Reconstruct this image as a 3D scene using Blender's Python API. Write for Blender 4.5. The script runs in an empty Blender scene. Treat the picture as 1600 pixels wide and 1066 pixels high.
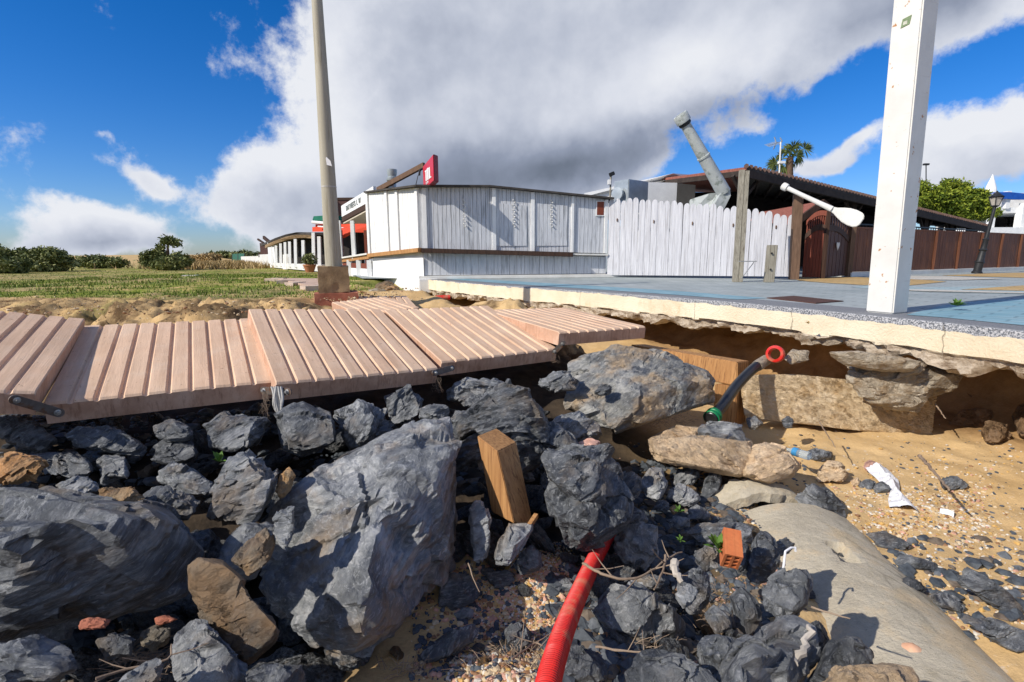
import bpy, bmesh, math, random
import numpy as np
from mathutils import Vector, Matrix, Euler

# ------------------------------------------------------------------ camera
EYE = Vector((0, 0, 1.8))
PITCH = math.radians(9.44); ROLL = 0.006; F = 800.0
fw = Vector((0, math.cos(PITCH), -math.sin(PITCH)))
up0 = Vector((0, math.sin(PITCH), math.cos(PITCH))); rt0 = Vector((1, 0, 0))
rt = rt0 * math.cos(ROLL) - up0 * math.sin(ROLL)
upv = up0 * math.cos(ROLL) + rt0 * math.sin(ROLL)
scene = bpy.context.scene
col = scene.collection
cd = bpy.data.cameras.new('camera'); cam = bpy.data.objects.new('camera', cd); col.objects.link(cam)
m = Matrix.Identity(4)
for i, v in enumerate((rt, upv, -fw)):
    for j in range(3): m[j][i] = v[j]
m.translation = EYE
cam.matrix_world = m
cd.sensor_width = 36; cd.lens = 18.0; cd.clip_start = .02; cd.clip_end = 8000
scene.camera = cam

# ------------------------------------------------------------------ light
SUN_H = Vector((-.88, -.475, 0)).normalized(); SUN_EL = math.radians(36)
sunv = Vector((SUN_H.x * math.cos(SUN_EL), SUN_H.y * math.cos(SUN_EL), math.sin(SUN_EL)))
sd = bpy.data.lights.new('sun', 'SUN'); sd.energy = 5.0; sd.angle = math.radians(.5); sd.color = (1, .935, .84)
so = bpy.data.objects.new('sun', sd); col.objects.link(so)
so.rotation_euler = sunv.to_track_quat('Z', 'Y').to_euler(); so.location = (-20, -15, 20)
scene.view_settings.view_transform = 'Standard'; scene.view_settings.look = 'None'
scene.view_settings.exposure = .05; scene.view_settings.gamma = 1

def direc(px, py):
    return (fw + rt * ((px - 800) / F) + upv * ((533 - py) / F)).normalized()

W = bpy.data.worlds.new('World'); scene.world = W; W.use_nodes = True
nt = W.node_tree; nt.nodes.clear()
def N(t, **kw):
    n = nt.nodes.new(t)
    for k, v in kw.items():
        if k.startswith('i_'): n.inputs[int(k[2:])].default_value = v
        else: setattr(n, k, v)
    return n
L = lambda a, b: nt.links.new(a, b)
def wm(op, a, b=0.0, c=None, clamp=False):
    n = N('ShaderNodeMath', operation=op, use_clamp=clamp)
    for i, x in enumerate((a, b) if c is None else (a, b, c)):
        if isinstance(x, (int, float)): n.inputs[i].default_value = x
        else: L(x, n.inputs[i])
    return n.outputs[0]
tc = N('ShaderNodeTexCoord')
nrm = N('ShaderNodeVectorMath', operation='NORMALIZE'); L(tc.outputs['Generated'], nrm.inputs[0])
dirv = nrm.outputs[0]
wn = N('ShaderNodeTexNoise'); wn.inputs['Scale'].default_value = 4.5; wn.inputs['Detail'].default_value = 5; L(dirv, wn.inputs['Vector'])
ws = N('ShaderNodeVectorMath', operation='SUBTRACT'); L(wn.outputs['Color'], ws.inputs[0]); ws.inputs[1].default_value = (.5, .5, .5)
wsc = N('ShaderNodeVectorMath', operation='SCALE'); L(ws.outputs[0], wsc.inputs[0]); wsc.inputs['Scale'].default_value = .16
wa = N('ShaderNodeVectorMath', operation='ADD'); L(dirv, wa.inputs[0]); L(wsc.outputs[0], wa.inputs[1])
warped = wa.outputs[0]
def blob(px, py, rx, ry, ang=0, src=None):
    c = direc(px, py)
    cs = c.dot(fw)
    sx = rx / F * cs; sy = ry / F * cs
    x = c; z = (Vector((0, 0, 1)) - x * x.z).normalized(); y = z.cross(x)
    a = math.radians(ang)
    y2 = y * math.cos(a) - z * math.sin(a); z2 = y * math.sin(a) + z * math.cos(a)
    R = Matrix((x, y2, z2)).transposed()
    mp = N('ShaderNodeMapping', vector_type='TEXTURE')
    mp.inputs['Location'].default_value = c; mp.inputs['Rotation'].default_value = R.to_euler()
    mp.inputs['Scale'].default_value = (max(sx, sy), sx, sy)
    L(src or warped, mp.inputs['Vector'])
    g = N('ShaderNodeTexGradient', gradient_type='QUADRATIC_SPHERE'); L(mp.outputs[0], g.inputs[0])
    return g.outputs['Fac']
def bsum(lst):
    s = None
    for b in lst:
        w = b[5] if len(b) > 5 else 1
        f = blob(*b[:5]); f = wm('MULTIPLY', f, w)
        s = f if s is None else wm('ADD', s, f)
    return s
# photograph's cloud masses, as directions in the sky: px, py, half width, half height, tilt, weight
CL = [(780, 60, 520, 330, 0, 2.6), (1150, 5, 620, 215, 8, 2.6), (640, 250, 300, 200, 20, 1.8), (800, 235, 370, 150, 8, 2.0), (1500, -60, 420, 190, 0, 1.6),
      (430, 300, 210, 120, -10, 1.05), (560, 325, 230, 110, 0, .95), (385, 345, 190, 70, 0, .8), (150, 350, 170, 62, 0, 1.25), (120, 392, 280, 50, 0, .6), (250, 395, 300, 40, 0, .35), (60, 330, 60, 30, 0, .5), (205, 272, 120, 46, -28, .75), (235, 290, 60, 40, 0, .5),
      (1545, 255, 230, 110, 12, 1.9), (1330, 235, 150, 50, 5, 1.1), (1300, 265, 170, 40, 0, .6), (1020, 238, 90, 34, 0, .6), (1180, 200, 130, 60, 0, .45), (330, 120, 60, 34, -30, .35), (130, 218, 70, 26, -15, .42),
      (1700, 120, 160, 60, 0, .7), (-400, 200, 500, 200, 0, .9), (2100, 100, 500, 300, 0, 1.1), (800, -900, 900, 400, 0, 1.2)]
dens = bsum(CL)
sepd = N('ShaderNodeSeparateXYZ'); L(dirv, sepd.inputs[0])
back_cloud_fill = N('ShaderNodeMapRange'); L(sepd.outputs['Y'], back_cloud_fill.inputs[0]); back_cloud_fill.inputs[1].default_value = .25; back_cloud_fill.inputs[2].default_value = -.3; back_cloud_fill.inputs[3].default_value = 0; back_cloud_fill.inputs[4].default_value = .40  # unseen cloud cover added behind the camera to neutralise blue shade
dens = wm('ADD', dens, back_cloud_fill.outputs[0])
def wnoise(vec, sc, det, ro):
    n_ = N('ShaderNodeTexNoise'); n_.inputs['Scale'].default_value = sc; n_.inputs['Detail'].default_value = det; n_.inputs['Roughness'].default_value = ro; L(vec, n_.inputs['Vector']); return n_.outputs['Fac']
offv = N('ShaderNodeVectorMath', operation='ADD'); L(dirv, offv.inputs[0]); offv.inputs[1].default_value = (-.022, 0, .03)
nA = wnoise(dirv, 8.0, 14, .64); nB = wnoise(offv.outputs[0], 6.5, 5, .55); nA5 = wnoise(dirv, 6.5, 5, .55)
dn = wm('ADD', dens, wm('MULTIPLY', wm('SUBTRACT', nA, .5), 2.0))
mr = N('ShaderNodeMapRange', interpolation_type='SMOOTHSTEP'); L(dn, mr.inputs[0]); mr.inputs[1].default_value = .24; mr.inputs[2].default_value = .62
mask = mr.outputs[0]
DK = [(880, 240, 560, 130, 10, 1.15), (700, 295, 380, 110, 0, .75), (1150, 165, 480, 85, 17, .85), (640, 60, 330, 230, 0, .42), (900, 40, 300, 130, 0, .2), (1500, 0, 380, 130, 0, .6), (560, 340, 260, 80, 0, .5), (150, 385, 280, 55, 0, .9), (1590, 310, 260, 80, 0, .8), (1360, 266, 170, 34, 0, .8), (1300, 0, 500, 80, 0, .4)]
dk = bsum(DK)
relief = wm('MULTIPLY', wm('SUBTRACT', nB, nA5), 1.15)
n2o = wnoise(warped, 5, 6, .5)
dk2 = wm('ADD', wm('ADD', dk, wm('MULTIPLY', wm('SUBTRACT', n2o, .46), .3)), relief)
BR = bsum([(1060, 110, 330, 120, 12, .75), (500, 160, 150, 240, 0, .5), (430, 250, 200, 90, 0, .5), (1540, 225, 240, 80, 10, .7), (150, 335, 160, 45, 0, .8), (740, 190, 180, 80, 0, .25)])
dk3 = wm('SUBTRACT', dk2, BR)
thick = N('ShaderNodeMapRange'); L(dn, thick.inputs[0]); thick.inputs[1].default_value = .3; thick.inputs[2].default_value = 1.4; thick.inputs[3].default_value = -.16; thick.inputs[4].default_value = .12
rp = N('ShaderNodeValToRGB'); L(wm('ADD', wm('ADD', wm('MULTIPLY', dk3, .5), thick.outputs[0]), .17, clamp=True), rp.inputs[0])
e = rp.color_ramp.elements
e[0].position = 0; e[0].color = (.80, .82, .87, 1)
e[1].position = 1; e[1].color = (.155, .185, .245, 1)
for p, c in ((.2, (.68, .71, .79, 1)), (.42, (.49, .53, .63, 1)), (.68, (.28, .32, .42, 1))):
    x = e.new(p); x.color = c
sky = N('ShaderNodeTexSky', sky_type='NISHITA'); sky.sun_disc = False
sky.sun_elevation = SUN_EL; sky.sun_rotation = math.atan2(SUN_H.x, SUN_H.y); sky.air_density = 1.0; sky.dust_density = .3; sky.ozone_density = 3.0
hs = N('ShaderNodeHueSaturation'); hs.inputs['Saturation'].default_value = 1.42; hs.inputs['Value'].default_value = 1.0; L(sky.outputs[0], hs.inputs['Color'])
mul = N('ShaderNodeMix', data_type='RGBA', blend_type='MULTIPLY'); mul.inputs[0].default_value = 1; L(hs.outputs[0], mul.inputs[6]); 
hz = N('ShaderNodeMapRange'); L(sepd.outputs['Z'], hz.inputs[0]); hz.inputs[1].default_value = 0; hz.inputs[2].default_value = .4
tnt = N('ShaderNodeMix', data_type='RGBA'); L(hz.outputs[0], tnt.inputs[0]); tnt.inputs[6].default_value = (.68, .80, 1.22, 1); tnt.inputs[7].default_value = (.5, .83, 1.14, 1); L(tnt.outputs[2], mul.inputs[7])
bg1 = N('ShaderNodeBackground'); L(mul.outputs[2], bg1.inputs[0]); bg1.inputs[1].default_value = .105
bg2 = N('ShaderNodeBackground'); L(rp.outputs[0], bg2.inputs[0]); bg2.inputs[1].default_value = 1.0
ms = N('ShaderNodeMixShader'); L(mask, ms.inputs[0]); L(bg1.outputs[0], ms.inputs[1]); L(bg2.outputs[0], ms.inputs[2])
ow = N('ShaderNodeOutputWorld'); L(ms.outputs[0], ow.inputs[0])
W.cycles.sampling_method = 'MANUAL'; W.cycles.sample_map_resolution = 512

# ------------------------------------------------------------------ helpers
def P(px, py, d):
    return EYE + fw * d + rt * ((px - 800) / F * d) + upv * ((533 - py) / F * d)
def G(px, py, z):
    v = direc(px, py); t = (z - EYE.z) / v.z
    return EYE + v * t
rng = np.random.default_rng(7); random.seed(7)
def tag(o, label=None, cat=None, group=None, kind=None):
    if label: o['label'] = label
    if cat: o['category'] = cat
    if group: o['group'] = group
    if kind: o['kind'] = kind
    return o
def empty(name, loc, label, cat, group=None):
    o = bpy.data.objects.new(name, None); col.objects.link(o); o.location = loc; o.empty_display_size = .1
    return tag(o, label, cat, group)
def ploc(o):
    v = Vector((0, 0, 0))
    while o is not None: v += o.location; o = o.parent
    return v
class MB:
    def __init__(s): s.v = []; s.f = []; s.mi = []; s.m = 0
    def add(s, vs, fs):
        b = len(s.v); s.v += [tuple(v) for v in vs]
        for f in fs: s.f.append([i + b for i in f]); s.mi.append(s.m)
    def para(s, A, B, C, H):
        A = Vector(A); a = Vector(B) - A; b = Vector(C) - A; H = Vector(H)
        vs = [A, A + a, A + a + b, A + b]; vs += [v + H for v in vs]
        s.add(vs, [(0, 1, 2, 3), (7, 6, 5, 4), (0, 4, 5, 1), (1, 5, 6, 2), (2, 6, 7, 3), (3, 7, 4, 0)])
    def box(s, c, sz, R=None):
        R = R or Matrix.Identity(3); c = Vector(c)
        x, y, z = (R @ Vector((sz[0], 0, 0)), R @ Vector((0, sz[1], 0)), R @ Vector((0, 0, sz[2])))
        A = c - (x + y + z) / 2
        s.para(A, A + x, A + y, z)
    def beam(s, a, b, w, h, up=(0, 0, 1)):
        a = Vector(a); b = Vector(b); d = (b - a).normalized(); u = Vector(up)
        x = d.cross(u).normalized(); z = x.cross(d).normalized()
        A = a - x * w / 2 - z * h / 2
        s.para(A, A + x * w, A + z * h, b - a)
    def tube(s, pts, r, n=12, cap=True):
        pts = [Vector(p) for p in pts]; k = len(pts)
        rs = r if isinstance(r, (list, tuple)) else [r] * k
        u = None; vs = []; fs = []
        for i, p in enumerate(pts):
            t = (pts[min(i + 1, k - 1)] - pts[max(i - 1, 0)]).normalized()
            if u is None: u = t.orthogonal().normalized()
            u = (u - t * u.dot(t)).normalized(); w = t.cross(u)
            for j in range(n):
                a = 2 * math.pi * j / n; vs.append(p + (u * math.cos(a) + w * math.sin(a)) * rs[i])
        for i in range(k - 1):
            for j in range(n):
                fs.append((i * n + j, i * n + (j + 1) % n, (i + 1) * n + (j + 1) % n, (i + 1) * n + j))
        if cap: fs.append(tuple(reversed(range(n)))); fs.append(tuple((k - 1) * n + j for j in range(n)))
        s.add(vs, fs)
    def prism(s, poly, H):
        n = len(poly); H = Vector(H); poly = [Vector(p) for p in poly]
        s.add(poly + [p + H for p in poly], [tuple(range(n)), tuple(reversed(range(n, 2 * n)))] + [(i, (i + n), (i + 1) % n + n, (i + 1) % n) for i in range(n)])
    def lathe(s, c, prof, n=20, ax=(0, 0, 1), cap=True):
        ax = Vector(ax).normalized(); u = ax.orthogonal().normalized(); w = ax.cross(u); c = Vector(c)
        vs = [c + ax * h + (u * math.cos(2 * math.pi * j / n) + w * math.sin(2 * math.pi * j / n)) * r for r, h in prof for j in range(n)]
        k = len(prof)
        fs = [(i * n + j, i * n + (j + 1) % n, (i + 1) * n + (j + 1) % n, (i + 1) * n + j) for i in range(k - 1) for j in range(n)]
        if cap: fs.append(tuple(reversed(range(n)))); fs.append(tuple((k - 1) * n + j for j in range(n)))
        s.add(vs, fs)
    def build(s, name, mat, parent=None, origin=None, smooth=False, bevel=0, recalc=True):
        off = ploc(parent) if parent is not None else Vector(origin or (0, 0, 0))
        me = bpy.data.meshes.new(name)
        me.from_pydata([tuple(Vector(v) - off) for v in s.v], [], s.f)
        for mt in (mat if isinstance(mat, (list, tuple)) else [mat]): me.materials.append(mt)
        me.polygons.foreach_set('material_index', s.mi)
        if recalc or bevel:
            bm = bmesh.new(); bm.from_mesh(me)
            bmesh.ops.recalc_face_normals(bm, faces=bm.faces)
            if bevel:
                bmesh.ops.bevel(bm, geom=[e_ for e_ in bm.edges if len(e_.link_faces) == 2 and e_.calc_face_angle(0) > .5], offset=bevel, segments=2, affect='EDGES', clamp_overlap=True)
            bm.to_mesh(me); bm.free()
        if smooth:
            me.polygons.foreach_set('use_smooth', [True] * len(me.polygons))
            try: me.set_sharp_from_angle(angle=math.radians(smooth if smooth is not True else 40))
            except Exception: pass
        me.update()
        o = bpy.data.objects.new(name, me); col.objects.link(o)
        if parent is not None: o.parent = parent
        else: o.location = off
        return o
def add_copy(o, parent=None):
    c = o.copy(); col.objects.link(c); c.parent = parent
    return c

# numpy value-noise
def _h(ix, iy, iz, s):
    n = (ix * 374761393 + iy * 668265263 + iz * 2147483647 + s * 1274126177) & 0xffffffff
    n = ((n ^ (n >> 13)) * 1274126177) & 0xffffffff
    n = ((n ^ (n >> 15)) * 2246822519) & 0xffffffff
    return ((n ^ (n >> 16)) & 0xffffff) / float(0xffffff)
def vnoise(p, s=0):
    i = np.floor(p).astype(np.int64); f = p - i; f = f * f * f * (f * (f * 6 - 15) + 10)
    x, y, z = i[:, 0], i[:, 1], i[:, 2]; fx, fy, fz = f[:, 0], f[:, 1], f[:, 2]
    r = 0
    for a in (0, 1):
        wx = fx if a else 1 - fx
        for b in (0, 1):
            wy = fy if b else 1 - fy
            for c in (0, 1):
                wz = fz if c else 1 - fz
                r = r + _h(x + a, y + b, z + c, s) * wx * wy * wz
    return r
def fbm(p, o=4, s=0, g=.5):
    a = 1; t = 0; r = 0
    for k in range(o):
        r = r + a * vnoise(p * 2.03 ** k + 17.3 * k, s + k); t += a; a *= g
    return r / t

# ------------------------------------------------------------------ materials
def srgb(*c): return tuple((x / 255 / 12.92) if x <= 10 else ((x / 255 + .055) / 1.055) ** 2.4 for x in c)
class NT:
    def __init__(s, name):
        s.mat = bpy.data.materials.new(name); s.mat.use_nodes = True
        s.t = s.mat.node_tree; s.b = s.t.nodes['Principled BSDF']; s.tc = s.t.nodes.new('ShaderNodeTexCoord')
    def n(s, t, **k):
        x = s.t.nodes.new(t)
        for a, v in k.items(): setattr(x, a, v)
        return x
    def l(s, a, b): s.t.links.new(a, b)
    def mapping(s, src='Object', scale=(1, 1, 1), rot=(0, 0, 0)):
        mp = s.n('ShaderNodeMapping'); mp.inputs['Scale'].default_value = scale; mp.inputs['Rotation'].default_value = rot
        s.l(s.tc.outputs[src] if isinstance(src, str) else src, mp.inputs[0]); return mp.outputs[0]
    def noise(s, vec, scale, detail=6, rough=.55, dist=0, out='Fac'):
        x = s.n('ShaderNodeTexNoise'); x.inputs['Scale'].default_value = scale; x.inputs['Detail'].default_value = detail
        x.inputs['Roughness'].default_value = rough; x.inputs['Distortion'].default_value = dist
        if vec is not None: s.l(vec, x.inputs['Vector'])
        return x.outputs[out]
    def ramp(s, fac, stops):
        r = s.n('ShaderNodeValToRGB'); s.l(fac, r.inputs[0]); e = r.color_ramp.elements
        while len(e) < len(stops): e.new(.5)
        for el, (p, c) in zip(e, stops):
            el.position = p; el.color = (*c, 1) if not isinstance(c, (int, float)) else (c, c, c, 1)
        return r.outputs[0]
    def mix(s, fac, a, b, mode='MIX'):
        x = s.n('ShaderNodeMix', data_type='RGBA', blend_type=mode)
        for v, i in ((fac, 0), (a, 6), (b, 7)):
            if isinstance(v, (int, float)): x.inputs[i].default_value = v if i == 0 else (v, v, v, 1)
            elif isinstance(v, tuple): x.inputs[i].default_value = (*v, 1)
            else: s.l(v, x.inputs[i])
        return x.outputs[2]
    def math(s, op, a, b=0., clamp=False):
        x = s.n('ShaderNodeMath', operation=op, use_clamp=clamp)
        for i, v in enumerate((a, b)):
            if isinstance(v, (int, float)): x.inputs[i].default_value = v
            else: s.l(v, x.inputs[i])
        return x.outputs[0]
    def attr(s, name):
        x = s.n('ShaderNodeAttribute', attribute_name=name); return x.outputs['Fac']
    def done(s, color, rough=.8, bump=None, bstr=.4, bdist=.01, metal=0, spec=.3):
        b = s.b
        if isinstance(color, tuple): b.inputs['Base Color'].default_value = (*color, 1)
        else: s.l(color, b.inputs['Base Color'])
        if isinstance(rough, (int, float)): b.inputs['Roughness'].default_value = rough
        else: s.l(rough, b.inputs['Roughness'])
        b.inputs['Metallic'].default_value = metal; b.inputs['Specular IOR Level'].default_value = spec
        if bump is not None:
            x = s.n('ShaderNodeBump'); x.inputs['Strength'].default_value = bstr; x.inputs['Distance'].default_value = bdist
            s.l(bump, x.inputs['Height']); s.l(x.outputs[0], b.inputs['Normal'])
        return s.mat
def simple(name, c1, c2, scale=6, rough=.8, bstr=.3, bdist=.005, stretch=(1, 1, 1), metal=0, fine=60, spec=.3, dirt=None):
    t = NT(name); v = t.mapping('Object', stretch)
    a = t.noise(v, scale, 6, .6); c = t.ramp(a, [(.3, c1), (.7, c2)])
    f = t.noise(v, fine, 4, .6)
    c = t.mix(.25, c, t.ramp(f, [(.25, .35), (.75, 1.)]), 'MULTIPLY')
    if dirt:
        dm = t.ramp(t.noise(t.mapping('Object', dirt[2] if len(dirt) > 2 else (1, 1, 1)), dirt[1], 8, .65), [(.52, 0.), (.64, 1.)])
        c = t.mix(dm, c, dirt[0])
    return t.done(c, rough, f, bstr, bdist, metal, spec)

def rock_mat(name, dark, mid, pale, stain, stain_amt=.5, vein=.5, sc=1.0):
    t = NT(name)
    oi = t.n('ShaderNodeObjectInfo')
    off = t.n('ShaderNodeVectorMath', operation='SCALE'); cmb = t.n('ShaderNodeCombineXYZ')
    for i in range(3): t.l(oi.outputs['Random'], cmb.inputs[i])
    t.l(cmb.outputs[0], off.inputs[0]); off.inputs['Scale'].default_value = 37
    ad = t.n('ShaderNodeVectorMath', operation='ADD'); t.l(t.tc.outputs['Object'], ad.inputs[0]); t.l(off.outputs[0], ad.inputs[1])
    v = ad.outputs[0]
    vs = t.mapping(v, (1, 1, 4.5))
    a = t.noise(v, 3.2 * sc, 7, .62, .6); b = t.noise(t.mapping(v, (1, .55, 5.5), (.12, .08, 0)), 9 * sc, 9, .74, .1)
    base = t.mix(b, t.mix(a, dark, mid), t.mix(a, mid, pale))
    base = t.ramp(t.math('ADD', t.math('MULTIPLY', a, .55), t.math('MULTIPLY', b, .45)), [(.34, dark), (.5, mid), (.64, pale)])
    # streaks of quartz
    mg = t.noise(t.mapping(v, (1, .6, 1.6), (.5, .3, .2)), 3.0 * sc, 7, .62, .3)
    ridge = t.math('ABSOLUTE', t.math('SUBTRACT', mg, .5))
    vm = t.ramp(ridge, [(0.0, 1.), (.006, .0)])
    vm = t.math('MULTIPLY', vm, t.ramp(t.noise(v, 5, 3), [(.45, 0.), (.62, vein)]))
    base = t.mix(vm, base, (.42, .43, .44))
    # scuffs
    sm = t.ramp(t.noise(vs, 26 * sc, 6, .7, .6), [(.54, 0.), (.66, 1.)])
    base = t.mix(t.math('MULTIPLY', sm, .8), base, pale)
    st = t.ramp(t.noise(t.mapping(v, (1, 1, 1.4)), 2.6 * sc, 6, .62), [(.60 - .18 * stain_amt, 0.), (.74 - .14 * stain_amt, 1.)])
    base = t.mix(t.math('MULTIPLY', st, .75), base, stain)
    val = t.math('ADD', t.math('MULTIPLY', oi.outputs['Random'], .5), .75)
    hsv = t.n('ShaderNodeHueSaturation'); t.l(base, hsv.inputs['Color']); t.l(val, hsv.inputs['Value'])
    f1 = t.noise(t.mapping(v, (1, .8, 2.6), (.1, .1, 0)), 16 * sc, 9, .74, .1); f2 = t.noise(v, 70, 5, .7)
    vo = t.n('ShaderNodeTexVoronoi', feature='F1'); vo.inputs['Scale'].default_value = 7 * sc; t.l(t.mapping(v, (1, 1, 2.6), (.4, .2, 0)), vo.inputs['Vector'])
    def mf(scl, stretch, rot):
        mv = t.mapping(v, stretch, rot); vx = t.n('ShaderNodeTexVoronoi', feature='F1'); vx.inputs['Scale'].default_value = scl
        wv_ = t.n('ShaderNodeVectorMath', operation='ADD'); nz_ = t.n('ShaderNodeTexNoise'); nz_.inputs['Scale'].default_value = scl * .8; nz_.inputs['Detail'].default_value = 4; t.l(mv, nz_.inputs['Vector'])
        sc_ = t.n('ShaderNodeVectorMath', operation='SCALE'); t.l(nz_.outputs['Color'], sc_.inputs[0]); sc_.inputs['Scale'].default_value = .3 / scl
        t.l(mv, wv_.inputs[0]); t.l(sc_.outputs[0], wv_.inputs[1]); t.l(wv_.outputs[0], vx.inputs['Vector'])
        df = t.n('ShaderNodeVectorMath', operation='SUBTRACT'); t.l(wv_.outputs[0], df.inputs[0]); t.l(vx.outputs['Position'], df.inputs[1])
        cc = t.n('ShaderNodeVectorMath', operation='SUBTRACT'); t.l(vx.outputs['Color'], cc.inputs[0]); cc.inputs[1].default_value = (.5, .5, .5)
        dt = t.n('ShaderNodeVectorMath', operation='DOT_PRODUCT'); t.l(df.outputs[0], dt.inputs[0]); t.l(cc.outputs[0], dt.inputs[1]); return dt.outputs['Value']
    facets = t.math('ADD', t.math('MULTIPLY', mf(9 * sc, (1, 1, 2.4), (.15, .1, .3)), 1.0), t.math('MULTIPLY', mf(26 * sc, (1, 1, 2.0), (.3, .2, .8)), .9))
    hgt = t.math('ADD', t.math('ADD', t.math('MULTIPLY', f1, 1.0), t.math('MULTIPLY', f2, .22)), t.math('MULTIPLY', vo.outputs['Distance'], .3))
    hgt = t.math('ADD', t.math('MULTIPLY', hgt, .028), facets)
    rg = t.ramp(a, [(.3, .48), (.7, .75)])
    return t.done(hsv.outputs[0], rg, hgt, 1.0, 1.0, spec=.45)

MAT = {}
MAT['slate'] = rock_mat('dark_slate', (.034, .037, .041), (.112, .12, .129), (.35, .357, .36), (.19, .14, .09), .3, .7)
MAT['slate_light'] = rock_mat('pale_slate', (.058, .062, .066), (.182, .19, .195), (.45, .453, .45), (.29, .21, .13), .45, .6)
MAT['slate_brown'] = rock_mat('brown_slate', (.05, .045, .04), (.14, .12, .09), (.27, .235, .18), (.30, .17, .07), .9, .4)
MAT['ochre'] = rock_mat('ochre_stone', (.13, .10, .07), (.30, .2, .1), (.45, .33, .2), (.5, .23, .06), 1.0, .2)
MAT['tan_boulder'] = rock_mat('tan_grey_boulder', (.08, .082, .08), (.19, .19, .178), (.42, .41, .375), (.42, .28, .14), .75, .4)
MAT['footing'] = rock_mat('ochre_footing', (.38, .27, .15), (.56, .42, .25), (.70, .56, .38), (.42, .26, .11), .6, 0, 2)
MAT['sandstone'] = rock_mat('sandstone', (.42, .28, .17), (.62, .45, .28), (.74, .57, .38), (.52, .36, .2), .5, .0, 2.2)
MAT['conc_rough'] = rock_mat('broken_concrete', (.26, .20, .135), (.47, .39, .28), (.64, .56, .44), (.33, .21, .1), .5, .0, 2.6)
MAT['pink'] = rock_mat('pink_stone', (.5, .27, .2), (.6, .34, .26), (.68, .42, .33), (.5, .3, .2), .3, 0)
MAT['soil_rock'] = rock_mat('muddy_stone', (.10, .06, .03), (.2, .12, .06), (.3, .19, .1), (.2, .11, .05), .5, 0)

# walkway slab: wood grain cast in concrete
t = NT('walkway_concrete')
v = t.mapping('Object', (1, 1, 1)); gr = t.mapping('UV', (14, 1.2, 1)); gr2 = t.mapping('UV', (60, 2.5, 1))
a = t.noise(v, 2.2, 5, .6); g1 = t.noise(gr, 5, 6, .6, 1.2); g2 = t.noise(gr2, 3, 5, .7, .5)
c = t.ramp(a, [(.3, (.66, .435, .29)), (.7, (.77, .545, .375))])
c = t.mix(.35, c, t.ramp(g1, [(.3, .75), (.6, 1.)]), 'MULTIPLY')
wv = t.noise(t.mapping('UV', (9, .5, 1)), 1.3, 4, .6); c = t.mix(.8, c, t.ramp(wv, [(.35, (.74, .72, .70)), (.6, (1., 1., 1.))]), 'MULTIPLY')
sp = t.ramp(t.noise(v, 38, 3, .5), [(.66, 0.), (.75, .8)]); c = t.mix(sp, c, (.22, .12, .08))
du = t.ramp(t.noise(v, 5, 8, .7), [(.5, 0.), (.72, .45)]); c = t.mix(du, c, (.66, .52, .40))
MAT['deck'] = t.done(c, .85, t.math('ADD', g1, t.math('MULTIPLY', g2, .6)), .35, .006)
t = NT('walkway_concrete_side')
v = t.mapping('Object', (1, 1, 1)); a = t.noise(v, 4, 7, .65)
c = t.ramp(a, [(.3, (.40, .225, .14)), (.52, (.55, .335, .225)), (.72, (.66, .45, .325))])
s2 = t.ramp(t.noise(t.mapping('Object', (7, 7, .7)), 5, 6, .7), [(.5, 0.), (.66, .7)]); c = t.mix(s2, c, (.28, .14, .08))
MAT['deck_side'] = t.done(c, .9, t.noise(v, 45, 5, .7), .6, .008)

MAT['white_wood'] = simple('white_painted_boards', (.50, .52, .55), (.72, .73, .75), 3, .6, .25, .004, (7, 7, .5), dirt=((.30, .31, .32), 3.2, (8, 8, .45)))
MAT['fence_wood'] = simple('weathered_white_boards', (.50, .50, .53), (.70, .70, .73), 3, .7, .3, .004, (8, 8, .5), dirt=((.36, .35, .36), 4, (11, 11, .3)))
MAT['white'] = simple('white_render', (.74, .74, .73), (.86, .86, .84), 3, .7, .15, .003)
MAT['white_dirty'] = simple('stained_white_render', (.62, .60, .55), (.8, .79, .75), 2, .8, .2, .004)
MAT['grey_paint'] = simple('grey_green_duct', (.43, .46, .44), (.54, .57, .55), 4, .5, .1, .002, dirt=((.22, .25, .22), 5))
MAT['galv'] = simple('galvanised_metal', (.34, .38, .40), (.48, .52, .54), 4, .4, .1, .002, metal=.4)
MAT['dark_wood'] = simple('dark_brown_wood', (.035, .018, .012), (.085, .045, .028), 4, .7, .3, .004, (8, 8, .6))
MAT['red_wood'] = simple('red_brown_wood', (.16, .035, .018), (.24, .06, .03), 4, .6, .3, .004, (8, 8, .6))
MAT['gate_dark'] = simple('dark_gate_wood', (.07, .032, .022), (.12, .055, .038), 4, .6, .3, .004, (8, 8, .6))
MAT['fence_brown'] = simple('brown_fence_boards', (.13, .045, .022), (.24, .095, .045), 3, .6, .35, .004, (6, 6, .4), dirt=((.09, .035, .02), 5, (8, 8, .3)))
MAT['post_brown'] = simple('brown_weathered_post', (.10, .058, .036), (.2, .12, .075), 4, .8, .5, .006, (10, 10, .6))
MAT['post_grey'] = simple('bleached_wood', (.22, .2, .155), (.38, .35, .28), 4, .8, .5, .006, (10, 10, .6), dirt=((.12, .1, .075), 6, (12, 12, .4)))
MAT['timber'] = simple('sawn_timber', (.36, .17, .06), (.58, .31, .12), 3, .75, .6, .006, (9, 9, .7), dirt=((.2, .09, .035), 5, (12, 12, .5)))
MAT['black'] = simple('black_iron', (.015, .016, .018), (.03, .031, .033), 8, .5, .2, .002)
MAT['interior_shade'] = simple('painted_interior_shade', (.012, .010, .010), (.03, .024, .02), 4, .9)  # near-black colour stands in for the shade of interiors
MAT['roof_tile'] = simple('red_roof_tiles', (.22, .07, .05), (.36, .14, .10), 8, .8, .6, .02, (6, 1, 1))
MAT['roof_old'] = simple('weathered_brown_tiles', (.10, .055, .045), (.2, .13, .105), 8, .85, .5, .02)
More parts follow.
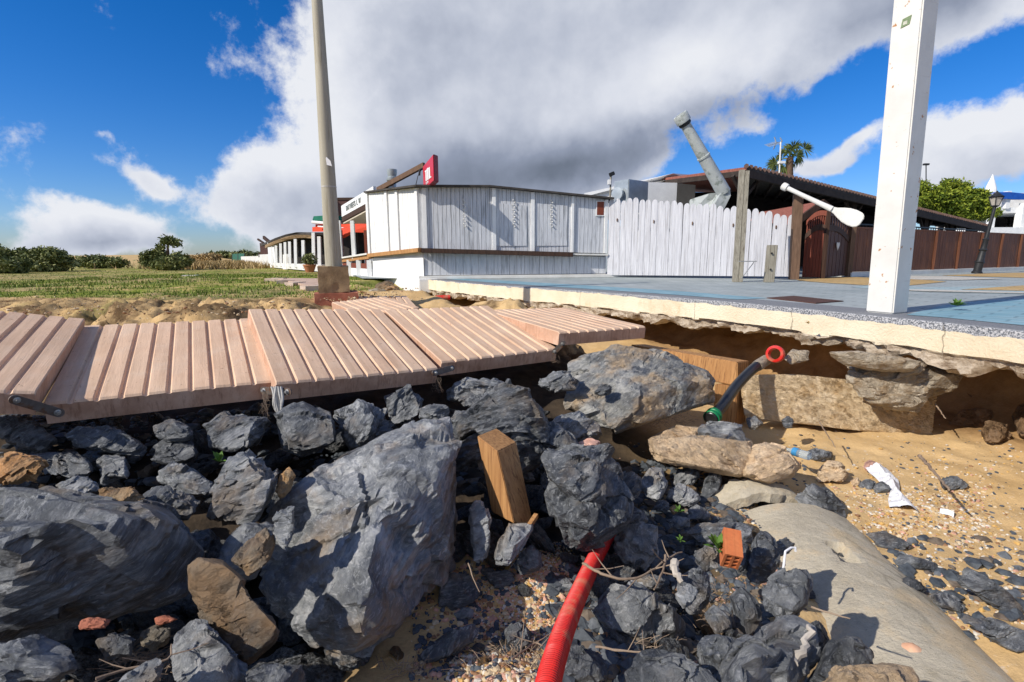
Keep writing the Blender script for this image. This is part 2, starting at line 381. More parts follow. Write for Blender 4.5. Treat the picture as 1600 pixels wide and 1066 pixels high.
MAT['roof_dark'] = simple('dark_roof_felt', (.04, .035, .032), (.09, .08, .072), 5, .9, .4, .01)
MAT['rafter'] = simple('pavilion_timber', (.03, .022, .018), (.065, .048, .038), 5, .85, .3, .004)
MAT['red_sign'] = simple('red_sign_acrylic', (.55, .012, .02), (.62, .02, .03), 3, .35, .02, .001)
MAT['red_dark'] = simple('dark_red_box', (.20, .005, .01), (.25, .008, .015), 3, .4, .02, .001)
MAT['white_sign'] = simple('white_sign_panel', (.8, .8, .79), (.86, .86, .85), 3, .4, .02, .001)
MAT['letter'] = simple('grey_lettering', (.2, .22, .21), (.26, .28, .27), 3, .5)
MAT['awn_orange'] = simple('orange_awning_cloth', (.60, .055, .02), (.72, .085, .03), 3, .8, .1, .002)
MAT['awn_green'] = simple('green_awning_cloth', (.0, .10, .06), (.01, .15, .09), 3, .8, .1, .002)
MAT['awn_blue'] = simple('blue_awning_cloth', (.005, .06, .3), (.01, .09, .4), 3, .8, .1, .002)
MAT['cream_cloth'] = simple('cream_awning_cloth', (.5, .43, .33), (.6, .53, .42), 3, .8, .1, .002)
MAT['brick_dark'] = simple('dark_brick', (.10, .05, .045), (.16, .085, .07), 9, .85, .5, .01)
MAT['terracotta'] = simple('terracotta', (.42, .16, .07), (.52, .22, .10), 5, .8)
MAT['pole'] = simple('weathered_lamp_pole', (.36, .33, .25), (.48, .45, .36), 2, .7, .25, .004, (5, 5, .5), dirt=((.28, .25, .18), 3, (6, 6, .4)))
MAT['mud_block'] = simple('old_concrete_block', (.20, .13, .065), (.36, .25, .14), 6, .9, .8, .012)
MAT['brick_red'] = simple('red_brick', (.30, .10, .06), (.42, .16, .10), 7, .9, .6, .01)
MAT['pvc_red'] = simple('red_conduit', (.60, .010, .007), (.74, .020, .013), 3, .45, .1, .001, spec=.45, dirt=((.50, .13, .07), 7))
MAT['pvc_black'] = simple('black_plastic_pipe', (.008, .009, .010), (.02, .021, .022), 4, .35, .05, .001, spec=.5)
MAT['pvc_green'] = simple('green_plastic', (.0, .16, .05), (.01, .22, .08), 4, .4)
MAT['steel'] = simple('rusty_steel_strap', (.12, .10, .09), (.22, .19, .165), 14, .55, .3, .003, metal=.5, dirt=((.16, .07, .03), 12))
MAT['bolt'] = simple('zinc_bolt', (.35, .34, .32), (.5, .49, .46), 20, .4, .2, .002, metal=.7)
MAT['rag'] = simple('grey_rag', (.38, .36, .33), (.62, .6, .56), 12, .9, .6, .004)
MAT['stick'] = simple('driftwood', (.15, .10, .07), (.36, .27, .19), 9, .9, .5, .003)
MAT['stick_pale'] = simple('bleached_driftwood', (.38, .33, .27), (.58, .52, .44), 9, .9, .5, .003)
MAT['plastic_w'] = simple('white_plastic', (.7, .7, .72), (.85, .85, .86), 9, .5, .3, .003)
MAT['hollow_brick'] = simple('orange_hollow_brick', (.48, .13, .045), (.62, .2, .07), 12, .85, .5, .004)
MAT['shell'] = simple('orange_shell', (.62, .3, .16), (.78, .5, .33), 9, .6, .3, .003)
MAT['manhole'] = simple('rusty_cover', (.06, .028, .02), (.11, .05, .035), 30, .8, .5, .004)
MAT['pillar'] = simple('chipped_white_pillar', (.72, .71, .66), (.83, .82, .77), 1.5, .5, .12, .003, dirt=None)
MAT['green_leaf'] = simple('fresh_leaf', (.05, .12, .015), (.11, .2, .03), 20, .7)
MAT['trunk'] = simple('bark', (.08, .05, .03), (.16, .1, .06), 8, .9, .8, .02)
# pillar: rust freckles
t = NT('chipped_pillar_paint'); v = t.mapping('Object', (1, 1, 1))
c = t.ramp(t.noise(v, 2.5, 5, .6), [(.3, (.60, .59, .55)), (.7, (.72, .71, .67))])
r1 = t.ramp(t.noise(v, 13, 4, .6), [(.655, 0.), (.69, 1.)]); c = t.mix(r1, c, (.42, .2, .07))
r3 = t.ramp(t.noise(t.mapping('Object', (1, 1, 12)), 2.2, 6, .7), [(.62, 0.), (.68, .45)]); c = t.mix(r3, c, (.52, .49, .44))
MAT['pillar'] = t.done(c, .5, t.noise(v, 30, 5, .6), .25, .004)
# half buried concrete pipe
t = NT('worn_concrete'); v = t.mapping('Object', (1, 1, 1))
c = t.ramp(t.noise(v, 2.2, 8, .65), [(.3, (.42, .365, .27)), (.7, (.62, .555, .43))])
c = t.mix(.4, c, t.ramp(t.noise(v, 45, 4, .6), [(.3, .6), (.7, 1.)]), 'MULTIPLY')
r1 = t.ramp(t.noise(v, 3.1, 9, .7, .4), [(.56, 0.), (.63, .55)]); c = t.mix(r1, c, (.34, .29, .20))
ln1 = t.math('ABSOLUTE', t.math('SUBTRACT', t.noise(t.mapping('Object', (1, .25, 1)), 3.5, 4, .5, .6), .5)); c = t.mix(t.math('MULTIPLY', t.ramp(ln1, [(0., .8), (.02, 0.)]), t.ramp(t.noise(v, 1.5, 3), [(.45, 0.), (.6, 1.)])), c, (.20, .18, .14))
sdm = t.ramp(t.noise(v, 2.6, 9, .72), [(.5, 0.), (.62, .7)]); c = t.mix(sdm, c, (.60, .46, .28))
spk = t.ramp(t.noise(v, 55, 3, .6), [(.66, 0.), (.74, .8)]); c = t.mix(spk, c, (.20, .17, .13))
MAT['concrete'] = t.done(c, .9, t.math('ADD', t.noise(v, 60, 6, .75), t.math('MULTIPLY', t.noise(v, 9, 8, .7), 2.2)), .8, .012)
# foliage
def leaf_mat(name, dark, mid, pale):
    t = NT(name); a = t.noise(t.tc.outputs['Object'], .9, 4, .6)
    g = t.n('ShaderNodeNewGeometry')
    c = t.ramp(t.math('ADD', t.math('MULTIPLY', a, .6), t.math('MULTIPLY', g.outputs['Random Per Island'], .4)), [(.3, dark), (.5, mid), (.72, pale)])
    t.done(c, .7)
    return t.mat
MAT['bush'] = leaf_mat('dark_bush_leaves', (.05, .07, .018), (.14, .165, .045), (.30, .30, .12))
MAT['pine'] = leaf_mat('bright_pine_leaves', (.05, .085, .006), (.14, .19, .012), (.27, .30, .03))
MAT['palm'] = leaf_mat('palm_leaves', (.04, .06, .012), (.10, .13, .03), (.2, .23, .06))
MAT['dry'] = leaf_mat('dry_grass', (.2, .13, .05), (.38, .26, .11), (.5, .38, .18))
MAT['grass'] = leaf_mat('green_grass', (.07, .12, .012), (.15, .21, .025), (.30, .33, .07))

# ------------------------------------------------------------------ terrain
def sst(a, b, x):
    t = np.clip((x - a) / (b - a), 0, 1); return t * t * (3 - 2 * t)
EPX = [(560, 425), (660, 436), (760, 444.5), (860, 451), (1000, 460.5), (1130, 470.5), (1260, 482.5), (1360, 492.5), (1480, 504), (1600, 517), (1760, 537), (2100, 590), (2700, 720)]
EDGE = [G(x, y, 1.2) for x, y in EPX]
EN = np.array([[p.x, p.y] for p in EDGE])
def edge_dist(x, y):
    """signed distance to promenade edge, positive outside (towards the beach)"""
    x = np.atleast_1d(x).astype(float); y = np.atleast_1d(y).astype(float)
    best = np.full(x.shape, 1e9); sg = np.ones(x.shape)
    n = len(EN)
    for i in range(n - 1):
        a = EN[i]; b = EN[i + 1]; d = b - a; l2 = (d ** 2).sum()
        t = ((x - a[0]) * d[0] + (y - a[1]) * d[1]) / l2
        if i == 0: t = np.clip(t, -1e3, 1)
        elif i == n - 2: t = np.clip(t, 0, 1e3)
        else: t = np.clip(t, 0, 1)
        cx = a[0] + t * d[0]; cy = a[1] + t * d[1]
        dd = np.hypot(x - cx, y - cy)
        cr = d[0] * (y - a[1]) - d[1] * (x - a[0])
        m_ = dd < best
        best = np.where(m_, dd, best); sg = np.where(m_, np.where(cr < 0, 1., -1.), sg)
    return best * sg
def H(x, y, detail=True):
    x = np.atleast_1d(x).astype(float); y = np.atleast_1d(y).astype(float)
    z0 = np.zeros_like(x); q = np.stack([x, y, z0], 1)
    u = (x + 2.6) * -.543 + (y - 2.85) * .84
    base = np.interp(u, [-3, -1.2, -.4, .2, 1.2, 2.5], [.22, .33, .46, .62, .80, .92])
    nz = fbm(q * 1.6, 4, 3) - .5
    nz2 = fbm(q * 5.0, 4, 31) - .5
    sc = sst(6.15, 6.75, y + nz * 1.5 + nz2 * .35)
    left = base * (1 - sc) + 1.15 * sc
    left = left + .13 * sst(2.0, 1.2, y)
    right = .10 + .05 * sst(2.5, 1.0, y)
    wx = sst(.5, 1.7, x) * (1 - sst(7, 9, y)) 
    h = left * (1 - wx) + right * wx
    e_ = edge_dist(x, y)
    near = e_ - .5 * nz
    w = np.clip(sst(.6, 1.9, near) + sst(13, 15, y), 0, 1)
    h = h * w + (1 - w) * np.minimum(h, .14 + .36 * sst(6, 10, y))
    cave = sst(-.9, -2.0, e_ + .5 * nz)
    h = np.where(e_ < 0, h * (1 - cave) + 1.0 * cave, h)
    outside = e_ > 0
    if detail:
        amp = np.where(y < 14, 1., 0.) * (1 - sst(-1.8, -2.4, e_))
        h = h + amp * ((fbm(q * 3.1, 4, 11) - .5) * .10 + (fbm(q * 16, 3, 12) - .5) * .022 + nz2 * .03)
        scz = sst(5.9, 6.3, y) * (1 - sst(6.9, 8.6, y)) * (x < 1)
        h = h + scz * ((fbm(q * 4.2, 4, 21) - .45) * .22 + (np.abs(fbm(q * 9, 4, 22) - .5) * -.30 + .03) + (fbm(q * 26, 3, 23) - .5) * .07)
    if detail:
        pile = (1 - sst(.7, 1.5, x)) * (1 - sst(1.4, 2.4, u)) * sst(-3.0, -2.4, u) * (1 - sst(.1, .5, 1.3 * np.exp(-(((x + .05) / .52) ** 2 + ((y - 1.8) / .62) ** 2))))
        h = h - .16 * pile
    if detail: h = h - .24 * np.exp(-((x + 1.75) / 1.25) ** 4 - ((y - 7.5) / 1.7) ** 4)
    # gentle field and dunes far left
    far = sst(45, 90, y) * (x < 0) * .75
    h = h + sst(10, 40, y) * (fbm(q * .12, 3, 5) - .5) * .25 * (e_ > 3)
    h = h + far * (fbm(q * .035, 4, 6) - .25) * 3.2 * (e_ > 3)
    h = h + sst(200, 700, y) * (e_ > 3) * (fbm(q * .006, 3, 9)) * 6 * (x < 0)
    h = np.where((e_ < -2.2), np.minimum(h, 1.0), h)
    return h
_gx = None
def gd(px, py, lift=0.0):
    """axis depth at which the view ray meets the terrain"""
    v = direc(px, py); ts = np.linspace(.6, 14, 340)
    hh = H(v.x * ts, v.y * ts, False) + lift
    zz = 1.8 + v.z * ts
    k = np.argmax(zz < hh); k = k if zz[k] < hh[k] else len(ts) - 1
    return float(ts[k] * v.dot(fw))
def ground_pt(px, py, lift=0):
    v = direc(px, py); d = gd(px, py); return P(px, py, d) + Vector((0, 0, lift))

def axis(lo, hi, step, far, g=1.13):
    a = list(np.arange(lo, hi, step)); s_ = step; v_ = a[-1]
    while v_ < far: s_ *= g; v_ += s_; a.append(v_)
    s_ = step; v_ = lo; b = []
    while v_ > -far: s_ *= g; v_ -= s_; b.append(v_)
    return np.array(b[::-1] + a)
gx = axis(-6.5, 6.5, .045, 2500); gy = axis(.5, 10.5, .045, 4000)
gy = gy[gy > -60]
X, Y = np.meshgrid(gx, gy); xf = X.ravel(); yf = Y.ravel()
zf = H(xf, yf)
nx, ny = len(gx), len(gy)
me = bpy.data.meshes.new('ground')
me.vertices.add(nx * ny); me.vertices.foreach_set('co', np.stack([xf, yf, zf], 1).astype(np.float32).ravel())
ii, jj = np.meshgrid(np.arange(nx - 1), np.arange(ny - 1)); k = (jj * nx + ii).ravel()
quads = np.stack([k, k + 1, k + nx + 1, k + nx], 1)
me.loops.add(quads.size); me.loops.foreach_set('vertex_index', quads.ravel().astype(np.int32))
me.polygons.add(len(quads)); me.polygons.foreach_set('loop_start', (np.arange(len(quads)) * 4).astype(np.int32))
me.polygons.foreach_set('loop_total', np.full(len(quads), 4, np.int32)); me.polygons.foreach_set('use_smooth', np.ones(len(quads), bool))
me.update(); me.validate()
ef = edge_dist(xf, yf); q3 = np.stack([xf, yf, zf * 0], 1)
gn = fbm(q3 * .9, 5, 41)
grass = sst(7.7, 8.8, yf + (gn - .5) * 4.5 + np.clip(xf + 4.5, 0, 9) * -1.0) * (ef > .4)
grass = grass * (1 - .85 * sst(42, 60, yf))
uu = (xf + 2.6) * -.543 + (yf - 2.85) * .84
dirt = (1 - sst(.7, 1.6, xf + (gn - .5) * 1.2)) * (1 - sst(1.2, 2.2, uu)) * (1 - sst(.15, .6, 1.3 * np.exp(-(((xf + .05 + .25 * (gn - .5)) / .50) ** 2 + ((yf - 1.8) / .58) ** 2))))  # rubble soil mask, also spreads the painted shade of gaps between rocks
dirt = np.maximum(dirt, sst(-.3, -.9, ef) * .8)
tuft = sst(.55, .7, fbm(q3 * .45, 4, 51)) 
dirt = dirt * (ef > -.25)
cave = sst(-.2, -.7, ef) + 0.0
bank = sst(6.0, 6.3, yf) * (1 - sst(7.6, 9, yf)) * sst(.36, .52, fbm(q3 * 2.2, 5, 45)) * (ef > 1)
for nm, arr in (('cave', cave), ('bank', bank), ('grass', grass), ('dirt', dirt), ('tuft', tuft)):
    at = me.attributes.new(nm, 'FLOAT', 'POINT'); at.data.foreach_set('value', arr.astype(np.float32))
t = NT('sand_and_grass'); v = t.mapping('Object', (1, 1, 1))
sand = t.ramp(t.noise(v, 1.3, 6, .6), [(.3, (.55, .36, .16)), (.7, (.69, .48, .24))])
sand = t.mix(.35, sand, t.ramp(t.noise(v, 90, 3, .6), [(.3, .55), (.7, 1.)]), 'MULTIPLY')
peb = t.ramp(t.noise(v, 26, 3, .5), [(.64, 0.), (.7, .6)]); sand = t.mix(peb, sand, (.62, .5, .36))
soil_gap_shade = t.ramp(t.noise(v, 5, 6, .7), [(.3, (.022, .018, .015)), (.7, (.085, .062, .042))])  # dark soil deepened, so shade between rocks is put into its colour
c = t.mix(t.attr('dirt'), sand, soil_gap_shade)
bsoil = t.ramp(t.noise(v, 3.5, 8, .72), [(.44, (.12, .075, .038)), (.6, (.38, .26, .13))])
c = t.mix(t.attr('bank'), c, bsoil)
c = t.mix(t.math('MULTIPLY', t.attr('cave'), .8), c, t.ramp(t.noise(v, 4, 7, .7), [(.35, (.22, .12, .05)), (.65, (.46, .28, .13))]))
gcol = t.ramp(t.noise(v, .5, 8, .65), [(.3, (.08, .125, .012)), (.5, (.17, .21, .025)), (.72, (.36, .33, .10))])
gcol = t.mix(t.attr('tuft'), gcol, (.20, .19, .07))
gm = t.math('MULTIPLY', t.attr('grass'), t.ramp(t.noise(v, 1.2, 6, .7), [(.36, .2), (.56, 1.)]))
c = t.mix(gm, c, gcol)
MAT['ground'] = t.done(c, .95, t.math('ADD', t.noise(v, 55, 6, .7), t.math('MULTIPLY', t.noise(v, 9, 5, .6), 2.)), .55, .012, spec=.1)
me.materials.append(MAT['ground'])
tag(bpy.data.objects.new('ground', me), kind='structure'); col.objects.link(bpy.data.objects['ground'])

# ------------------------------------------------------------------ promenade
def resample(pts, step):
    out = []
    for a, b in zip(pts[:-1], pts[1:]):
        n = max(1, int((b - a).length / step)); out += [a.lerp(b, i / n) for i in range(n)]
    return out + [pts[-1]]
ES = resample(EDGE[1:], .035)
def inward(i, arr):
    a = arr[max(i - 6, 0)]; b = arr[min(i + 6, len(arr) - 1)]; d = (b - a).normalized(); return Vector((-d.y, d.x, 0))
arr = np.array([[p.x, p.y, p.z] for p in ES])
prof = [(.60, 1.2), (.30, 1.2), (.015, 1.2), (0, 1.19), (0, 1.155), (.002, 1.12), (0, 1.07), (.003, 1.02), (0, .97), (.0, .94), (.02, .925), (.025, .89), (.035, .85), (.06, .815), (.13, .80), (.3, .83), (.55, .88), (1.0, .93), (1.8, .95), (3.5, .96)]
vs = []; npf = len(prof)
pa = np.array(prof)
for i, p in enumerate(ES):
    w = inward(i, ES); base = np.array([[p.x + w.x * a, p.y + w.y * a, z] for a, z in prof])
    s_ = fbm(np.array([[p.x * 2.5, p.y * 2.5, .3]]), 3, 61)[0] - .5; s2 = fbm(np.array([[p.x * 6, p.y * 6, .7]]), 6, 62, .68)[0] - .5
    nn = fbm(base * np.array([6., 6., 14.]), 5, 63, .62) - .5
    for j in range(npf):
        if j >= 8:
            k_ = min(1, (j - 7) / 4)
            base[j, 2] += (s_ * .20 + s2 * .12) * k_ * (1 if j > 9 else .35) + (nn[j] * .12 if j > 9 else 0)
            if j > 9: base[j, :2] += np.array([w.x, w.y]) * (nn[j] * .20 + s2 * .10 + max(0, s_) * .25 * k_)
        elif 4 <= j: base[j, :2] += np.array([w.x, w.y]) * nn[j] * .012
    vs += [tuple(r) for r in base]
mb = MB(); fs = []; mi = []
for i in range(len(ES) - 1):
    for j in range(npf - 1):
        fs.append((i * npf + j, (i + 1) * npf + j, (i + 1) * npf + j + 1, i * npf + j + 1))
mb.add(vs, fs)
JX = [G(x_, 1e0 * y_, 1.15).x for x_, y_ in ((1262, 492), (1497, 516), (1075, 470), (905, 458))]
t = NT('promenade_edge'); v = t.mapping('Object', (1, 1, 1))
sepx = t.n('ShaderNodeSeparateXYZ'); t.l(t.tc.outputs['Object'], sepx.inputs[0]); z = sepx.outputs['Z']; xx = sepx.outputs['X']
gran = t.ramp(t.noise(v, 75, 2, .5), [(.38, (.10, .11, .125)), (.5, (.30, .31, .33)), (.62, (.55, .55, .56))])
cream = t.ramp(t.noise(v, 1.8, 7, .6), [(.3, (.70, .58, .40)), (.6, (.80, .71, .53))])
cr2 = t.ramp(t.noise(t.mapping('Object', (1, 1, .5)), 3, 7, .7), [(.56, 0.), (.7, .6)]); cream = t.mix(cr2, cream, (.62, .42, .22))
crk = t.ramp(t.noise(v, 8, 8, .7), [(.66, 0.), (.7, .7)]); cream = t.mix(crk, cream, (.86, .8, .68))
rough = t.ramp(t.noise(t.mapping('Object', (1, 1, 2.5)), 6, 8, .75), [(.36, (.15, .10, .06)), (.5, (.42, .34, .25)), (.66, (.66, .57, .45))])
lim = t.math('SUBTRACT', 1.172, t.math('MULTIPLY', t.math('MULTIPLY', xx, .011), 1))
bn = t.math('MULTIPLY', t.math('SUBTRACT', t.noise(v, 3.2, 7, .6), .5), .12)
isgran = t.math('MULTIPLY', t.math('SUBTRACT', t.math('ADD', z, bn), lim), 400, True)
isr = t.math('MULTIPLY', t.math('SUBTRACT', .93, t.math('ADD', z, t.math('MULTIPLY', bn, .9))), 300, True)
c = t.mix(isgran, cream, gran)
flat = t.math('MULTIPLY', t.math('SUBTRACT', z, 1.193), 400, True)
c = t.mix(t.math('MULTIPLY', flat, .8), c, (.18, .185, .195))
jn = None
for jx in JX:
    a_ = t.math('ABSOLUTE', t.math('SUBTRACT', t.math('ADD', xx, t.math('MULTIPLY', t.math('SUBTRACT', t.noise(v, 7, 4, .6), .5), .05)), jx))
    k_ = t.math('SUBTRACT', 1, t.math('MULTIPLY', a_, 260), True); jn = k_ if jn is None else t.math('MAXIMUM', jn, k_)
jn = t.math('MULTIPLY', jn, t.math('LESS_THAN', z, 1.17))
c = t.mix(t.math('MULTIPLY', jn, .8), c, (.10, .08, .05))
c = t.mix(isr, c, rough)
MAT['edge'] = t.done(c, .9, t.math('ADD', t.noise(v, 40, 6, .7), t.math('MULTIPLY', isr, t.noise(v, 14, 6, .7))), .8, .02)
tag(mb.build('promenade_edge', MAT['edge'], smooth=30, recalc=False), kind='structure')
# top sheet
def inner(i): p = ES[i]; w = inward(i, ES); return p + w * .60
rim = [inner(i) for i in range(0, len(ES), 8)]
out = [Vector((160, -30, 1.2)), Vector((420, 60, 1.2)), Vector((300, 500, 1.2)), Vector((-90, 520, 1.2)), Vector((-40, 90, 1.2)), Vector((-14.5, 40, 1.2)), Vector((-4.2, 14.5, 1.2))]
mb = MB(); poly = rim + out
bm = bmesh.new(); vv = [bm.verts.new(p) for p in poly]; bm.faces.new(vv); bmesh.ops.triangulate(bm, faces=bm.faces)
me = bpy.data.meshes.new('promenade'); bm.to_mesh(me); bm.free()
def brickmap(t, v, c, scale, amt=.25, w=.5, h=.25):
    b = t.n('ShaderNodeTexBrick'); t.l(v, b.inputs['Vector']); b.inputs['Scale'].default_value = scale
    b.inputs['Color1'].default_value = (1, 1, 1, 1); b.inputs['Color2'].default_value = (.82, .82, .82, 1); b.inputs['Mortar'].default_value = (.45, .45, .45, 1)
    b.inputs['Mortar Size'].default_value = .012; b.inputs['Brick Width'].default_value = w; b.inputs['Row Height'].default_value = h
    return t.mix(amt, c, b.outputs['Color'], 'MULTIPLY'), b.outputs['Fac']
def paving(name, c1, c2, rot=.9):
    t = NT(name); v = t.mapping('Object', (1, 1, 1), (0, 0, rot))
    c = t.ramp(t.noise(v, 1.4, 8, .68), [(.3, c1), (.7, c2)])
    st = t.ramp(t.noise(t.mapping('Object', (1, 5, 1), (0, 0, rot)), 1.6, 7, .7), [(.5, 0.), (.7, .5)]); c = t.mix(st, c, (.40, .42, .40))
    c, f = brickmap(t, v, c, 1.0, .6, .4, .2)
    return t.done(c, .75, t.math('ADD', t.noise(v, 60, 4, .6), t.math('MULTIPLY', f, -1.)), .4, .004)
me.materials.append(paving('grey_blue_paving', (.25, .29, .29), (.40, .435, .43)))
o = bpy.data.objects.new('promenade', me); col.objects.link(o); tag(o, kind='structure')
for v_ in me.vertices: pass
for p_ in me.polygons:
    if p_.normal.z < 0: me.flip_normals(); break
PB = paving('blue_paving', (.15, .30, .37), (.26, .42, .48)); PY = paving('ochre_paving', (.42, .27, .10), (.55, .37, .15)); PW = paving('pale_paving', (.45, .42, .36), (.6, .57, .5)); PG = paving('light_blue_paving', (.27, .37, .39), (.38, .47, .48))
def patch(name, px, mat, z):
    mb = MB(); pts = [G(x, y, z) for x, y in px]; mb.add(pts, [tuple(range(len(pts)))])
    o = mb.build(name, mat, recalc=False)
    if o.data.polygons[0].normal.z < 0: o.data.flip_normals()
    tag(o, kind='structure')
patch('blue_paving', [(1416, 492), (1480, 496.5), (1600, 508.5), (1800, 531), (1800, 470), (1600, 466), (1530, 470), (1470, 478)], PB, 1.204)
patch('blue_paving', [(665, 433.6), (760, 441), (860, 447.6), (1000, 456.8), (1100, 464), (1150, 468), (1200, 466), (1060, 455), (900, 445), (760, 437), (680, 433.2)], PB, 1.204)
patch('light_paving', [(1330, 449), (1440, 456), (1600, 460), (1800, 464), (1800, 450), (1600, 447), (1440, 449), (1380, 443)], PG, 1.204)
patch('ochre_paving', [(1230, 433), (1250, 438.5), (1290, 442), (1350, 445.5), (1420, 446), (1480, 440), (1420, 435.5), (1340, 433)], PY, 1.208)
patch('ochre_paving', [(1500, 452.5), (1800, 458), (1800, 443), (1600, 446)], PY, 1.208)
patch('ochre_paving', [(1470, 430.5), (1600, 434), (1800, 436), (1800, 424), (1600, 426), (1540, 427.5)], PY, 1.208)
patch('pale_paving', [(1395, 452.5), (1440, 455), (1600, 458.5), (1800, 461.5), (1800, 460), (1600, 456.7), (1440, 452)], PW, 1.212)
patch('pale_paving', [(1380, 434.5), (1440, 437), (1500, 437.5), (1570, 435.5), (1470, 431.5), (1420, 431)], PW, 1.212)
# cover plate
mb = MB(); q = [G(1198, 466.5, 1.2), G(1275, 475, 1.2), G(1318, 471.5, 1.2), G(1240, 463.5, 1.2)]; mb.prism(q, (0, 0, .012))
tag(mb.build('manhole_cover', MAT['manhole'], origin=q[0]), 'rusty brown rectangular cover set in the promenade left of the white pillar', 'manhole cover')

# ------------------------------------------------------------------ rocks
ICO = {}
def ico(sub):
    if sub not in ICO:
        bm = bmesh.new(); bmesh.ops.create_icosphere(bm, subdivisions=sub, radius=1); bm.verts.ensure_lookup_table()
        ICO[sub] = (np.array([v.co[:] for v in bm.verts]), [tuple(v.index for v in f.verts) for f in bm.faces]); bm.free()
    return ICO[sub]
def hull_planes(pts):
    bm = bmesh.new()
    for p in pts: bm.verts.new(p)
    bmesh.ops.convex_hull(bm, input=bm.verts)
    bm.normal_update()
    ns = []; ds = []
    for f in bm.faces:
        n = np.array(f.normal); d = float(n @ np.array(f.verts[0].co))
        if d < 0: n = -n; d = -d
        if d > 1e-5: ns.append(n); ds.append(d)
    bm.free(); return np.array(ns), np.array(ds)
def make_rock(name, pts, mat, sub=4, seed=0, chips=12, amp=.05, strata=.03, sharp=160, notch=12, ndep=.17, fa=.042, frame=None, chip_rng=(.80, .97), freq=9):
    r = np.random.default_rng(seed * 7 + 3)
    pts = np.array([tuple(p) for p in pts]); c = pts.mean(0)
    c = (pts.max(0) + pts.min(0)) / 2 * .5 + c * .5
    if frame is None:
        n = np.array([r.normal(-.3, .35), r.normal(-.2, .4), 1.0]); n /= np.linalg.norm(n)
        a = np.cross(n, [0, 1, .1]); a /= np.linalg.norm(a); b = np.cross(n, a)
        frame = np.stack([a, b, n], 1)
    Lp = (pts - c) @ frame
    ns, ds = hull_planes(Lp)
    ext = (Lp.max(0) - Lp.min(0)) / 2; size = float(np.mean(ext))
    for k in range(chips):
        n = r.normal(size=3); n[2] *= 1.3; n /= np.linalg.norm(n)
        s_ = (Lp @ n).max() * r.uniform(*chip_rng)
        ns = np.vstack([ns, n]); ds = np.append(ds, s_)
    D, faces = ico(sub)
    D = D * np.maximum(ext, size * .35); D = D / np.linalg.norm(D, axis=1)[:, None]
    q = np.maximum(D @ ns.T, 0) / ds
    qm = q.max(1)
    rad = 1 / (qm * ((q / qm[:, None]) ** sharp).sum(1) ** (1 / sharp))
    pos = D * rad[:, None] * 1.04
    so_ = r.uniform(0, 50, 3)
    # fracture ledges: flat breaks with their own crisp edges
    for k in range(notch):
        n = r.normal(size=3); n[2] *= .9
        if k % 2 == 0: n = np.array([r.normal(0, .25), r.normal(0, .25), r.choice([-1., 1.])]) + r.normal(0, .15, 3)
        n /= np.linalg.norm(n); h = pos @ n; d_ = h.max() * r.uniform(.60, .92)
        mk = sst(.50, .535, fbm(pos / size * r.uniform(.7, 1.5) + r.uniform(0, 50, 3), 2, 300 + k))
        ov = np.maximum(h - d_, 0); ov = np.minimum(ov, size * ndep)
        pos = pos - n[None, :] * (ov * mk)[:, None]
    q1 = pos / size
    n1 = fbm(q1 * 1.6 + so_, 5, 1) - .5
    n2 = 1 - np.abs(fbm(q1 * 2.6 + so_ + 9, 4, 2) * 2 - 1)
    st = q1[:, 2] * freq + 2.2 * fbm(q1 * 1.1 + so_ + 3, 3, 4) + .8 * fbm(q1 * 4 + so_, 3, 7)
    saw = st - np.floor(st); saw = np.where(saw < .86, saw / .86, (1 - saw) / .14)
    side = 1 - np.abs(D[:, 2]) ** 2
    msk = sst(.42, .6, fbm(q1 * 1.3 + so_ + 30, 3, 8))
    # planar fracture facets at two scales
    fac = np.zeros(len(pos)); pw = pos + size * .045 * (np.stack([fbm(q1 * 2.2 + so_ + 70 + 9 * a, 3, 70 + a) for a in range(3)], 1) - .5) * 2
    for K, am in ((15, fa), (70 if len(pos) > 5000 else 34, fa * .42), (260 if len(pos) > 30000 else 0, fa * .2)):
        if not K: continue
        an = np.array([1, 1, 2.3]); ci = r.integers(0, len(pos), K); cs_ = pos[ci]
        a_ = pw * an; b_ = cs_ * an
        near = np.argmin((b_ ** 2).sum(1)[None, :] - 2 * a_ @ b_.T, 1)
        tv = r.normal(size=(K, 3)) * (am * 1.25 / (1.8 / math.sqrt(K)))
        of = r.normal(size=K) * am * .55
        fac += of[near] * size + ((pos - cs_[near]) * tv[near]).sum(1)
    fac = np.clip(fac, -.16 * size, .13 * size)
    disp = size * (amp * .6 * n1 + amp * .25 * (n2 - .75) + strata * (saw - .5) * side * msk * 1.1) + fac
    pos = pos + D * disp[:, None]
    me = bpy.data.meshes.new(name); me.from_pydata(pos.tolist(), [], faces)
    me.polygons.foreach_set('use_smooth', [True] * len(faces))
    me.set_sharp_from_angle(angle=math.radians(19))
    me.materials.append(mat); me.update()
    o = bpy.data.objects.new(name, me); col.objects.link(o)
    M3 = Matrix(frame.tolist()); o.matrix_world = Matrix.Translation(Vector(c)) @ M3.to_4x4()
    return o
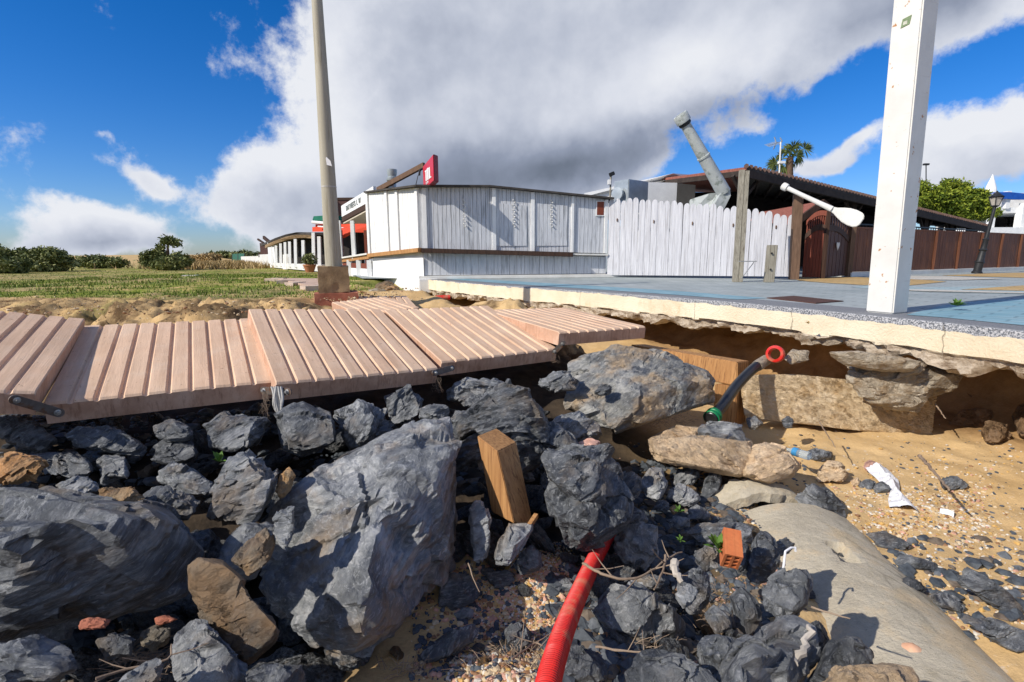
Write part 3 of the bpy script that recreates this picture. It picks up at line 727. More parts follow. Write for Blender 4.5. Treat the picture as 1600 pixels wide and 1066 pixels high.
def R(label, kind, poly, d=None, th=None, ridge=None, tilt=.6, sub=None, extra=None, cat='rock', name=None, group=None, lift=0., front=.42, **kw):
    offs = [p[2] if len(p) > 2 else 0 for p in poly]; poly = [p[:2] for p in poly]
    xs = [p[0] for p in poly]; ys = [p[1] for p in poly]; cx = (min(xs) + max(xs)) / 2; cy = (min(ys) + max(ys)) / 2; yb = max(ys); w = max(xs) - min(xs); h = yb - min(ys)
    seed = int(cx * 13 + cy * 7)
    r = random.Random(seed)
    if d is None: d = gd(cx, min(yb - h * .12, 1064), lift) - .02
    wm_ = w / F * d; hm = h / F * d
    if th is None: th = .85 * min(max(wm_, hm), 1.25 * min(wm_, hm) + .03)
    if sub is None: sub = 6 if w * h > 13000 else 5 if w * h > 1800 else 4
    dd = lambda y: d + (yb - y) / F * d * tilt
    rx, ry = ridge or (cx + w * .08, cy - h * .05)
    pts = [P(x, y, dd(y) + r.uniform(-.1, .1) * th + of_) for (x, y), of_ in zip(poly, offs)]
    if extra: pts += [P(x, y, dd(y) + z) for x, y, z in extra]
    else:
        ta, tb = r.uniform(-.5, .7), r.uniform(-.5, .5)
        for x, y in poly:
            k = r.uniform(.12, .3); X_ = x + (rx - x) * k; Y_ = y + (ry - y) * k
            pts.append(P(X_, Y_, dd(Y_) - th * front * (.62 + ta * (X_ - cx) / max(w, 1) + tb * (Y_ - cy) / max(h, 1))))
        pts.append(P(rx + r.uniform(-.2, .2) * w, ry + r.uniform(-.2, .2) * h, dd(ry) - th * front * .95))
    for x, y in poly:
        X_ = cx + (x - cx) * .62; Y_ = cy + (y - cy) * .62; pts.append(P(X_, Y_, dd(Y_) + th * .5))
    o = make_rock(name or 'rock', pts, MAT[kind], sub, seed, **kw)
    return tag(o, label, cat, group)

S, SL, SB = 'slate', 'slate_light', 'slate_brown'
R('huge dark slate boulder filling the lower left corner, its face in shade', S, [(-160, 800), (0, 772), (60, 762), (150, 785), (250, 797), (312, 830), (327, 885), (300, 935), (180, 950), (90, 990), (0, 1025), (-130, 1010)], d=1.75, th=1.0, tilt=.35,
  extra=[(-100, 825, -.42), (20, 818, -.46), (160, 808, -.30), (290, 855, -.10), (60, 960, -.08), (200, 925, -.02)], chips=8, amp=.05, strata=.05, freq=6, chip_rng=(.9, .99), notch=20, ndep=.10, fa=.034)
R('biggest slate boulder in the centre with a lit grey left face and shaded right side', SL, [(412, 905), (420, 840), (455, 790), (452, 757), (500, 745), (560, 705), (650, 661), (690, 657), (712, 690, .25), (723, 800, .42), (728, 870, .42), (715, 905, .34), (680, 960, .2), (620, 1002), (540, 1030), (480, 1003), (430, 962)], d=1.86, th=.8, tilt=1.0,
  extra=[(706, 700, -.04), (645, 728, -.26), (598, 765, -.38), (520, 760, -.2), (606, 850, -.42), (585, 930, -.36), (470, 860, -.12), (480, 950, -.14), (560, 1000, -.22), (630, 960, -.22)], chips=6, amp=.05, strata=.045, chip_rng=(.93, .99), freq=7, notch=24, ndep=.08, fa=.030)
R('long pale boulder with ochre patches under the timber beam, flat top sloping to camera', 'tan_boulder', [(882, 600), (885, 562), (902, 548), (965, 539), (1030, 556), (1100, 580), (1115, 594), (1112, 628), (1005, 655), (965, 673), (930, 665), (888, 640)], d=4.0, th=1.2, tilt=.9,
  extra=[(885, 635, -.08), (958, 662, -.28), (1010, 622, -.34), (1060, 603, -.26), (1110, 592, -.1), (1000, 658, -.22), (1090, 630, -.06), (905, 560, .1), (1000, 545, .3), (1080, 575, .2)], chips=4, amp=.03, strata=.04, chip_rng=(.94, .99), fa=.022, notch=6, ndep=.08)
R('upright slate boulder behind the standing timber stub', S, [(690, 720), (715, 645), (757, 612), (790, 597), (832, 607), (850, 650), (852, 700), (845, 745), (780, 760), (720, 745)], d=3.0, th=.8, tilt=.5, ridge=(790, 640), amp=.06, strata=.05, chips=16)
R('upper rounded slate block of the pair above the red conduit', S, [(843, 708), (858, 696), (900, 692), (945, 700), (972, 722), (988, 765), (985, 800), (930, 805), (890, 785), (855, 745)], d=2.5, th=.6, tilt=.6, ridge=(930, 750), chips=16, amp=.05)
R('lower slate block pressing down on the red conduit end', S, [(852, 768), (880, 755), (935, 790), (988, 785), (982, 822), (950, 848), (906, 868), (880, 852), (858, 805)], d=2.42, th=.5, tilt=.4, ridge=(905, 810), chips=14, amp=.05)
R('thin brown slate slab standing on edge at the foot of the biggest boulder', SB, [(300, 890), (316, 877), (350, 885), (378, 915), (412, 960), (435, 985), (430, 1005), (398, 1020), (384, 1040), (350, 1020), (316, 975), (303, 925)], d=1.5, th=.13, tilt=.45, chips=2, amp=.05, chip_rng=(.93, .99), notch=8, ndep=.05)
R('tall grey slate boulder left of the biggest boulder with a pointed top', SL, [(325, 805), (335, 770), (362, 712), (376, 697), (405, 700), (430, 722), (438, 750), (420, 790), (380, 828), (343, 830)], d=2.15, th=.4, tilt=.9, ridge=(385, 735), chips=14)
R('jagged slate rock with a curled crest right of the square grey stone', SL, [(246, 730), (268, 711), (290, 732), (332, 755), (328, 778), (290, 777), (250, 752)], lift=.12)
R('square grey stone standing beneath the second walkway slab', SL, [(153, 712), (162, 704), (195, 712), (206, 730), (200, 752), (160, 756)], lift=.15)
R('flat stone with a bright ochre face on top of the lower left boulder', 'ochre', [(150, 768), (175, 760), (205, 762), (230, 780), (225, 792), (185, 795), (155, 780)], d=2.0)
R('thin grey flake lying left of the bright ochre stone', SL, [(83, 756), (115, 744), (140, 746), (160, 765), (120, 776), (90, 768)], d=2.1)
R('grey and ochre wedge at the left edge under the first walkway slab', 'ochre', [(-20, 712), (20, 708), (60, 714), (85, 735), (60, 752), (10, 757), (-20, 750)], d=2.15)
R('dark slate slab lying behind the ochre wedge at the left', S, [(40, 712), (110, 705), (150, 730), (130, 752), (80, 742)], lift=.12)
R('dark slate block tucked under the first walkway slab', S, [(-20, 655), (20, 648), (60, 662), (92, 690), (72, 706), (10, 694)], lift=.15)
R('long dark slate behind the bright ochre stone', S, [(215, 770), (240, 760), (290, 768), (322, 790), (318, 810), (250, 808)], d=2.1)
R('dark slate resting left of the tall pointed boulder, half hidden', S, [(340, 905), (338, 850), (375, 825), (420, 820), (430, 850), (400, 905)], d=1.85)
R('rusty topped slab wedged between the tall pointed boulder and the biggest boulder', SB, [(363, 872), (384, 845), (415, 826), (429, 850), (420, 882), (390, 902)], d=1.75)
R('small oval stone leaning on the left side of the biggest boulder', SL, [(425, 815), (442, 788), (460, 784), (459, 830), (446, 862), (428, 842)], d=1.78)
R('pale slate block at the bottom left beside the brown standing slab', SL, [(275, 985), (300, 958), (330, 985), (385, 1040), (365, 1085), (290, 1095), (272, 1040)], d=1.38)
R('dark slate at the bottom edge below the biggest boulder', S, [(375, 1050), (420, 1035), (470, 1042), (482, 1066), (450, 1110), (380, 1100)], d=1.35)
R('thin upright slate flake left of the timber stub foot', SL, [(733, 790), (742, 772), (758, 778), (768, 820), (766, 858), (756, 886), (742, 880), (735, 835)], d=2.28, th=.14)
R('smooth grey shard leaning right of the upright flake', SL, [(772, 884), (782, 842), (800, 812), (830, 810), (833, 828), (810, 862), (795, 884)], d=2.25, th=.16)
R('blue black rock at the right foot of the biggest boulder', S, [(683, 925), (700, 900), (730, 892), (748, 915), (742, 942), (716, 960), (685, 952)])
R('oblong slate bar on the sand below the biggest boulder', S, [(654, 1014), (700, 987), (738, 973), (748, 985), (742, 1002), (702, 1027), (665, 1037)], th=.14)
R('triangular slate chip on the orange shell sand', S, [(750, 890), (790, 886), (813, 900), (800, 920), (778, 926)])
R('four sided slate stone on the sand left of the red conduit', S, [(787, 977), (815, 967), (829, 985), (832, 1010), (812, 1024), (793, 1007)])
R('small slate chip beside the blue black rock', SL, [(702, 963), (722, 950), (742, 952), (740, 966), (712, 976)])
R('wide slate chip left of the red conduit middle', S, [(868, 905), (888, 900), (905, 915), (900, 930), (872, 928)])
R('pale veined five sided slate right of the conduit end', SL, [(956, 850), (972, 825), (1000, 817), (1029, 822), (1031, 862), (1006, 890), (976, 878)])
R('large streaked slate slab right of the red conduit', SL, [(922, 930), (950, 908), (1000, 913), (1052, 948), (1074, 975), (1066, 993), (1010, 1009), (950, 992), (925, 962)], th=.3)
R('slate slab at the bottom edge behind the red conduit', S, [(826, 1040), (868, 1012), (912, 1009), (948, 1040), (965, 1095), (830, 1100)], d=1.85)
R('rounded slate at the bottom edge, right of the conduit slab', S, [(980, 1042), (1010, 1018), (1050, 1014), (1100, 1038), (1135, 1070), (1100, 1115), (985, 1105)], d=1.42)
R('slate at the bottom edge between two bigger slates', S, [(1088, 1015), (1105, 992), (1140, 995), (1158, 1030), (1130, 1068), (1095, 1050)], d=1.55)
R('largest slate boulder at the bottom right with white scratches', SL, [(1118, 1050), (1150, 1010), (1190, 980), (1238, 969), (1266, 985), (1278, 1030), (1245, 1072), (1185, 1095), (1120, 1085)], d=1.5, th=.42, chips=16)
R('angular slate block leaning on the concrete pipe', S, [(1190, 915), (1208, 888), (1250, 884), (1270, 905), (1263, 946), (1226, 980), (1204, 976), (1191, 946)], d=1.85, chips=16)
R('tall wedge of slate standing right of the hollow brick', S, [(1163, 902), (1170, 860), (1188, 825), (1212, 832), (1217, 870), (1206, 902), (1185, 912)], d=2.2)
R('narrow slate wedge behind the hollow brick', S, [(1128, 850), (1145, 845), (1170, 850), (1172, 895), (1155, 900)], d=2.25)
R('slender slate shard standing below the hollow brick', S, [(1140, 930), (1158, 918), (1185, 940), (1192, 970), (1165, 1003), (1148, 985)], d=1.85)
R('long flat slate lying above the hollow brick', S, [(1056, 840), (1076, 820), (1150, 816), (1182, 828), (1172, 850), (1100, 857)])
R('slate leaning on the concrete pipe at the bottom, right of the scratched boulder', S, [(1262, 1066), (1300, 1006), (1330, 989), (1360, 1010), (1374, 1042), (1352, 1075), (1290, 1085)], d=1.5)
R('yellow sandstone lump at the bottom right edge', 'sandstone', [(1272, 1062), (1310, 1042), (1350, 1034), (1418, 1045), (1428, 1066), (1400, 1115), (1290, 1115)], d=1.36, amp=.08)
R('folded slate rock below the long pale boulder', SL, [(860, 655), (885, 643), (920, 649), (945, 665), (943, 690), (930, 699), (880, 692)], d=3.3)
R('small pink stone by the folded slate rock', 'pink', [(905, 692), (920, 684), (938, 688), (937, 705), (910, 706)], d=3.05)
R('sharp crested slate left of the folded rock', S, [(836, 675), (850, 652), (880, 668), (914, 702), (870, 712), (842, 704)], d=3.0)
R('flat oval slate perched under the end of the fourth walkway slab', SL, [(827, 592), (850, 582), (890, 580), (907, 595), (903, 609), (860, 612)], d=4.0)
R('small dark pebble lying on top of the long pale boulder', S, [(926, 612), (940, 600), (960, 604), (956, 618), (938, 621)], d=3.85)
R('little flat stone on top of the pile left of the upright boulder', SL, [(713, 624), (735, 616), (764, 622), (762, 634), (725, 636)], d=3.75)
R('pale round topped stone above the biggest boulder', SL, [(654, 640), (670, 630), (700, 632), (703, 652), (690, 662), (658, 658)], d=3.2)
R('small grey stone between the pale stone and the upright boulder', SL, [(700, 652), (712, 640), (732, 645), (734, 664), (712, 670)], d=3.15)
R('small cracked stone left of the upright boulder', SL, [(733, 650), (742, 632), (763, 634), (766, 655), (750, 666), (736, 662)], d=3.2)
R('grey stone leaning behind the timber stub', SL, [(735, 700), (742, 670), (768, 660), (775, 700), (770, 740), (745, 735)], d=2.95)
R('pale flake of slate under the third walkway slab', SL, [(560, 665), (590, 655), (620, 660), (600, 690), (565, 700)], lift=.1)
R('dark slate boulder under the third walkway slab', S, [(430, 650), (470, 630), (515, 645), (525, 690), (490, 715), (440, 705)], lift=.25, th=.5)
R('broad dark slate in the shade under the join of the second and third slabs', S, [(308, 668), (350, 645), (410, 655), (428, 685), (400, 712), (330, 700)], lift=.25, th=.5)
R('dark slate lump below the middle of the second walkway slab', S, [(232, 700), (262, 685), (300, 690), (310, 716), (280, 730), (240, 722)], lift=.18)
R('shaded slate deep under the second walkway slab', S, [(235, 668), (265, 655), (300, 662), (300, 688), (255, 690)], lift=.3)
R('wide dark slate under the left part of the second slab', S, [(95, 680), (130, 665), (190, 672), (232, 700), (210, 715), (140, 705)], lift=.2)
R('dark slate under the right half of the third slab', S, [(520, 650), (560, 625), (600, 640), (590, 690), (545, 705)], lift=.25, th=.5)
R('shaded slate standing behind the pale round topped stone', S, [(600, 620), (640, 600), (660, 625), (655, 660), (615, 665)], d=3.7)
R('dark slate below the fourth walkway slab', S, [(690, 610), (730, 590), (780, 588), (800, 605), (750, 625), (700, 630)], d=4.2)
R('sloping slate behind the top of the biggest boulder', S, [(505, 745), (520, 720), (580, 695), (640, 660), (655, 668), (600, 715), (540, 745)], d=2.75)
R('dark navy stone right of the stacked blocks', S, [(962, 750), (978, 732), (1000, 742), (1003, 770), (985, 790), (968, 780)], d=2.85)
R('knobbly blue grey stone in the cluster below the sandstone slab', SL, [(1000, 748), (1014, 730), (1036, 731), (1044, 755), (1030, 786), (1010, 777)])
R('grey stone with flat top in the cluster below the sandstone slab', SL, [(1046, 757), (1060, 733), (1086, 731), (1100, 746), (1086, 762)])
R('wide crumbly slate below the flat topped grey stone', SL, [(1038, 778), (1055, 756), (1085, 765), (1097, 785), (1070, 792)])
R('standing oval slate left of the broken pipe collar', S, [(1094, 780), (1100, 750), (1114, 734), (1129, 745), (1121, 775), (1106, 787)])
R('brown pebble in the slate cluster below the sandstone slab', 'ochre', [(1064, 766), (1075, 757), (1090, 762), (1086, 772), (1068, 772)])
R('small round grey stone in the cluster', S, [(1021, 790), (1032, 780), (1047, 786), (1044, 800), (1026, 800)])
R('dark triangular slate left of the broken pipe collar', S, [(1072, 795), (1090, 788), (1112, 805), (1105, 814), (1076, 812)])
R('flat leaning slate right of the stacked blocks', S, [(976, 808), (1000, 795), (1012, 812), (1005, 822), (980, 822)])
R('blue grey stone above the long flat slate', SL, [(1042, 820), (1052, 806), (1080, 810), (1076, 826), (1050, 828)])
R('orange stone in the rubble above the pale veined slate', 'ochre', [(1044, 794), (1055, 788), (1062, 798), (1052, 804)])
R('grey slate boulder lying on the sandstone slab beside the hose', SL, [(1076, 685), (1090, 662), (1130, 650), (1160, 664), (1170, 690), (1135, 705), (1095, 702)], d=3.72)
R('long tan sandstone slab below the hose', 'sandstone', [(1003, 695), (1012, 680), (1050, 666), (1110, 668), (1180, 688), (1180, 735), (1150, 744), (1100, 731), (1035, 722), (1006, 713)], d=3.55, th=.6, tilt=1.3, amp=.06, strata=.0, fa=.02, notch=4)
R('broken off right end of the sandstone slab', 'sandstone', [(1155, 705), (1190, 690), (1238, 706), (1252, 728), (1243, 745), (1200, 756), (1158, 745)], d=3.5, th=.4, tilt=.9, amp=.07, strata=.0, fa=.02, notch=4)
R('dark slate fan right of the broken pipe collar', S, [(1240, 775), (1262, 750), (1292, 765), (1322, 786), (1318, 806), (1290, 822), (1262, 802)], th=.16)
R('dark stone behind the plastic bottle', S, [(1253, 712), (1272, 700), (1298, 706), (1302, 718), (1270, 722)])
R('rough tan lump of sandstone right of the dark stone', 'sandstone', [(1276, 745), (1290, 722), (1312, 724), (1328, 742), (1318, 756), (1285, 757)], amp=.09)
R('black flat crust on the sand right of the dark slate fan', S, [(1348, 830), (1378, 826), (1412, 842), (1426, 852), (1410, 864), (1370, 854)], th=.08)
R('round dark stone against the right side of the concrete pipe', S, [(1402, 912), (1415, 901), (1438, 908), (1447, 924), (1430, 932)], th=.12)
R('flat dark stone right of the round one beside the pipe', S, [(1450, 930), (1480, 925), (1512, 948), (1502, 958), (1468, 948)], th=.08)
R('long black slate strip on the sand near the right edge', S, [(1470, 880), (1510, 884), (1570, 925), (1625, 958), (1610, 975), (1545, 945), (1490, 905)], th=.08, sub=5)
R('black flat slate at the right edge beside the pipe', S, [(1500, 960), (1540, 958), (1600, 990), (1640, 1020), (1600, 1030), (1530, 992)], th=.1, sub=5)
R('thin black slate crust between the strip and the round stone', S, [(1385, 872), (1420, 866), (1470, 882), (1480, 900), (1440, 892), (1400, 886)], th=.06)
R('curved black crust above the flat slate at the right edge', S, [(1540, 918), (1575, 935), (1615, 960), (1600, 968), (1560, 950)], th=.06)
R('small black stone on the sand beside the stick', S, [(1466, 750), (1490, 740), (1515, 760), (1495, 770), (1470, 766)], th=.08)
R('dark stone just left of the plastic bag', S, [(1340, 758), (1352, 748), (1368, 752), (1366, 765), (1350, 768)])
R('second dark stone between the tan lump and the plastic bag', S, [(1362, 762), (1378, 750), (1394, 762), (1386, 772), (1366, 772)])
R('white stone on the sand above the plastic bag', 'pink', [(1347, 728), (1358, 720), (1373, 724), (1370, 736), (1352, 737)])
R('cream shell stone left of the two dark stones', 'sandstone', [(1328, 752), (1340, 745), (1344, 756), (1334, 762)])
R('brown stone half buried in the cave floor', 'soil_rock', [(1530, 672), (1545, 658), (1572, 662), (1582, 682), (1560, 694), (1536, 690)], d=4.6)
R('larger muddy stone at the back of the cave', 'soil_rock', [(1480, 660), (1500, 640), (1550, 640), (1560, 668), (1500, 678)], d=5.1)
R('muddy stone high in the cave at the right', 'soil_rock', [(1500, 610), (1540, 598), (1590, 610), (1585, 640), (1520, 640)], d=5.4)
R('brown stone at the right edge of the cave', 'soil_rock', [(1580, 640), (1610, 625), (1660, 640), (1650, 690), (1590, 685)], d=4.7)
R('dark stone by the foot of the timber post', S, [(1220, 660), (1230, 648), (1242, 655), (1240, 668), (1226, 670)], d=4.5)
R('dark slate left of the bottle on the sand', S, [(1165, 655), (1180, 650), (1192, 662), (1180, 672), (1168, 668)], d=4.5)
R('broad shaded rock at the bottom left below the huge boulder', S, [(-20, 1010), (40, 995), (110, 1005), (120, 1050), (60, 1085), (-20, 1080)], d=1.3)
R('pointed slate at the bottom edge left of the pale block', SL, [(180, 1075), (200, 1050), (245, 1028), (255, 1040), (235, 1095)], d=1.22)
R('muddy stone below the huge boulder beside the twigs', SB, [(218, 985), (240, 975), (268, 980), (268, 1005), (240, 1020), (222, 1008)], d=1.55)
R('rust red tile fragment under the huge boulder', 'brick_red', [(118, 972), (140, 966), (175, 968), (165, 982), (125, 984)], d=1.5, th=.04)
R('brick coloured fragment right of the rust red tile', 'brick_red', [(240, 966), (262, 962), (278, 968), (270, 976), (245, 977)], d=1.6, th=.04)
R('dark stone right of the muddy one, below the huge boulder', S, [(150, 1000), (180, 990), (210, 1000), (205, 1025), (165, 1030)], d=1.45)
R('brown stone between the tall pointed boulder and the biggest boulder', 'ochre', [(430, 770), (438, 740), (452, 728), (462, 740), (455, 765), (440, 780)], d=2.25)
R('dark slate behind the orange shell sand', S, [(800, 880), (830, 850), (850, 870), (845, 890), (815, 900)], d=2.35)
R('small slate between the conduit and the streaked slab', SL, [(985, 905), (1015, 895), (1040, 905), (1030, 920), (1000, 920)])
R('dark slate below the branch left of the brick', S, [(1060, 905), (1090, 880), (1110, 895), (1108, 940), (1085, 965), (1065, 940)], d=2.0)
R('grey block of slate with square end below the branch', SL, [(1052, 930), (1075, 910), (1092, 920), (1088, 938), (1066, 952)], d=1.85)
R('slate beside the fresh weed and hollow brick', SL, [(1082, 868), (1100, 850), (1125, 856), (1128, 885), (1100, 895)], d=2.2)
R('slate wedge between the two blocks at the bottom right', S, [(1270, 1000), (1255, 975), (1280, 968), (1296, 1000), (1282, 1040)], d=1.62)
R('thin slate right of the scratched boulder with a pale edge', SL, [(1100, 960), (1115, 945), (1140, 960), (1145, 985), (1118, 990)], d=1.8)
R('slate chip above the plastic hook on the pipe', S, [(1206, 850), (1225, 838), (1240, 850), (1232, 868), (1212, 872)], d=2.35)
R('small slate chip at the foot of the tall wedge', S, [(1120, 815), (1138, 805), (1152, 812), (1146, 822), (1126, 824)])

# broken footing under the promenade
def slabbox(name, A, B, C, Hh, mat, label, cat, bevel=.01, noise=.0):
    mb = MB(); mb.para(A, B, C, Hh); o = mb.build(name, mat, origin=A, bevel=bevel); return tag(o, label, cat)
A = P(1165, 612, 5.1); 
R('tan broken concrete footing beam under the promenade edge', 'footing', [(1160, 588), (1240, 585), (1345, 625), (1460, 610), (1450, 682), (1330, 670), (1165, 652)], d=4.95, th=.45, tilt=.15, cat='footing', name='concrete_footing', chips=0, amp=.012, strata=.0, sharp=60, fa=.006, notch=0,
  extra=[(1165, 590, -.02), (1165, 648, -.02), (1445, 625, -.02), (1440, 678, -.02), (1300, 610, -.02)])
R('grey broken concrete block hanging below the promenade edge', 'conc_rough', [(1318, 590), (1330, 580), (1420, 598), (1462, 605), (1440, 625), (1430, 645), (1385, 640), (1322, 612)], d=4.7, th=.35, tilt=.1, cat='concrete block', name='concrete_block', chips=6, amp=.035, strata=.01)
R('wedge of broken foundation running up to the promenade beside the hanging block', 'conc_rough', [(1290, 556), (1400, 560), (1530, 576), (1500, 600), (1450, 635), (1430, 610), (1340, 585)], d=4.75, th=.5, tilt=.3, cat='concrete block', name='concrete_block', chips=6, amp=.04, strata=.01)
R('pebbly broken concrete lip under the promenade right of the red ring', 'conc_rough', [(1290, 550), (1340, 548), (1440, 565), (1435, 580), (1380, 582), (1320, 570)], d=4.6, th=.25, tilt=.1, cat='concrete block', name='concrete_block', chips=6, amp=.06, strata=.0, fa=.02, notch=4)
R('ragged mortar chunk beside the red ring', 'conc_rough', [(1222, 560), (1240, 545), (1268, 548), (1262, 562), (1240, 566), (1232, 572)], d=4.95, th=.12, cat='concrete block', name='concrete_block', amp=.08)

# ------------------------------------------------------------------ filler stones and gravel
base_meshes = []
for k in range(9):
    r = np.random.default_rng(100 + k)
    ext = np.array([1, r.uniform(.55, .9), r.uniform(.3, .6)])
    pts = r.normal(size=(14, 3)); pts /= np.linalg.norm(pts, axis=1)[:, None]; pts *= ext
    o = make_rock('slate_stone', pts, MAT[[S, S, SL, S, SL, SB, S, SL, 'ochre'][k]], 4 if k < 6 else 3, 900 + k, chips=8, amp=.06, frame=np.eye(3)); base_meshes.append(o)
def TL(x, y):
    i = min(max(int(np.searchsorted(gx, x)), 1), nx - 1); j = min(max(int(np.searchsorted(gy, y)), 1), ny - 1)
    fx = (x - gx[i - 1]) / (gx[i] - gx[i - 1]); fy = (y - gy[j - 1]) / (gy[j] - gy[j - 1])
    z = zf; return (z[(j - 1) * nx + i - 1] * (1 - fx) + z[(j - 1) * nx + i] * fx) * (1 - fy) + (z[j * nx + i - 1] * (1 - fx) + z[j * nx + i] * fx) * fy
rr = random.Random(5)
def where(px, py):
    if px < 420 and py < 760: return 'below the left walkway slabs'
    if px < 420 and py < 900: return 'by the tall pointed boulder'
    if px < 420: return 'below the huge left boulder'
    if px < 760 and py < 760: return 'under the third walkway slab'
    if px < 740: return 'at the foot of the biggest boulder'
    if px < 950 and py < 780: return 'beside the timber stub'
    if px < 930: return 'left of the red conduit'
    if py < 860: return 'near the broken pipe collar'
    return 'between conduit and drain pipe'
TONE = ['dark', 'dark', 'pale', 'dark', 'pale', 'brown', 'dark', 'pale', 'ochre']
def place_stone(o, p, s, k, px, py, big):
    o.location = p; o.scale = (s, s, s); o.rotation_euler = (rr.gauss(0, .5), rr.gauss(0, .5), rr.uniform(0, 6.28))
    w_ = where(px, py); sz = 'head sized' if s > .12 else 'fist sized' if s > .07 else 'small' if s > .045 else 'tiny'
    tag(o, f'{sz} {TONE[k]} slate stone loose {w_}', 'stone', f'loose stones {w_}')
used = [False] * 9
def stone_at(px, py, s, ks, sink):
    p = ground_pt(px, py)
    if edge_dist(p.x, p.y)[0] < .8: return 0
    k = rr.choice(ks); o = base_meshes[k] if not used[k] else add_copy(base_meshes[k]); used[k] = True
    tz = TL(p.x, p.y); p.z = (tz + s * .4) if s < .085 else max(tz + s * .3, p.z - .05)
    place_stone(o, p, s, k, px, py, 0); return 1
cnt = 0
while cnt < 135:
    px = rr.uniform(0, 1000); py = 640 + 400 * rr.random() ** 1.35
    if 560 < px < 900 and py > 880: continue
    if px > 880 and py < 700: continue
    cnt += stone_at(px, py, rr.uniform(.08, .18), [0, 1, 2, 3, 4, 0, 1, 3], .1)
cnt = 0
while cnt < 160:
    px = rr.uniform(0, 1330); py = rr.uniform(640, 1064)
    if px > 1000 and py < 720: continue
    if px > 1180 and py < 860: continue
    if 560 < px < 880 and py > 880 and rr.random() < .9: continue
    cnt += stone_at(px, py, rr.choice([.03, .04, .045, .06, .08]) * rr.uniform(.8, 1.3), range(9), .3)
def pebbles(name, n, gen, smin, smax, mats, seed):
    r = np.random.default_rng(seed); D, faces = ico(1)
    fa = np.array(faces); V = []; Fc = []; mi = []
    for i in range(n):
        p = gen(r)
        if p is None: continue
        s = smin + (smax - smin) * r.random() ** 2.5
        ang = r.uniform(0, 6.28); ca, sa = math.cos(ang), math.sin(ang)
        q = D * (1 + r.uniform(-.3, .3, (len(D), 1))) * np.array([1, r.uniform(.6, 1), r.uniform(.35, .7)]) * s
        x = q[:, 0] * ca - q[:, 1] * sa; y = q[:, 0] * sa + q[:, 1] * ca
        V.append(np.stack([x + p[0], y + p[1], q[:, 2] + p[2]], 1)); Fc.append(fa + len(D) * (len(V) - 1)); mi += [int(r.integers(len(mats)))] * len(fa)
    V = np.concatenate(V); Fc = np.concatenate(Fc)
    me = bpy.data.meshes.new(name); me.from_pydata(V.tolist(), [], Fc.tolist())
    for m_ in mats: me.materials.append(m_)
    me.polygons.foreach_set('material_index', mi); me.update()
    o = bpy.data.objects.new(name, me); col.objects.link(o); return tag(o, kind='stuff')
def flat(name, c): return simple(name, tuple(x * .8 for x in c), tuple(min(1, x * 1.1) for x in c), 30, .7)
PM = [flat('grey_pebble', (.1, .115, .13)), flat('slate_pebble', (.06, .07, .085)), flat('white_pebble', (.68, .62, .52)), flat('cream_pebble', (.62, .48, .30)), flat('yellow_pebble', (.62, .38, .12)), flat('brown_pebble', (.3, .16, .08)), flat('rose_pebble', (.6, .34, .24))]
# vectorised ground lookup table for scatter
def scatter(polys, dens=None):
    def gen(r):
        pl = polys[int(r.integers(len(polys)))]
        x0, y0, x1, y1 = pl; px = r.uniform(x0, x1); py = r.uniform(y0, y1)
        v = direc(px, py)
        t_ = 1.5 / -v.z
        for _ in range(3):
            h = TL(v.x * t_, v.y * t_); t_ = (h - 1.8) / v.z
        return (v.x * t_, v.y * t_, h + .002)
    return gen
SH = [simple('slate_shard_dark', (.03, .036, .043), (.10, .115, .13), 25, .6), simple('slate_shard_grey', (.07, .08, .09), (.2, .215, .23), 25, .6), simple('slate_shard_brown', (.08, .06, .045), (.2, .16, .12), 25, .7)]
pebbles('slate_shards', 3200, scatter([(930, 720, 1260, 1066), (960, 730, 1150, 860), (980, 830, 1240, 1066), (930, 720, 1200, 900), (860, 880, 1000, 1066), (0, 940, 320, 1066), (300, 640, 760, 760), (0, 650, 330, 780)] * 3 + [(1380, 840, 1600, 1000)]), .014, .06, [SH[0], SH[0], SH[1], SH[0], SH[2]], 21)
pebbles('gravel', 4800, scatter([(640, 880, 900, 1066), (0, 940, 300, 1066), (950, 690, 1250, 960), (1050, 780, 1200, 1066), (700, 850, 1000, 1066)]), .004, .022, [PM[0], PM[1], PM[1], PM[0], PM[3], PM[5], PM[6]], 1)
pebbles('shell_gravel', 4200, scatter([(790, 845, 900, 960), (1330, 720, 1560, 860), (1300, 760, 1420, 860), (1060, 780, 1230, 1000), (1400, 800, 1600, 1000), (1420, 760, 1540, 830), (960, 780, 1250, 900), (700, 1020, 840, 1066)]), .004, .017, [PM[2], PM[3], PM[4], PM[6], PM[3], PM[2], PM[5]], 2)
pebbles('shell_sand', 5200, scatter([(795, 848, 890, 940), (800, 870, 870, 960), (740, 900, 860, 1000)]), .003, .0085, [PM[3], PM[6], flat('orange_shell_chip', (.75, .38, .2)),  PM[6], PM[2], PM[4]], 3)
pebbles('beach_pebbles', 900, scatter([(1180, 650, 1600, 860), (1400, 690, 1600, 1000)]), .005, .02, [PM[1], PM[2], PM[3], PM[0], PM[4]], 4)
pebbles('bank_gravel', 1300, scatter([(0, 462, 480, 492), (500, 450, 660, 470)]), .006, .03, [PM[3], PM[5], PM[3], PM[5], PM[5]], 5)

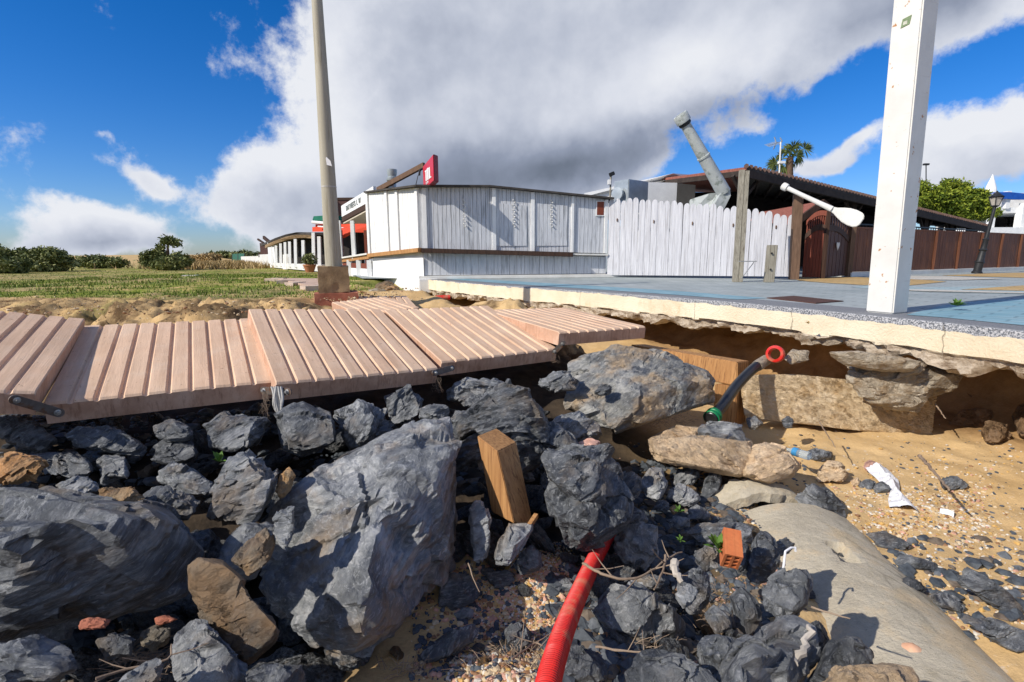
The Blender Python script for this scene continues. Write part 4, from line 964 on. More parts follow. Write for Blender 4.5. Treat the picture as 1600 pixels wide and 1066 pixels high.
# ------------------------------------------------------------------ walkway slabs
def slab(FL, FR, BL, label, nslat=10, th=.133, along=False, BR=None):
    FL, FR, BL = P(*FL), P(*FR), P(*BL)
    if BR: BL = P(*BR) - (FR - FL)
    ex = FR - FL; ey = BL - FL; nrm_ = ex.cross(ey).normalized()
    if nrm_.z < 0: nrm_ = -nrm_
    # make it square
    if along: ex, ey = ey, ex; 
    exn = ex.normalized()
    w = ex.length; l = ey.length
    root = empty('walkway_slab', FL, label, 'walkway slab', 'fallen walkway slabs')
    prof = []; g = .018; gw = .0105; bv = .007; sw = w / nslat
    for i in range(nslat):
        x0 = i * sw + (0 if i == 0 else gw); x1 = (i + 1) * sw - (0 if i == nslat - 1 else gw)
        if i: prof.append((x0 - gw * .35, -g))
        else: prof.append((x0, -bv))
        prof += [(x0 + bv, 0), (x1 - bv, 0)]
        prof.append((x1 + gw * .35, -g) if i < nslat - 1 else (x1, -bv))
    npr = len(prof)
    secs = [(0, -.016), (.008, -.004), (.016, 0)] + [(s_, 0) for s_ in np.linspace(.016, 1 - .016, 9)[1:-1]] + [(1 - .016, 0), (1 - .006, -.004), (1, -.014)]
    vs = []; uv = []
    for s_, dz in secs:
        for x, z in prof:
            zz = max(z + dz, -g - .004) if dz else z
            wob = .0025 * math.sin(x * 47 + s_ * 9) 
            vs.append(FL + exn * x + ey * s_ + nrm_ * (zz + wob * .6)); uv.append((x, s_ * l))
    mb = MB(); fs = []
    for i in range(len(secs) - 1):
        for j in range(npr - 1): fs.append((i * npr + j, i * npr + j + 1, (i + 1) * npr + j + 1, (i + 1) * npr + j))
    mb.add(vs, fs)
    o = mb.build('slatted_top', MAT['deck'], root, recalc=False, smooth=25)
    ul_ = o.data.uv_layers.new(name='UVMap')
    for lp in o.data.loops: ul_.data[lp.index].uv = uv[lp.vertex_index]
    # body: sides and underside
    mb = MB(); top_f = [vs[j] for j in range(npr)]; top_b = [vs[(len(secs) - 1) * npr + j] for j in range(npr)]
    bot = lambda p, s_: p + nrm_ * -th
    fb = []; 
    def strip(tops, bz):
        n = len(tops); b0 = len(mb.v)
        v2 = []
        for p, (x, z) in zip(tops, prof):
            v2.append(p); 
        for p, (x, z) in zip(tops, prof):
            base = p - nrm_ * (p - FL).dot(nrm_)
            base = base + nrm_ * ((FL + ey * bz).dot(nrm_) - FL.dot(nrm_))
            v2.append(base - nrm_ * th)
        mb.add(v2, [(j, j + 1, n + j + 1, n + j) for j in range(n - 1)])
    strip(top_f, 0); strip(top_b, 1)
    for j in (0, npr - 1):
        side = [vs[i * npr + j] for i in range(len(secs))]; n = len(side)
        low = [FL + exn * prof[j][0] + ey * s_ - nrm_ * th for s_, _ in secs]
        mb.add(side + low, [(i, i + 1, n + i + 1, n + i) for i in range(n - 1)])
    c = [FL - nrm_ * th, FL + exn * w - nrm_ * th, FL + exn * w + ey - nrm_ * th, FL + ey - nrm_ * th]
    mb.add(c, [(0, 1, 2, 3)])
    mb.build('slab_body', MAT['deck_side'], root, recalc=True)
    return root
slab((-557, 592, 2.1), (56, 612, 2.75), (-330, 492, 3.2), 'leftmost pink slatted walkway slab, raised above its neighbour and cut by the left edge', 11, BR=(133, 497, 3.95))
slab((67, 630, 2.88), (427, 594, 3.45), (131, 508, 4.0), 'second walkway slab from the left, sunk below both neighbours', 10)
slab((431, 598, 3.3), (685, 575, 4.12), (388, 482, 4.45), 'third walkway slab from the left, tilted up at the back', 10)
slab((690, 565, 4.25), (871, 544, 5.0), (600, 484, 5.3), 'fourth walkway slab from the left, behind the big flat boulder', 10)
slab((874, 519, 4.9), (1009, 510, 5.6), (756, 484, 6.0), 'rightmost walkway slab, highest of the row, ending at the timber beam', 10)
slab((565, 492, 6.3), (655, 480, 6.9), (518, 472, 7.3), 'tilted walkway slab lying behind the third one, near the pole', 8)
# pale second part of the tilted slab
slab((540, 480, 7.0), (650, 478, 7.4), (545, 463, 8.6), 'far walkway slab tipped up beside the lamp pole block', 9)
# link plates
def link(a, b, d1, d2, label):
    p, q = P(a[0], a[1], d1), P(b[0], b[1], d2)
    dr = (q - p).normalized(); nr = (EYE - p); nr.z *= .3; nr = (nr - dr * nr.dot(dr)).normalized(); w_ = nr.cross(dr)
    root = empty('link_plate', p, label, 'link plate', 'steel link plates joining the slabs')
    mb = MB(); n = 8; pts = []
    h = .024
    for k in range(n + 1): an = math.pi / 2 + math.pi * k / n; pts.append(p + (dr * math.cos(an) + w_ * math.sin(an)) * h)
    for k in range(n + 1): an = -math.pi / 2 + math.pi * k / n; pts.append(q + (dr * math.cos(an) + w_ * math.sin(an)) * h)
    mb.prism(pts, nr * .008); mb.build('strap', MAT['steel'], root)
    for c_ in (p + dr * .01, q - dr * .01):
        mb = MB(); mb.lathe(c_ + nr * .006, [(.017, 0), (.017, .004), (.010, .006), (.009, .018), (.003, .019)], 10, nr); mb.build('bolt', MAT['bolt'], root, smooth=True)
link((22, 624), (92, 645), 2.66, 2.84, 'long steel link plate between the leftmost and second walkway slabs')
link((412, 610), (452, 612), 3.36, 3.27, 'steel link plate between the second and third slabs where the rag hangs')
link((678, 583), (706, 575), 4.05, 4.2, 'steel link plate between the third and fourth slabs')
link((866, 550), (880, 536), 4.9, 4.83, 'small steel link plate at the right end of the fourth slab')
# rag
mb = MB(); rr2 = random.Random(3)
pr = []
for k in range(7):
    x0 = 424 + k * 2.6; pts = []
    for i in range(9):
        s_ = i / 8; pts.append(P(x0 + math.sin(s_ * 5 + k) * 2 - s_ * (k - 3) * .8 + s_ * 3, 604 + s_ * (60 - abs(k - 4) * 7), 3.27 + .006 * math.sin(k * 2)))
    mb.tube(pts, [.006, .008, .009, .008, .008, .007, .006, .005, .003], 6)
tag(mb.build('rag', MAT['rag'], origin=P(430, 604, 3.27), smooth=True), 'frayed grey rag hanging from the joint of the second and third slabs', 'rag')
mb = MB()
for (bx, by, bd, n, ln) in ((415, 612, 3.3, 12, 45), (684, 590, 4.1, 9, 28), (868, 555, 4.85, 6, 14)):
    for k in range(n):
        a0 = rr2.uniform(-6, 6); pts = [P(bx + a0 + i * rr2.uniform(-1.5, 1.5), by + i * ln / 6 * rr2.uniform(.6, 1), bd) for i in range(7)]
        mb.tube(pts, .0013, 3, False)
tag(mb.build('root_fibres', MAT['stick'], recalc=False), kind='stuff')

# ------------------------------------------------------------------ pipes, timbers, debris
def corrug(pts, r, pitch, amp, n=20):
    L_ = []
    P_ = [Vector(p) for p in pts]
    # catmull-rom
    cr = []
    for i in range(len(P_) - 1):
        p0 = P_[max(i - 1, 0)]; p1 = P_[i]; p2 = P_[i + 1]; p3 = P_[min(i + 2, len(P_) - 1)]
        seg = max(4, int((p2 - p1).length / (pitch / 6)))
        for k in range(seg):
            t_ = k / seg; cr.append(.5 * ((2 * p1) + (p2 - p0) * t_ + (2 * p0 - 5 * p1 + 4 * p2 - p3) * t_ ** 2 + (3 * p1 - 3 * p2 + p3 - p0) * t_ ** 3))
    s_ = 0; rs = []
    for i, p in enumerate(cr):
        if i: s_ += (p - cr[i - 1]).length
        ph = (s_ / pitch) % 1; rs.append(r + (amp if ph < .5 else -amp) * min(1, 4 * abs(abs(ph - .5) - .0) if False else 1))
    return cr, rs
cr, rs = corrug([P(962, 815, 3.0), P(945, 845, 2.72), P(930, 872, 2.5), P(908, 920, 2.18), P(886, 972, 1.88), P(868, 1025, 1.64), P(855, 1075, 1.47), P(845, 1140, 1.3)], .036, .0115, .0023)
mb = MB(); mb.tube(cr, rs, 24)
tag(mb.build('conduit_pipe', MAT['pvc_red'], origin=cr[0], smooth=50), 'bright red corrugated conduit running from under the slate blocks to the bottom edge', 'conduit')
root = empty('drain_hose', P(1115, 652, 4.15), 'black hose with a green ringed end lying from the promenade down to the sandstone slab', 'hose')
mb = MB(); pts = [P(1198, 562, 5.05), P(1175, 578, 4.85), P(1150, 604, 4.6), P(1130, 632, 4.35), P(1113, 652, 4.18)]
c2, _ = corrug(pts, .047, .02, 0); mb.tube(c2, .047, 20); mb.build('hose_tube', MAT['pvc_black'], root, smooth=True)
ax = (c2[-1] - c2[-12]).normalized()
mb = MB(); mb.lathe(c2[-1] - ax * .05, [(.050, 0), (.064, 0), (.066, .01), (.066, .03), (.060, .035), (.060, .05), (.067, .055), (.067, .075), (.06, .08)], 24, ax, False); mb.build('end_ring', MAT['pvc_green'], root, smooth=True)
mb = MB(); mb.lathe(c2[-1] - ax * .0, [(.056, 0), (.056, .035), (.05, .04), (.02, .036)], 24, ax); mb.build('end_cap', MAT['pvc_black'], root, smooth=True)
ax2 = (c2[0] - c2[10]).normalized()
mb = MB(); mb.lathe(c2[0] - ax2 * .22, [(.052, 0), (.054, .02), (.053, .2), (.05, .22)], 20, ax2, True); mb.build('dusty_sleeve', MAT['conc_rough'], root, smooth=True)
nr = (EYE - P(1210, 553, 4.9)).normalized(); nr = (nr + Vector((-.3, 0, .1))).normalized()
mb = MB(); mb.lathe(P(1210, 553, 4.9) - nr * .07, [(.058, .0), (.078, .0), (.084, .02), (.084, .05), (.078, .07), (.055, .08), (.052, .04), (.05, .0)], 24, nr, False)
tag(mb.build('pipe_ring', MAT['pvc_red'], origin=P(1210, 553, 4.9), smooth=True), 'bright red round pipe collar sticking out under the promenade edge above the hose', 'pipe collar')
mb = MB(); mb.lathe(P(680, 466, 10.3), [(.05, 0), (.05, .3)], 16, (1, .1, .05)); tag(mb.build('pipe_stub', MAT['pvc_red'], origin=P(680, 466, 10.3), smooth=True), 'short piece of red pipe in the rubble under the far promenade edge', 'pipe')

def timber(name, corners, label, cat='timber'):
    mb = MB(); A, B, C, Dv = corners; mb.para(A, B, C, Dv); return tag(mb.build(name, MAT['timber'], origin=A, bevel=.006), label, cat)
# stub: left face, right face, cut top
A = P(770, 700, 2.46); B = P(745, 672, 2.56); C = P(812, 692, 2.62)
down = P(832, 818, 2.38) - P(804, 693, 2.60)
tl, tf, tr = P(745, 681, 2.62), P(777, 706, 2.44), P(807, 691, 2.66); tb = tl + tr - tf
bl_, bf_, br_ = P(768, 800, 2.55), P(803, 818, 2.35), P(833, 818, 2.56)
mb = MB(); bb_ = bl_ + br_ - bf_; mb.add([tl, tf, tr, tb, bl_, bf_, br_, bb_], [(0, 1, 2, 3), (4, 5, 6, 7), (0, 4, 5, 1), (1, 5, 6, 2), (2, 6, 7, 3), (3, 7, 4, 0)])
tag(mb.build('timber_stub', MAT['timber'], origin=tl, bevel=.005), 'sawn orange brown timber stub standing among the slate boulders', 'timber')
# beam
e1 = P(1135, 562, 5.0); w_ = P(1172, 566, 5.25)
dirb = (P(1020, 540, 5.75) - P(1120, 556, 5.1)).normalized()
mb = MB(); a0 = P(1152, 566, 4.95); rt_ = P(1171, 564, 5.15) - a0; dn_ = P(1152, 604, 4.95) - a0; mb.para(a0, a0 + rt_, a0 + dn_, dirb * 1.35)
tag(mb.build('timber_beam', MAT['timber'], origin=a0, bevel=.008), 'thick horizontal timber beam below the promenade edge, behind the pale boulder', 'timber')
mb = MB(); a0 = P(1117, 600, 5.02); rt_ = P(1152, 605, 4.96) - a0; dp = P(1169, 603, 5.18) - P(1152, 605, 4.96); dn_ = Vector((0, 0, -.62)); mb.para(a0, a0 + rt_, a0 + dp, dn_)
tag(mb.build('timber_post', MAT['timber'], origin=a0, bevel=.006), 'short upright timber post under the end of the thick beam', 'timber')
mb = MB(); mb.beam(P(815, 840, 2.3), P(838, 805, 2.42), .02, .02); tag(mb.build('wood_splinter', MAT['timber'], origin=P(815, 840, 2.3)), 'small splinter of wood beside the foot of the timber stub', 'splinter')

# concrete pipe
a_ = Vector((1.84, 3.12, -.13)); b_ = Vector((1.56, .75, -.13)); R1 = .47
mb = MB(); n = 60; k = 90; vs = []
dv = (b_ - a_); dvn = dv.normalized(); sx = dvn.cross(Vector((0, 0, 1))).normalized(); uz = sx.cross(dvn)
for i in range(k + 1):
    p = a_ + dv * i / k
    for j in range(n + 1):
        an = -.1 + (math.pi + .2) * j / n; vs.append(p + (sx * math.cos(an) + uz * math.sin(an) * .70) * R1)
va = np.array([tuple(v) for v in vs]); nn = fbm(va * 3, 4, 71) - .5; hole = np.linalg.norm((va - np.array(P(1330, 862, 2.55))) * np.array([1, 1, 1]), axis=1)
nv = []
hc = None
for idx, v_ in enumerate(vs):
    i = idx // (n + 1); c_ = a_ + dv * i / k; dr = (v_ - c_).normalized()
    nv.append(v_ + dr * (nn[idx] * .02))
hp = min(nv, key=lambda v_: ((v_ - EYE).normalized() - direc(1318, 862)).length + (0 if v_.z > .05 else 1))
nv2 = []
for v_ in nv:
    q_ = (v_ - hp); la = abs(q_.dot(dvn)) / .11; lb = (q_ - dvn * q_.dot(dvn)).length / .05
    rr_ = math.hypot(la, lb) + .25 * math.sin(la * 7)
    nv2.append(v_ - Vector((0, 0, .06 * max(0, min(1, (1.1 - rr_) * 3)))))
mb.add(nv2, [(i * (n + 1) + j, i * (n + 1) + j + 1, (i + 1) * (n + 1) + j + 1, (i + 1) * (n + 1) + j) for i in range(k) for j in range(n)])
ring = [nv2[j] for j in range(n + 1)]; inn = [a_ + (r_ - a_) * .8 for r_ in ring]; inn2 = [r_ + dvn * .5 for r_ in inn]
mb.add(ring + inn + inn2, [(j, j + 1, n + 1 + j + 1, n + 1 + j) for j in range(n)] + [(n + 1 + j, n + 2 + j, 2 * (n + 1) + j + 1, 2 * (n + 1) + j) for j in range(n)])
tag(mb.build('concrete_pipe', MAT['concrete'], origin=a_, smooth=40, recalc=False), 'long pale concrete drain pipe half buried in sand, with a chipped hole in its top', 'pipe')
# collar
mb = MB(); c0 = a_ + Vector((-.16, .13, -.09)); axc = Vector((-.05, 1, .1)).normalized(); sxc = axc.cross(Vector((0, 0, 1))).normalized() * -1; uzc = Vector((0, 0, 1))
vs = []; n = 40
for j in range(n + 1):
    an = .35 + (math.pi - .45) * j / n
    w_ = .17 + .03 * math.sin(j * .9) + .02 * math.sin(j * 2.3)
    dr = -sxc * math.cos(an) * 1 + uzc * math.sin(an); dr = dr
    o_ = .47; i_ = .39
    vs += [c0 + dr * i_ - axc * w_ * .3, c0 + dr * (o_ - .015) - axc * w_ * .3, c0 + dr * o_ - axc * (w_ * .3 - .02), c0 + dr * o_ + axc * w_ * .7, c0 + dr * i_ + axc * w_ * .7]
fs = [(j * 5 + q_, j * 5 + (q_ + 1) % 5, (j + 1) * 5 + (q_ + 1) % 5, (j + 1) * 5 + q_) for j in range(n) for q_ in range(5)] + [(0, 1, 2, 3, 4), tuple(n * 5 + q_ for q_ in (4, 3, 2, 1, 0))]
mb.add(vs, fs)
tag(mb.build('pipe_collar', MAT['concrete'], origin=c0, smooth=40), 'broken arc of concrete collar around the far end of the drain pipe', 'pipe collar')

# hollow brick
c_ = P(1143, 878, 2.06)
Rb = Euler((.5, .1, -.25)).to_matrix()
root = empty('hollow_brick', c_, 'orange hollow brick stuck upright in the slate rubble', 'brick')
mb = MB(); w_, h_, dp_ = .068, .095, .12
for ix in range(3): mb.box(c_ + Rb @ Vector(((ix - 1) * (w_ / 2 - .005), dp_ / 2, 0)), (.010, dp_, h_), Rb)
for iz in range(4): mb.box(c_ + Rb @ Vector((0, dp_ / 2 + .0008, (iz - 1.5) * (h_ / 3 - .0035))), (w_ - .001, dp_, .009), Rb)
mb.build('brick_shell', MAT['hollow_brick'], root)
mb = MB(); mb.box(c_ + Rb @ Vector((0, dp_ - .02, 0)), (w_ - .004, .02, h_ - .004), Rb); mb.build('brick_core', MAT['hollow_brick'], root)
# bottle
root = empty('plastic_bottle', P(1232, 704, 3.95), 'clear plastic bottle with blue label lying by the sandstone slab', 'bottle')
t = NT('clear_plastic'); t.done((.75, .85, .9), .15); t.b.inputs['Transmission Weight'].default_value = .75; MAT['clear'] = t.mat
axb = (P(1258, 711, 3.85) - P(1230, 702, 3.98)).normalized()
mb = MB(); mb.lathe(P(1230, 702, 3.98), [(.012, 0), (.013, .02), (.03, .05), (.032, .16), (.03, .18)], 18, axb); mb.build('bottle_body', MAT['clear'], root, smooth=True)
mb = MB(); mb.lathe(P(1230, 702, 3.98) + axb * .055, [(.0335, 0), (.0335, .04)], 18, axb); mb.build('bottle_label', flat('blue_label', (.05, .25, .5)), root, smooth=True)
# crumpled bag
def cloth(poly_c, name, label, mat, sx, sy, n=26, seed=1, d=None, amp=.05):
    r = np.random.default_rng(seed); vs = []; 
    c_ = ground_pt(*poly_c[0]); e_ = ground_pt(*poly_c[-1]); path = [ground_pt(*p) for p in poly_c]
    pts = resample(path, .02); m_ = 13
    for i, p in enumerate(pts):
        tn = (pts[min(i + 1, len(pts) - 1)] - pts[max(i - 1, 0)]).normalized(); sd_ = tn.cross(Vector((0, 0, 1))).normalized()
        s_ = i / (len(pts) - 1); wd = sx * (.35 + .65 * abs(math.sin(1.2 + s_ * 3.4)))
        for j in range(m_): 
            q_ = p + sd_ * wd * (j / (m_ - 1) - .5); f_ = fbm(np.array([[q_.x * 18, q_.y * 18, seed]]), 4, seed)[0]
            vs.append(q_ + Vector((0, 0, .01 + amp * f_ * (1 - abs(j / (m_ - 1) - .5) * 1.6))))
    mb = MB(); mb.add(vs, [(i * m_ + j, i * m_ + j + 1, (i + 1) * m_ + j + 1, (i + 1) * m_ + j) for i in range(len(pts) - 1) for j in range(m_ - 1)])
    o = mb.build(name, mat, origin=path[0], recalc=False); return tag(o, label, 'plastic bag')
cloth([(1368, 735), (1385, 752), (1400, 775), (1412, 800)], 'plastic_bag', 'crumpled white plastic bag on the sand below the hanging block', MAT['plastic_w'], .16, .2, seed=4, amp=.09)
cloth([(1468, 802), (1490, 808)], 'plastic_scrap', 'scrap of thin white plastic on the pebbly sand', MAT['plastic_w'], .08, .1, seed=9, amp=.05)
# white hook
mb = MB(); hp_ = [P(1224, 888, 2.15), P(1226, 872, 2.16), P(1227, 862, 2.18), P(1236, 856, 2.2), P(1243, 856, 2.2), P(1243, 861, 2.18)]; mb.tube(hp_, .005, 8)
tag(mb.build('plastic_hook', MAT['plastic_w'], origin=hp_[0], smooth=True), 'white plastic hook sticking up beside the concrete pipe', 'hook')
# shell on pipe
mb = MB(); pc = P(1424, 1012, 1.62); vs = []
for i in range(7):
    for j in range(14):
        a = j / 14 * 2 * math.pi; r_ = i / 6
        vs.append(pc + Vector((math.cos(a) * r_ * .028, math.sin(a) * r_ * .022, .012 * (1 - r_ * r_) + .002 * math.sin(a * 9) * r_)))
mb.add(vs, [(i * 14 + j, i * 14 + (j + 1) % 14, (i + 1) * 14 + (j + 1) % 14, (i + 1) * 14 + j) for i in range(6) for j in range(14)])
tag(mb.build('scallop_shell', MAT['shell'], origin=pc, smooth=True, recalc=False), 'orange and white shell lying on the concrete pipe', 'shell')
# sticks
def stick(pts, r, label, mat='stick', name='stick', br=0):
    mb = MB(); seed_ = random.Random(int(pts[0][0])); P3 = [P(*p) for p in pts]; c3, _ = corrug(P3, r, .12, 0)
    c3 = [c + Vector((seed_.gauss(0, r * .25), seed_.gauss(0, r * .25), seed_.gauss(0, r * .25))) for c in c3]
    mb.tube(c3, [r * (1 - .5 * i / len(c3)) for i in range(len(c3))], 7)
    for k in range(br):
        i = int(len(c3) * (k + 1) / (br + 1)); dr_ = Vector((seed_.uniform(-1, 1), seed_.uniform(-1, 1), seed_.uniform(-.1, .6))).normalized()
        mb.tube([c3[i], c3[i] + dr_ * r * 12 + Vector((0, 0, -r)), c3[i] + dr_ * r * 22], [r * .5, r * .35, r * .2], 5)
    return tag(mb.build(name, MAT[mat], origin=c3[0], smooth=True), label, 'stick')
stick([(912, 880, 2.28), (940, 896, 2.12), (975, 905, 2.08), (1010, 897, 2.12), (1045, 872, 2.22), (1068, 862, 2.28)], .0065, 'long curved twig lying across the red conduit', br=5)
stick([(1040, 868, 2.2), (1035, 895, 2.08), (1020, 925, 1.98)], .006, 'forked twig hanging from the long curved one', br=3)
stick([(1238, 1040, 1.5), (1252, 1020, 1.53), (1263, 995, 1.58), (1266, 978, 1.62)], .014, 'bleached stick leaning on the concrete pipe', 'stick_pale')
stick([(1052, 878, 2.1), (1058, 895, 2.03), (1064, 915, 1.96)], .018, 'pale chunk of driftwood among the slates', 'stick_pale', 'driftwood')
stick([(1437, 712, 3.6), (1460, 738, 3.35), (1485, 768, 3.12)], .012, 'brown stick on the sand below the cave')
stick([(1280, 660, 4.4), (1300, 690, 4.1), (1305, 700, 4.0)], .006, 'thin twig on the sand under the footing')
stick([(800, 1030, 1.62), (835, 1005, 1.7), (850, 1012, 1.66)], .004, 'dry twig on the sand left of the red conduit', br=3)
stick([(930, 1010, 1.66), (980, 1018, 1.62), (1040, 1020, 1.6)], .004, 'dry straight twig below the streaked slab', br=3)
stick([(1268, 948, 1.85), (1310, 962, 1.78), (1332, 968, 1.76)], .004, 'thin grey twig lying on the concrete pipe')
stick([(732, 880, 2.1), (740, 905, 2.02), (752, 930, 1.96)], .003, 'thin dry stem at the foot of the upright flake')
stick([(1462, 632, 4.8), (1478, 655, 4.6)], .008, 'root poking out of the cave wall')
stick([(150, 1060, 1.28), (200, 1045, 1.32), (262, 1030, 1.35), (268, 1000, 1.42)], .004, 'brown twig in the lower left rubble', br=4)
# dry litter
mb = MB(); rl = random.Random(12)
for (cx, cy, sxp, syp, n, ln) in ((800, 1040, 60, 22, 110, .07), (230, 1040, 60, 25, 120, .07), (1120, 945, 70, 50, 90, .06), (1270, 930, 15, 40, 60, .06), (1040, 685, 45, 14, 140, .07), (1150, 790, 60, 30, 60, .05), (640, 1050, 40, 12, 50, .05), (1000, 1020, 60, 14, 50, .06), (1260, 1000, 14, 30, 40, .05)):
    for k in range(n):
        p = ground_pt(min(1599, cx + rl.gauss(0, .5) * sxp), min(1062, cy + rl.gauss(0, .5) * syp), .01 + (.16 if cx == 1040 else 0)) ; a = rl.uniform(0, 6.28)
        d_ = Vector((math.cos(a), math.sin(a), rl.uniform(-.1, .7))) * ln * rl.uniform(.4, 1.2)
        mb.tube([p, p + d_ * .5 + Vector((0, 0, .006)), p + d_], .0012, 3, False)
tag(mb.build('dry_litter', MAT['stick'], recalc=False), kind='stuff')
# weeds
def weed(px, py, d, s, n, label, kind='green_leaf'):
    mb = MB(); p = P(px, py, d); r = random.Random(int(px * 3 + py))
    for k in range(n):
        a = r.uniform(0, 6.28); b = r.uniform(.2, 1.2); dr_ = Vector((math.cos(a) * math.cos(b), math.sin(a) * math.cos(b), math.sin(b)))
        tip = p + dr_ * s * r.uniform(.5, 1); sd_ = dr_.cross(Vector((0, 0, 1))).normalized() * s * .16
        md = p + (tip - p) * .6 + Vector((0, 0, s * .08))
        mb.add([p, md + sd_, tip, md - sd_], [(0, 1, 2, 3)])
    return tag(mb.build('weed', MAT[kind], origin=p, recalc=False), label, 'weed')
weed(1122, 858, 2.12, .07, 26, 'fresh green weed growing beside the hollow brick')
weed(1063, 845, 2.25, .03, 12, 'tiny green weed below the long flat slate')
weed(1060, 800, 2.6, .04, 12, 'small green weed behind the orange stone')
weed(1495, 478, 5.4, .10, 30, 'low green weed on the blue paving behind the pillar shadow')
weed(1263, 506, 5.45, .05, 14, 'dry weed growing from the crack in the promenade edge', 'dry')
weed(1495, 527, 4.6, .04, 14, 'small weed in the second crack of the promenade edge', 'dry')
weed(342, 722, 2.5, .07, 12, 'yellow green sprout between the dark slates under the slabs')

# ------------------------------------------------------------------ near pillar and pole
def on_prom(px, py): return G(px, py, 1.2)
# white square pillar
pb = on_prom(1386, 488); dD = (pb - EYE).dot(fw)
ta = P(1431, -30, (P(1431, -30, 1) - EYE).dot(fw) * 0 + dD * .86)
Cb = G(1395, 491, 1.2)  # nearest vertical corner
Lb = G(1356, 487.5, 1.2); Rb_ = G(1412, 488, 1.2)
u1 = (Lb - Cb); u2 = (Rb_ - Cb)
u1 = u1.normalized() * .26; u2 = Vector((-u1.y, u1.x, 0)); u2 = u2 if u2.dot(Rb_ - Cb) > 0 else -u2
depthC = (Cb - EYE).dot(fw)
# lean: choose top so that the corner projects to (1443,0)
Hh = 3.2; best = None
for lx in np.linspace(-.3, .6, 91):
    tp = Cb + Vector((lx, 0, Hh)); v_ = tp - EYE; dz = v_.dot(fw); px = 800 + F * v_.dot(rt) / dz; py = 533 - F * v_.dot(upv) / dz
    tx = 1395 + (1443 - 1395) * (491 - py) / 491
    if best is None or abs(px - tx) < best[0]: best = (abs(px - tx), lx)
lean = Vector((best[1], 0, Hh))
root = empty('pillar', Cb, 'tall square white pillar with rust spots standing at the promenade edge', 'pillar')
mb = MB(); mb.para(Cb, Cb + u1, Cb + u2, lean * 1.35); mb.build('shaft', MAT['pillar'], root, bevel=.012)
n1_ = u1.normalized(); fnorm = -u2.normalized()
f_ = .93; pc = Cb + u1 * .66 + lean * .845 + fnorm * .003
mb = MB(); zz = lean.normalized(); mb.para(pc, pc - n1_ * .075 + zz * .012, pc + zz * .075 + n1_ * -.012, fnorm * .002); st_ = mb.build('sticker', flat('green_sticker', (.22, .3, .16)), root)
mb = MB(); pc2 = pc - n1_ * .02 + zz * .02 + fnorm * .0025; mb.para(pc2, pc2 - n1_ * .035, pc2 + zz * .03, fnorm * .001); mb.build('sticker_mark', flat('sticker_pale', (.6, .6, .5)), root)
mb = MB()
for (a0, a1, hh) in ((.0, 1.0, .62),):
    mb.para(Cb + u1 * -.004 + u2 * -.004 + lean * hh, Cb + u1 * .5 + u2 * -.004 + lean * hh, Cb + u1 * -.004 + u2 * 1.004 + lean * hh, lean.normalized() * .03)
# lamp pole
root = empty('lamp_pole', P(521, 455, 8.3), 'tall tapered concrete pole rising from a cracked block beside the sand bank', 'pole')
mb = MB(); pp = [P(522, 424, 8.3)]; tp = P(491.5, -60, 7.45)
mb.tube([pp[0].lerp(tp, k / 12) for k in range(13)], [.132 - .062 * k / 12 for k in range(13)], 24); pole = mb.build('shaft', MAT['pole'], root, smooth=True)
mb = MB(); q0 = pp[0].lerp(tp, .292); axp = (tp - pp[0]).normalized(); mb.lathe(q0, [(.117, 0), (.116, .02)], 24, axp, False); mb.build('band', MAT['rag'], root)
mb = MB(); q0 = pp[0].lerp(tp, .375) 
pf = q0 + (EYE - q0).normalized() * .113; s1 = Vector((1, 0, 0))
mb.add([pf + s1 * -.05 + axp * -.02, pf + s1 * .07 + axp * -.05, pf + s1 * .05 + axp * .03, pf + s1 * -.01 + axp * .09], [(0, 1, 2, 3)]); mb.build('torn_paper', MAT['plastic_w'], root, recalc=False)
blkA = P(499, 456, 8.05); 
def rough_box(name, c, sz, rotz, mat, parent, amp=.02, seed=1, n=10):
    mb = MB(); bm = bmesh.new(); bmesh.ops.create_cube(bm, size=1); bmesh.ops.subdivide_edges(bm, edges=bm.edges, cuts=n, use_grid_fill=True)
    Rz = Matrix.Rotation(rotz, 3, 'Z'); vs = np.array([v.co[:] for v in bm.verts]); w_ = vs * np.array(sz)
    dsp = (np.stack([fbm(w_ * 6 + 5 * i + seed, 3, seed + i) for i in range(3)], 1) - .5) * 2 * amp
    w_ = w_ + dsp; mb.add([Vector(c) + Rz @ Vector(r_) for r_ in w_], [tuple(v.index for v in f.verts) for f in bm.faces]); bm.free()
    return mb.build(name, mat, parent, smooth=35)
zb = P(521, 455, 8.3)
rough_box('foot_block', zb + Vector((0, .05, .19)), (.47, .42, .42), .35, MAT['mud_block'], root, .02, 3)
rough_box('brick_base', zb + Vector((.03, .05, -.12)), (.66, .55, .20), .3, MAT['brick_red'], root, .02, 5)

# ------------------------------------------------------------------ white kiosk
def vline(px, py, px2, py2): pass
GZ = 1.2
def at_depth_ground(px, d): # point on promenade plane at given column/depth
    lo = 400
    a = P(px, 420, d); a.z = GZ; return a
KL = at_depth_ground(660, 13.6); KR = at_depth_ground(948, 14.2); KX = at_depth_ground(580, 15.6)
def zof(px, py, p):  # height where pixel row py crosses the vertical through p
    dz = (p - EYE); d = dz.dot(fw)
    for _ in range(6):
        q_ = P(px, py, d); d = d * ((p.xy - EYE.xy).length / (q_.xy - EYE.xy).length)
    return P(px, py, d).z
root = empty('beach_kiosk', KL, 'white boarded beach kiosk with a counter ledge, shut, at the promenade corner', 'kiosk')
zt0 = zof(660, 291, KL); zt1 = zof(948, 310, KR); ztm = 0
zl0 = zof(660, 388, KL); zl1 = zof(948, 396, KR); zx = zof(580, 300, KX); zlx = zof(580, 397, KX)
fr = (KR - KL).normalized(); fn = Vector((fr.y, -fr.x, 0)); 
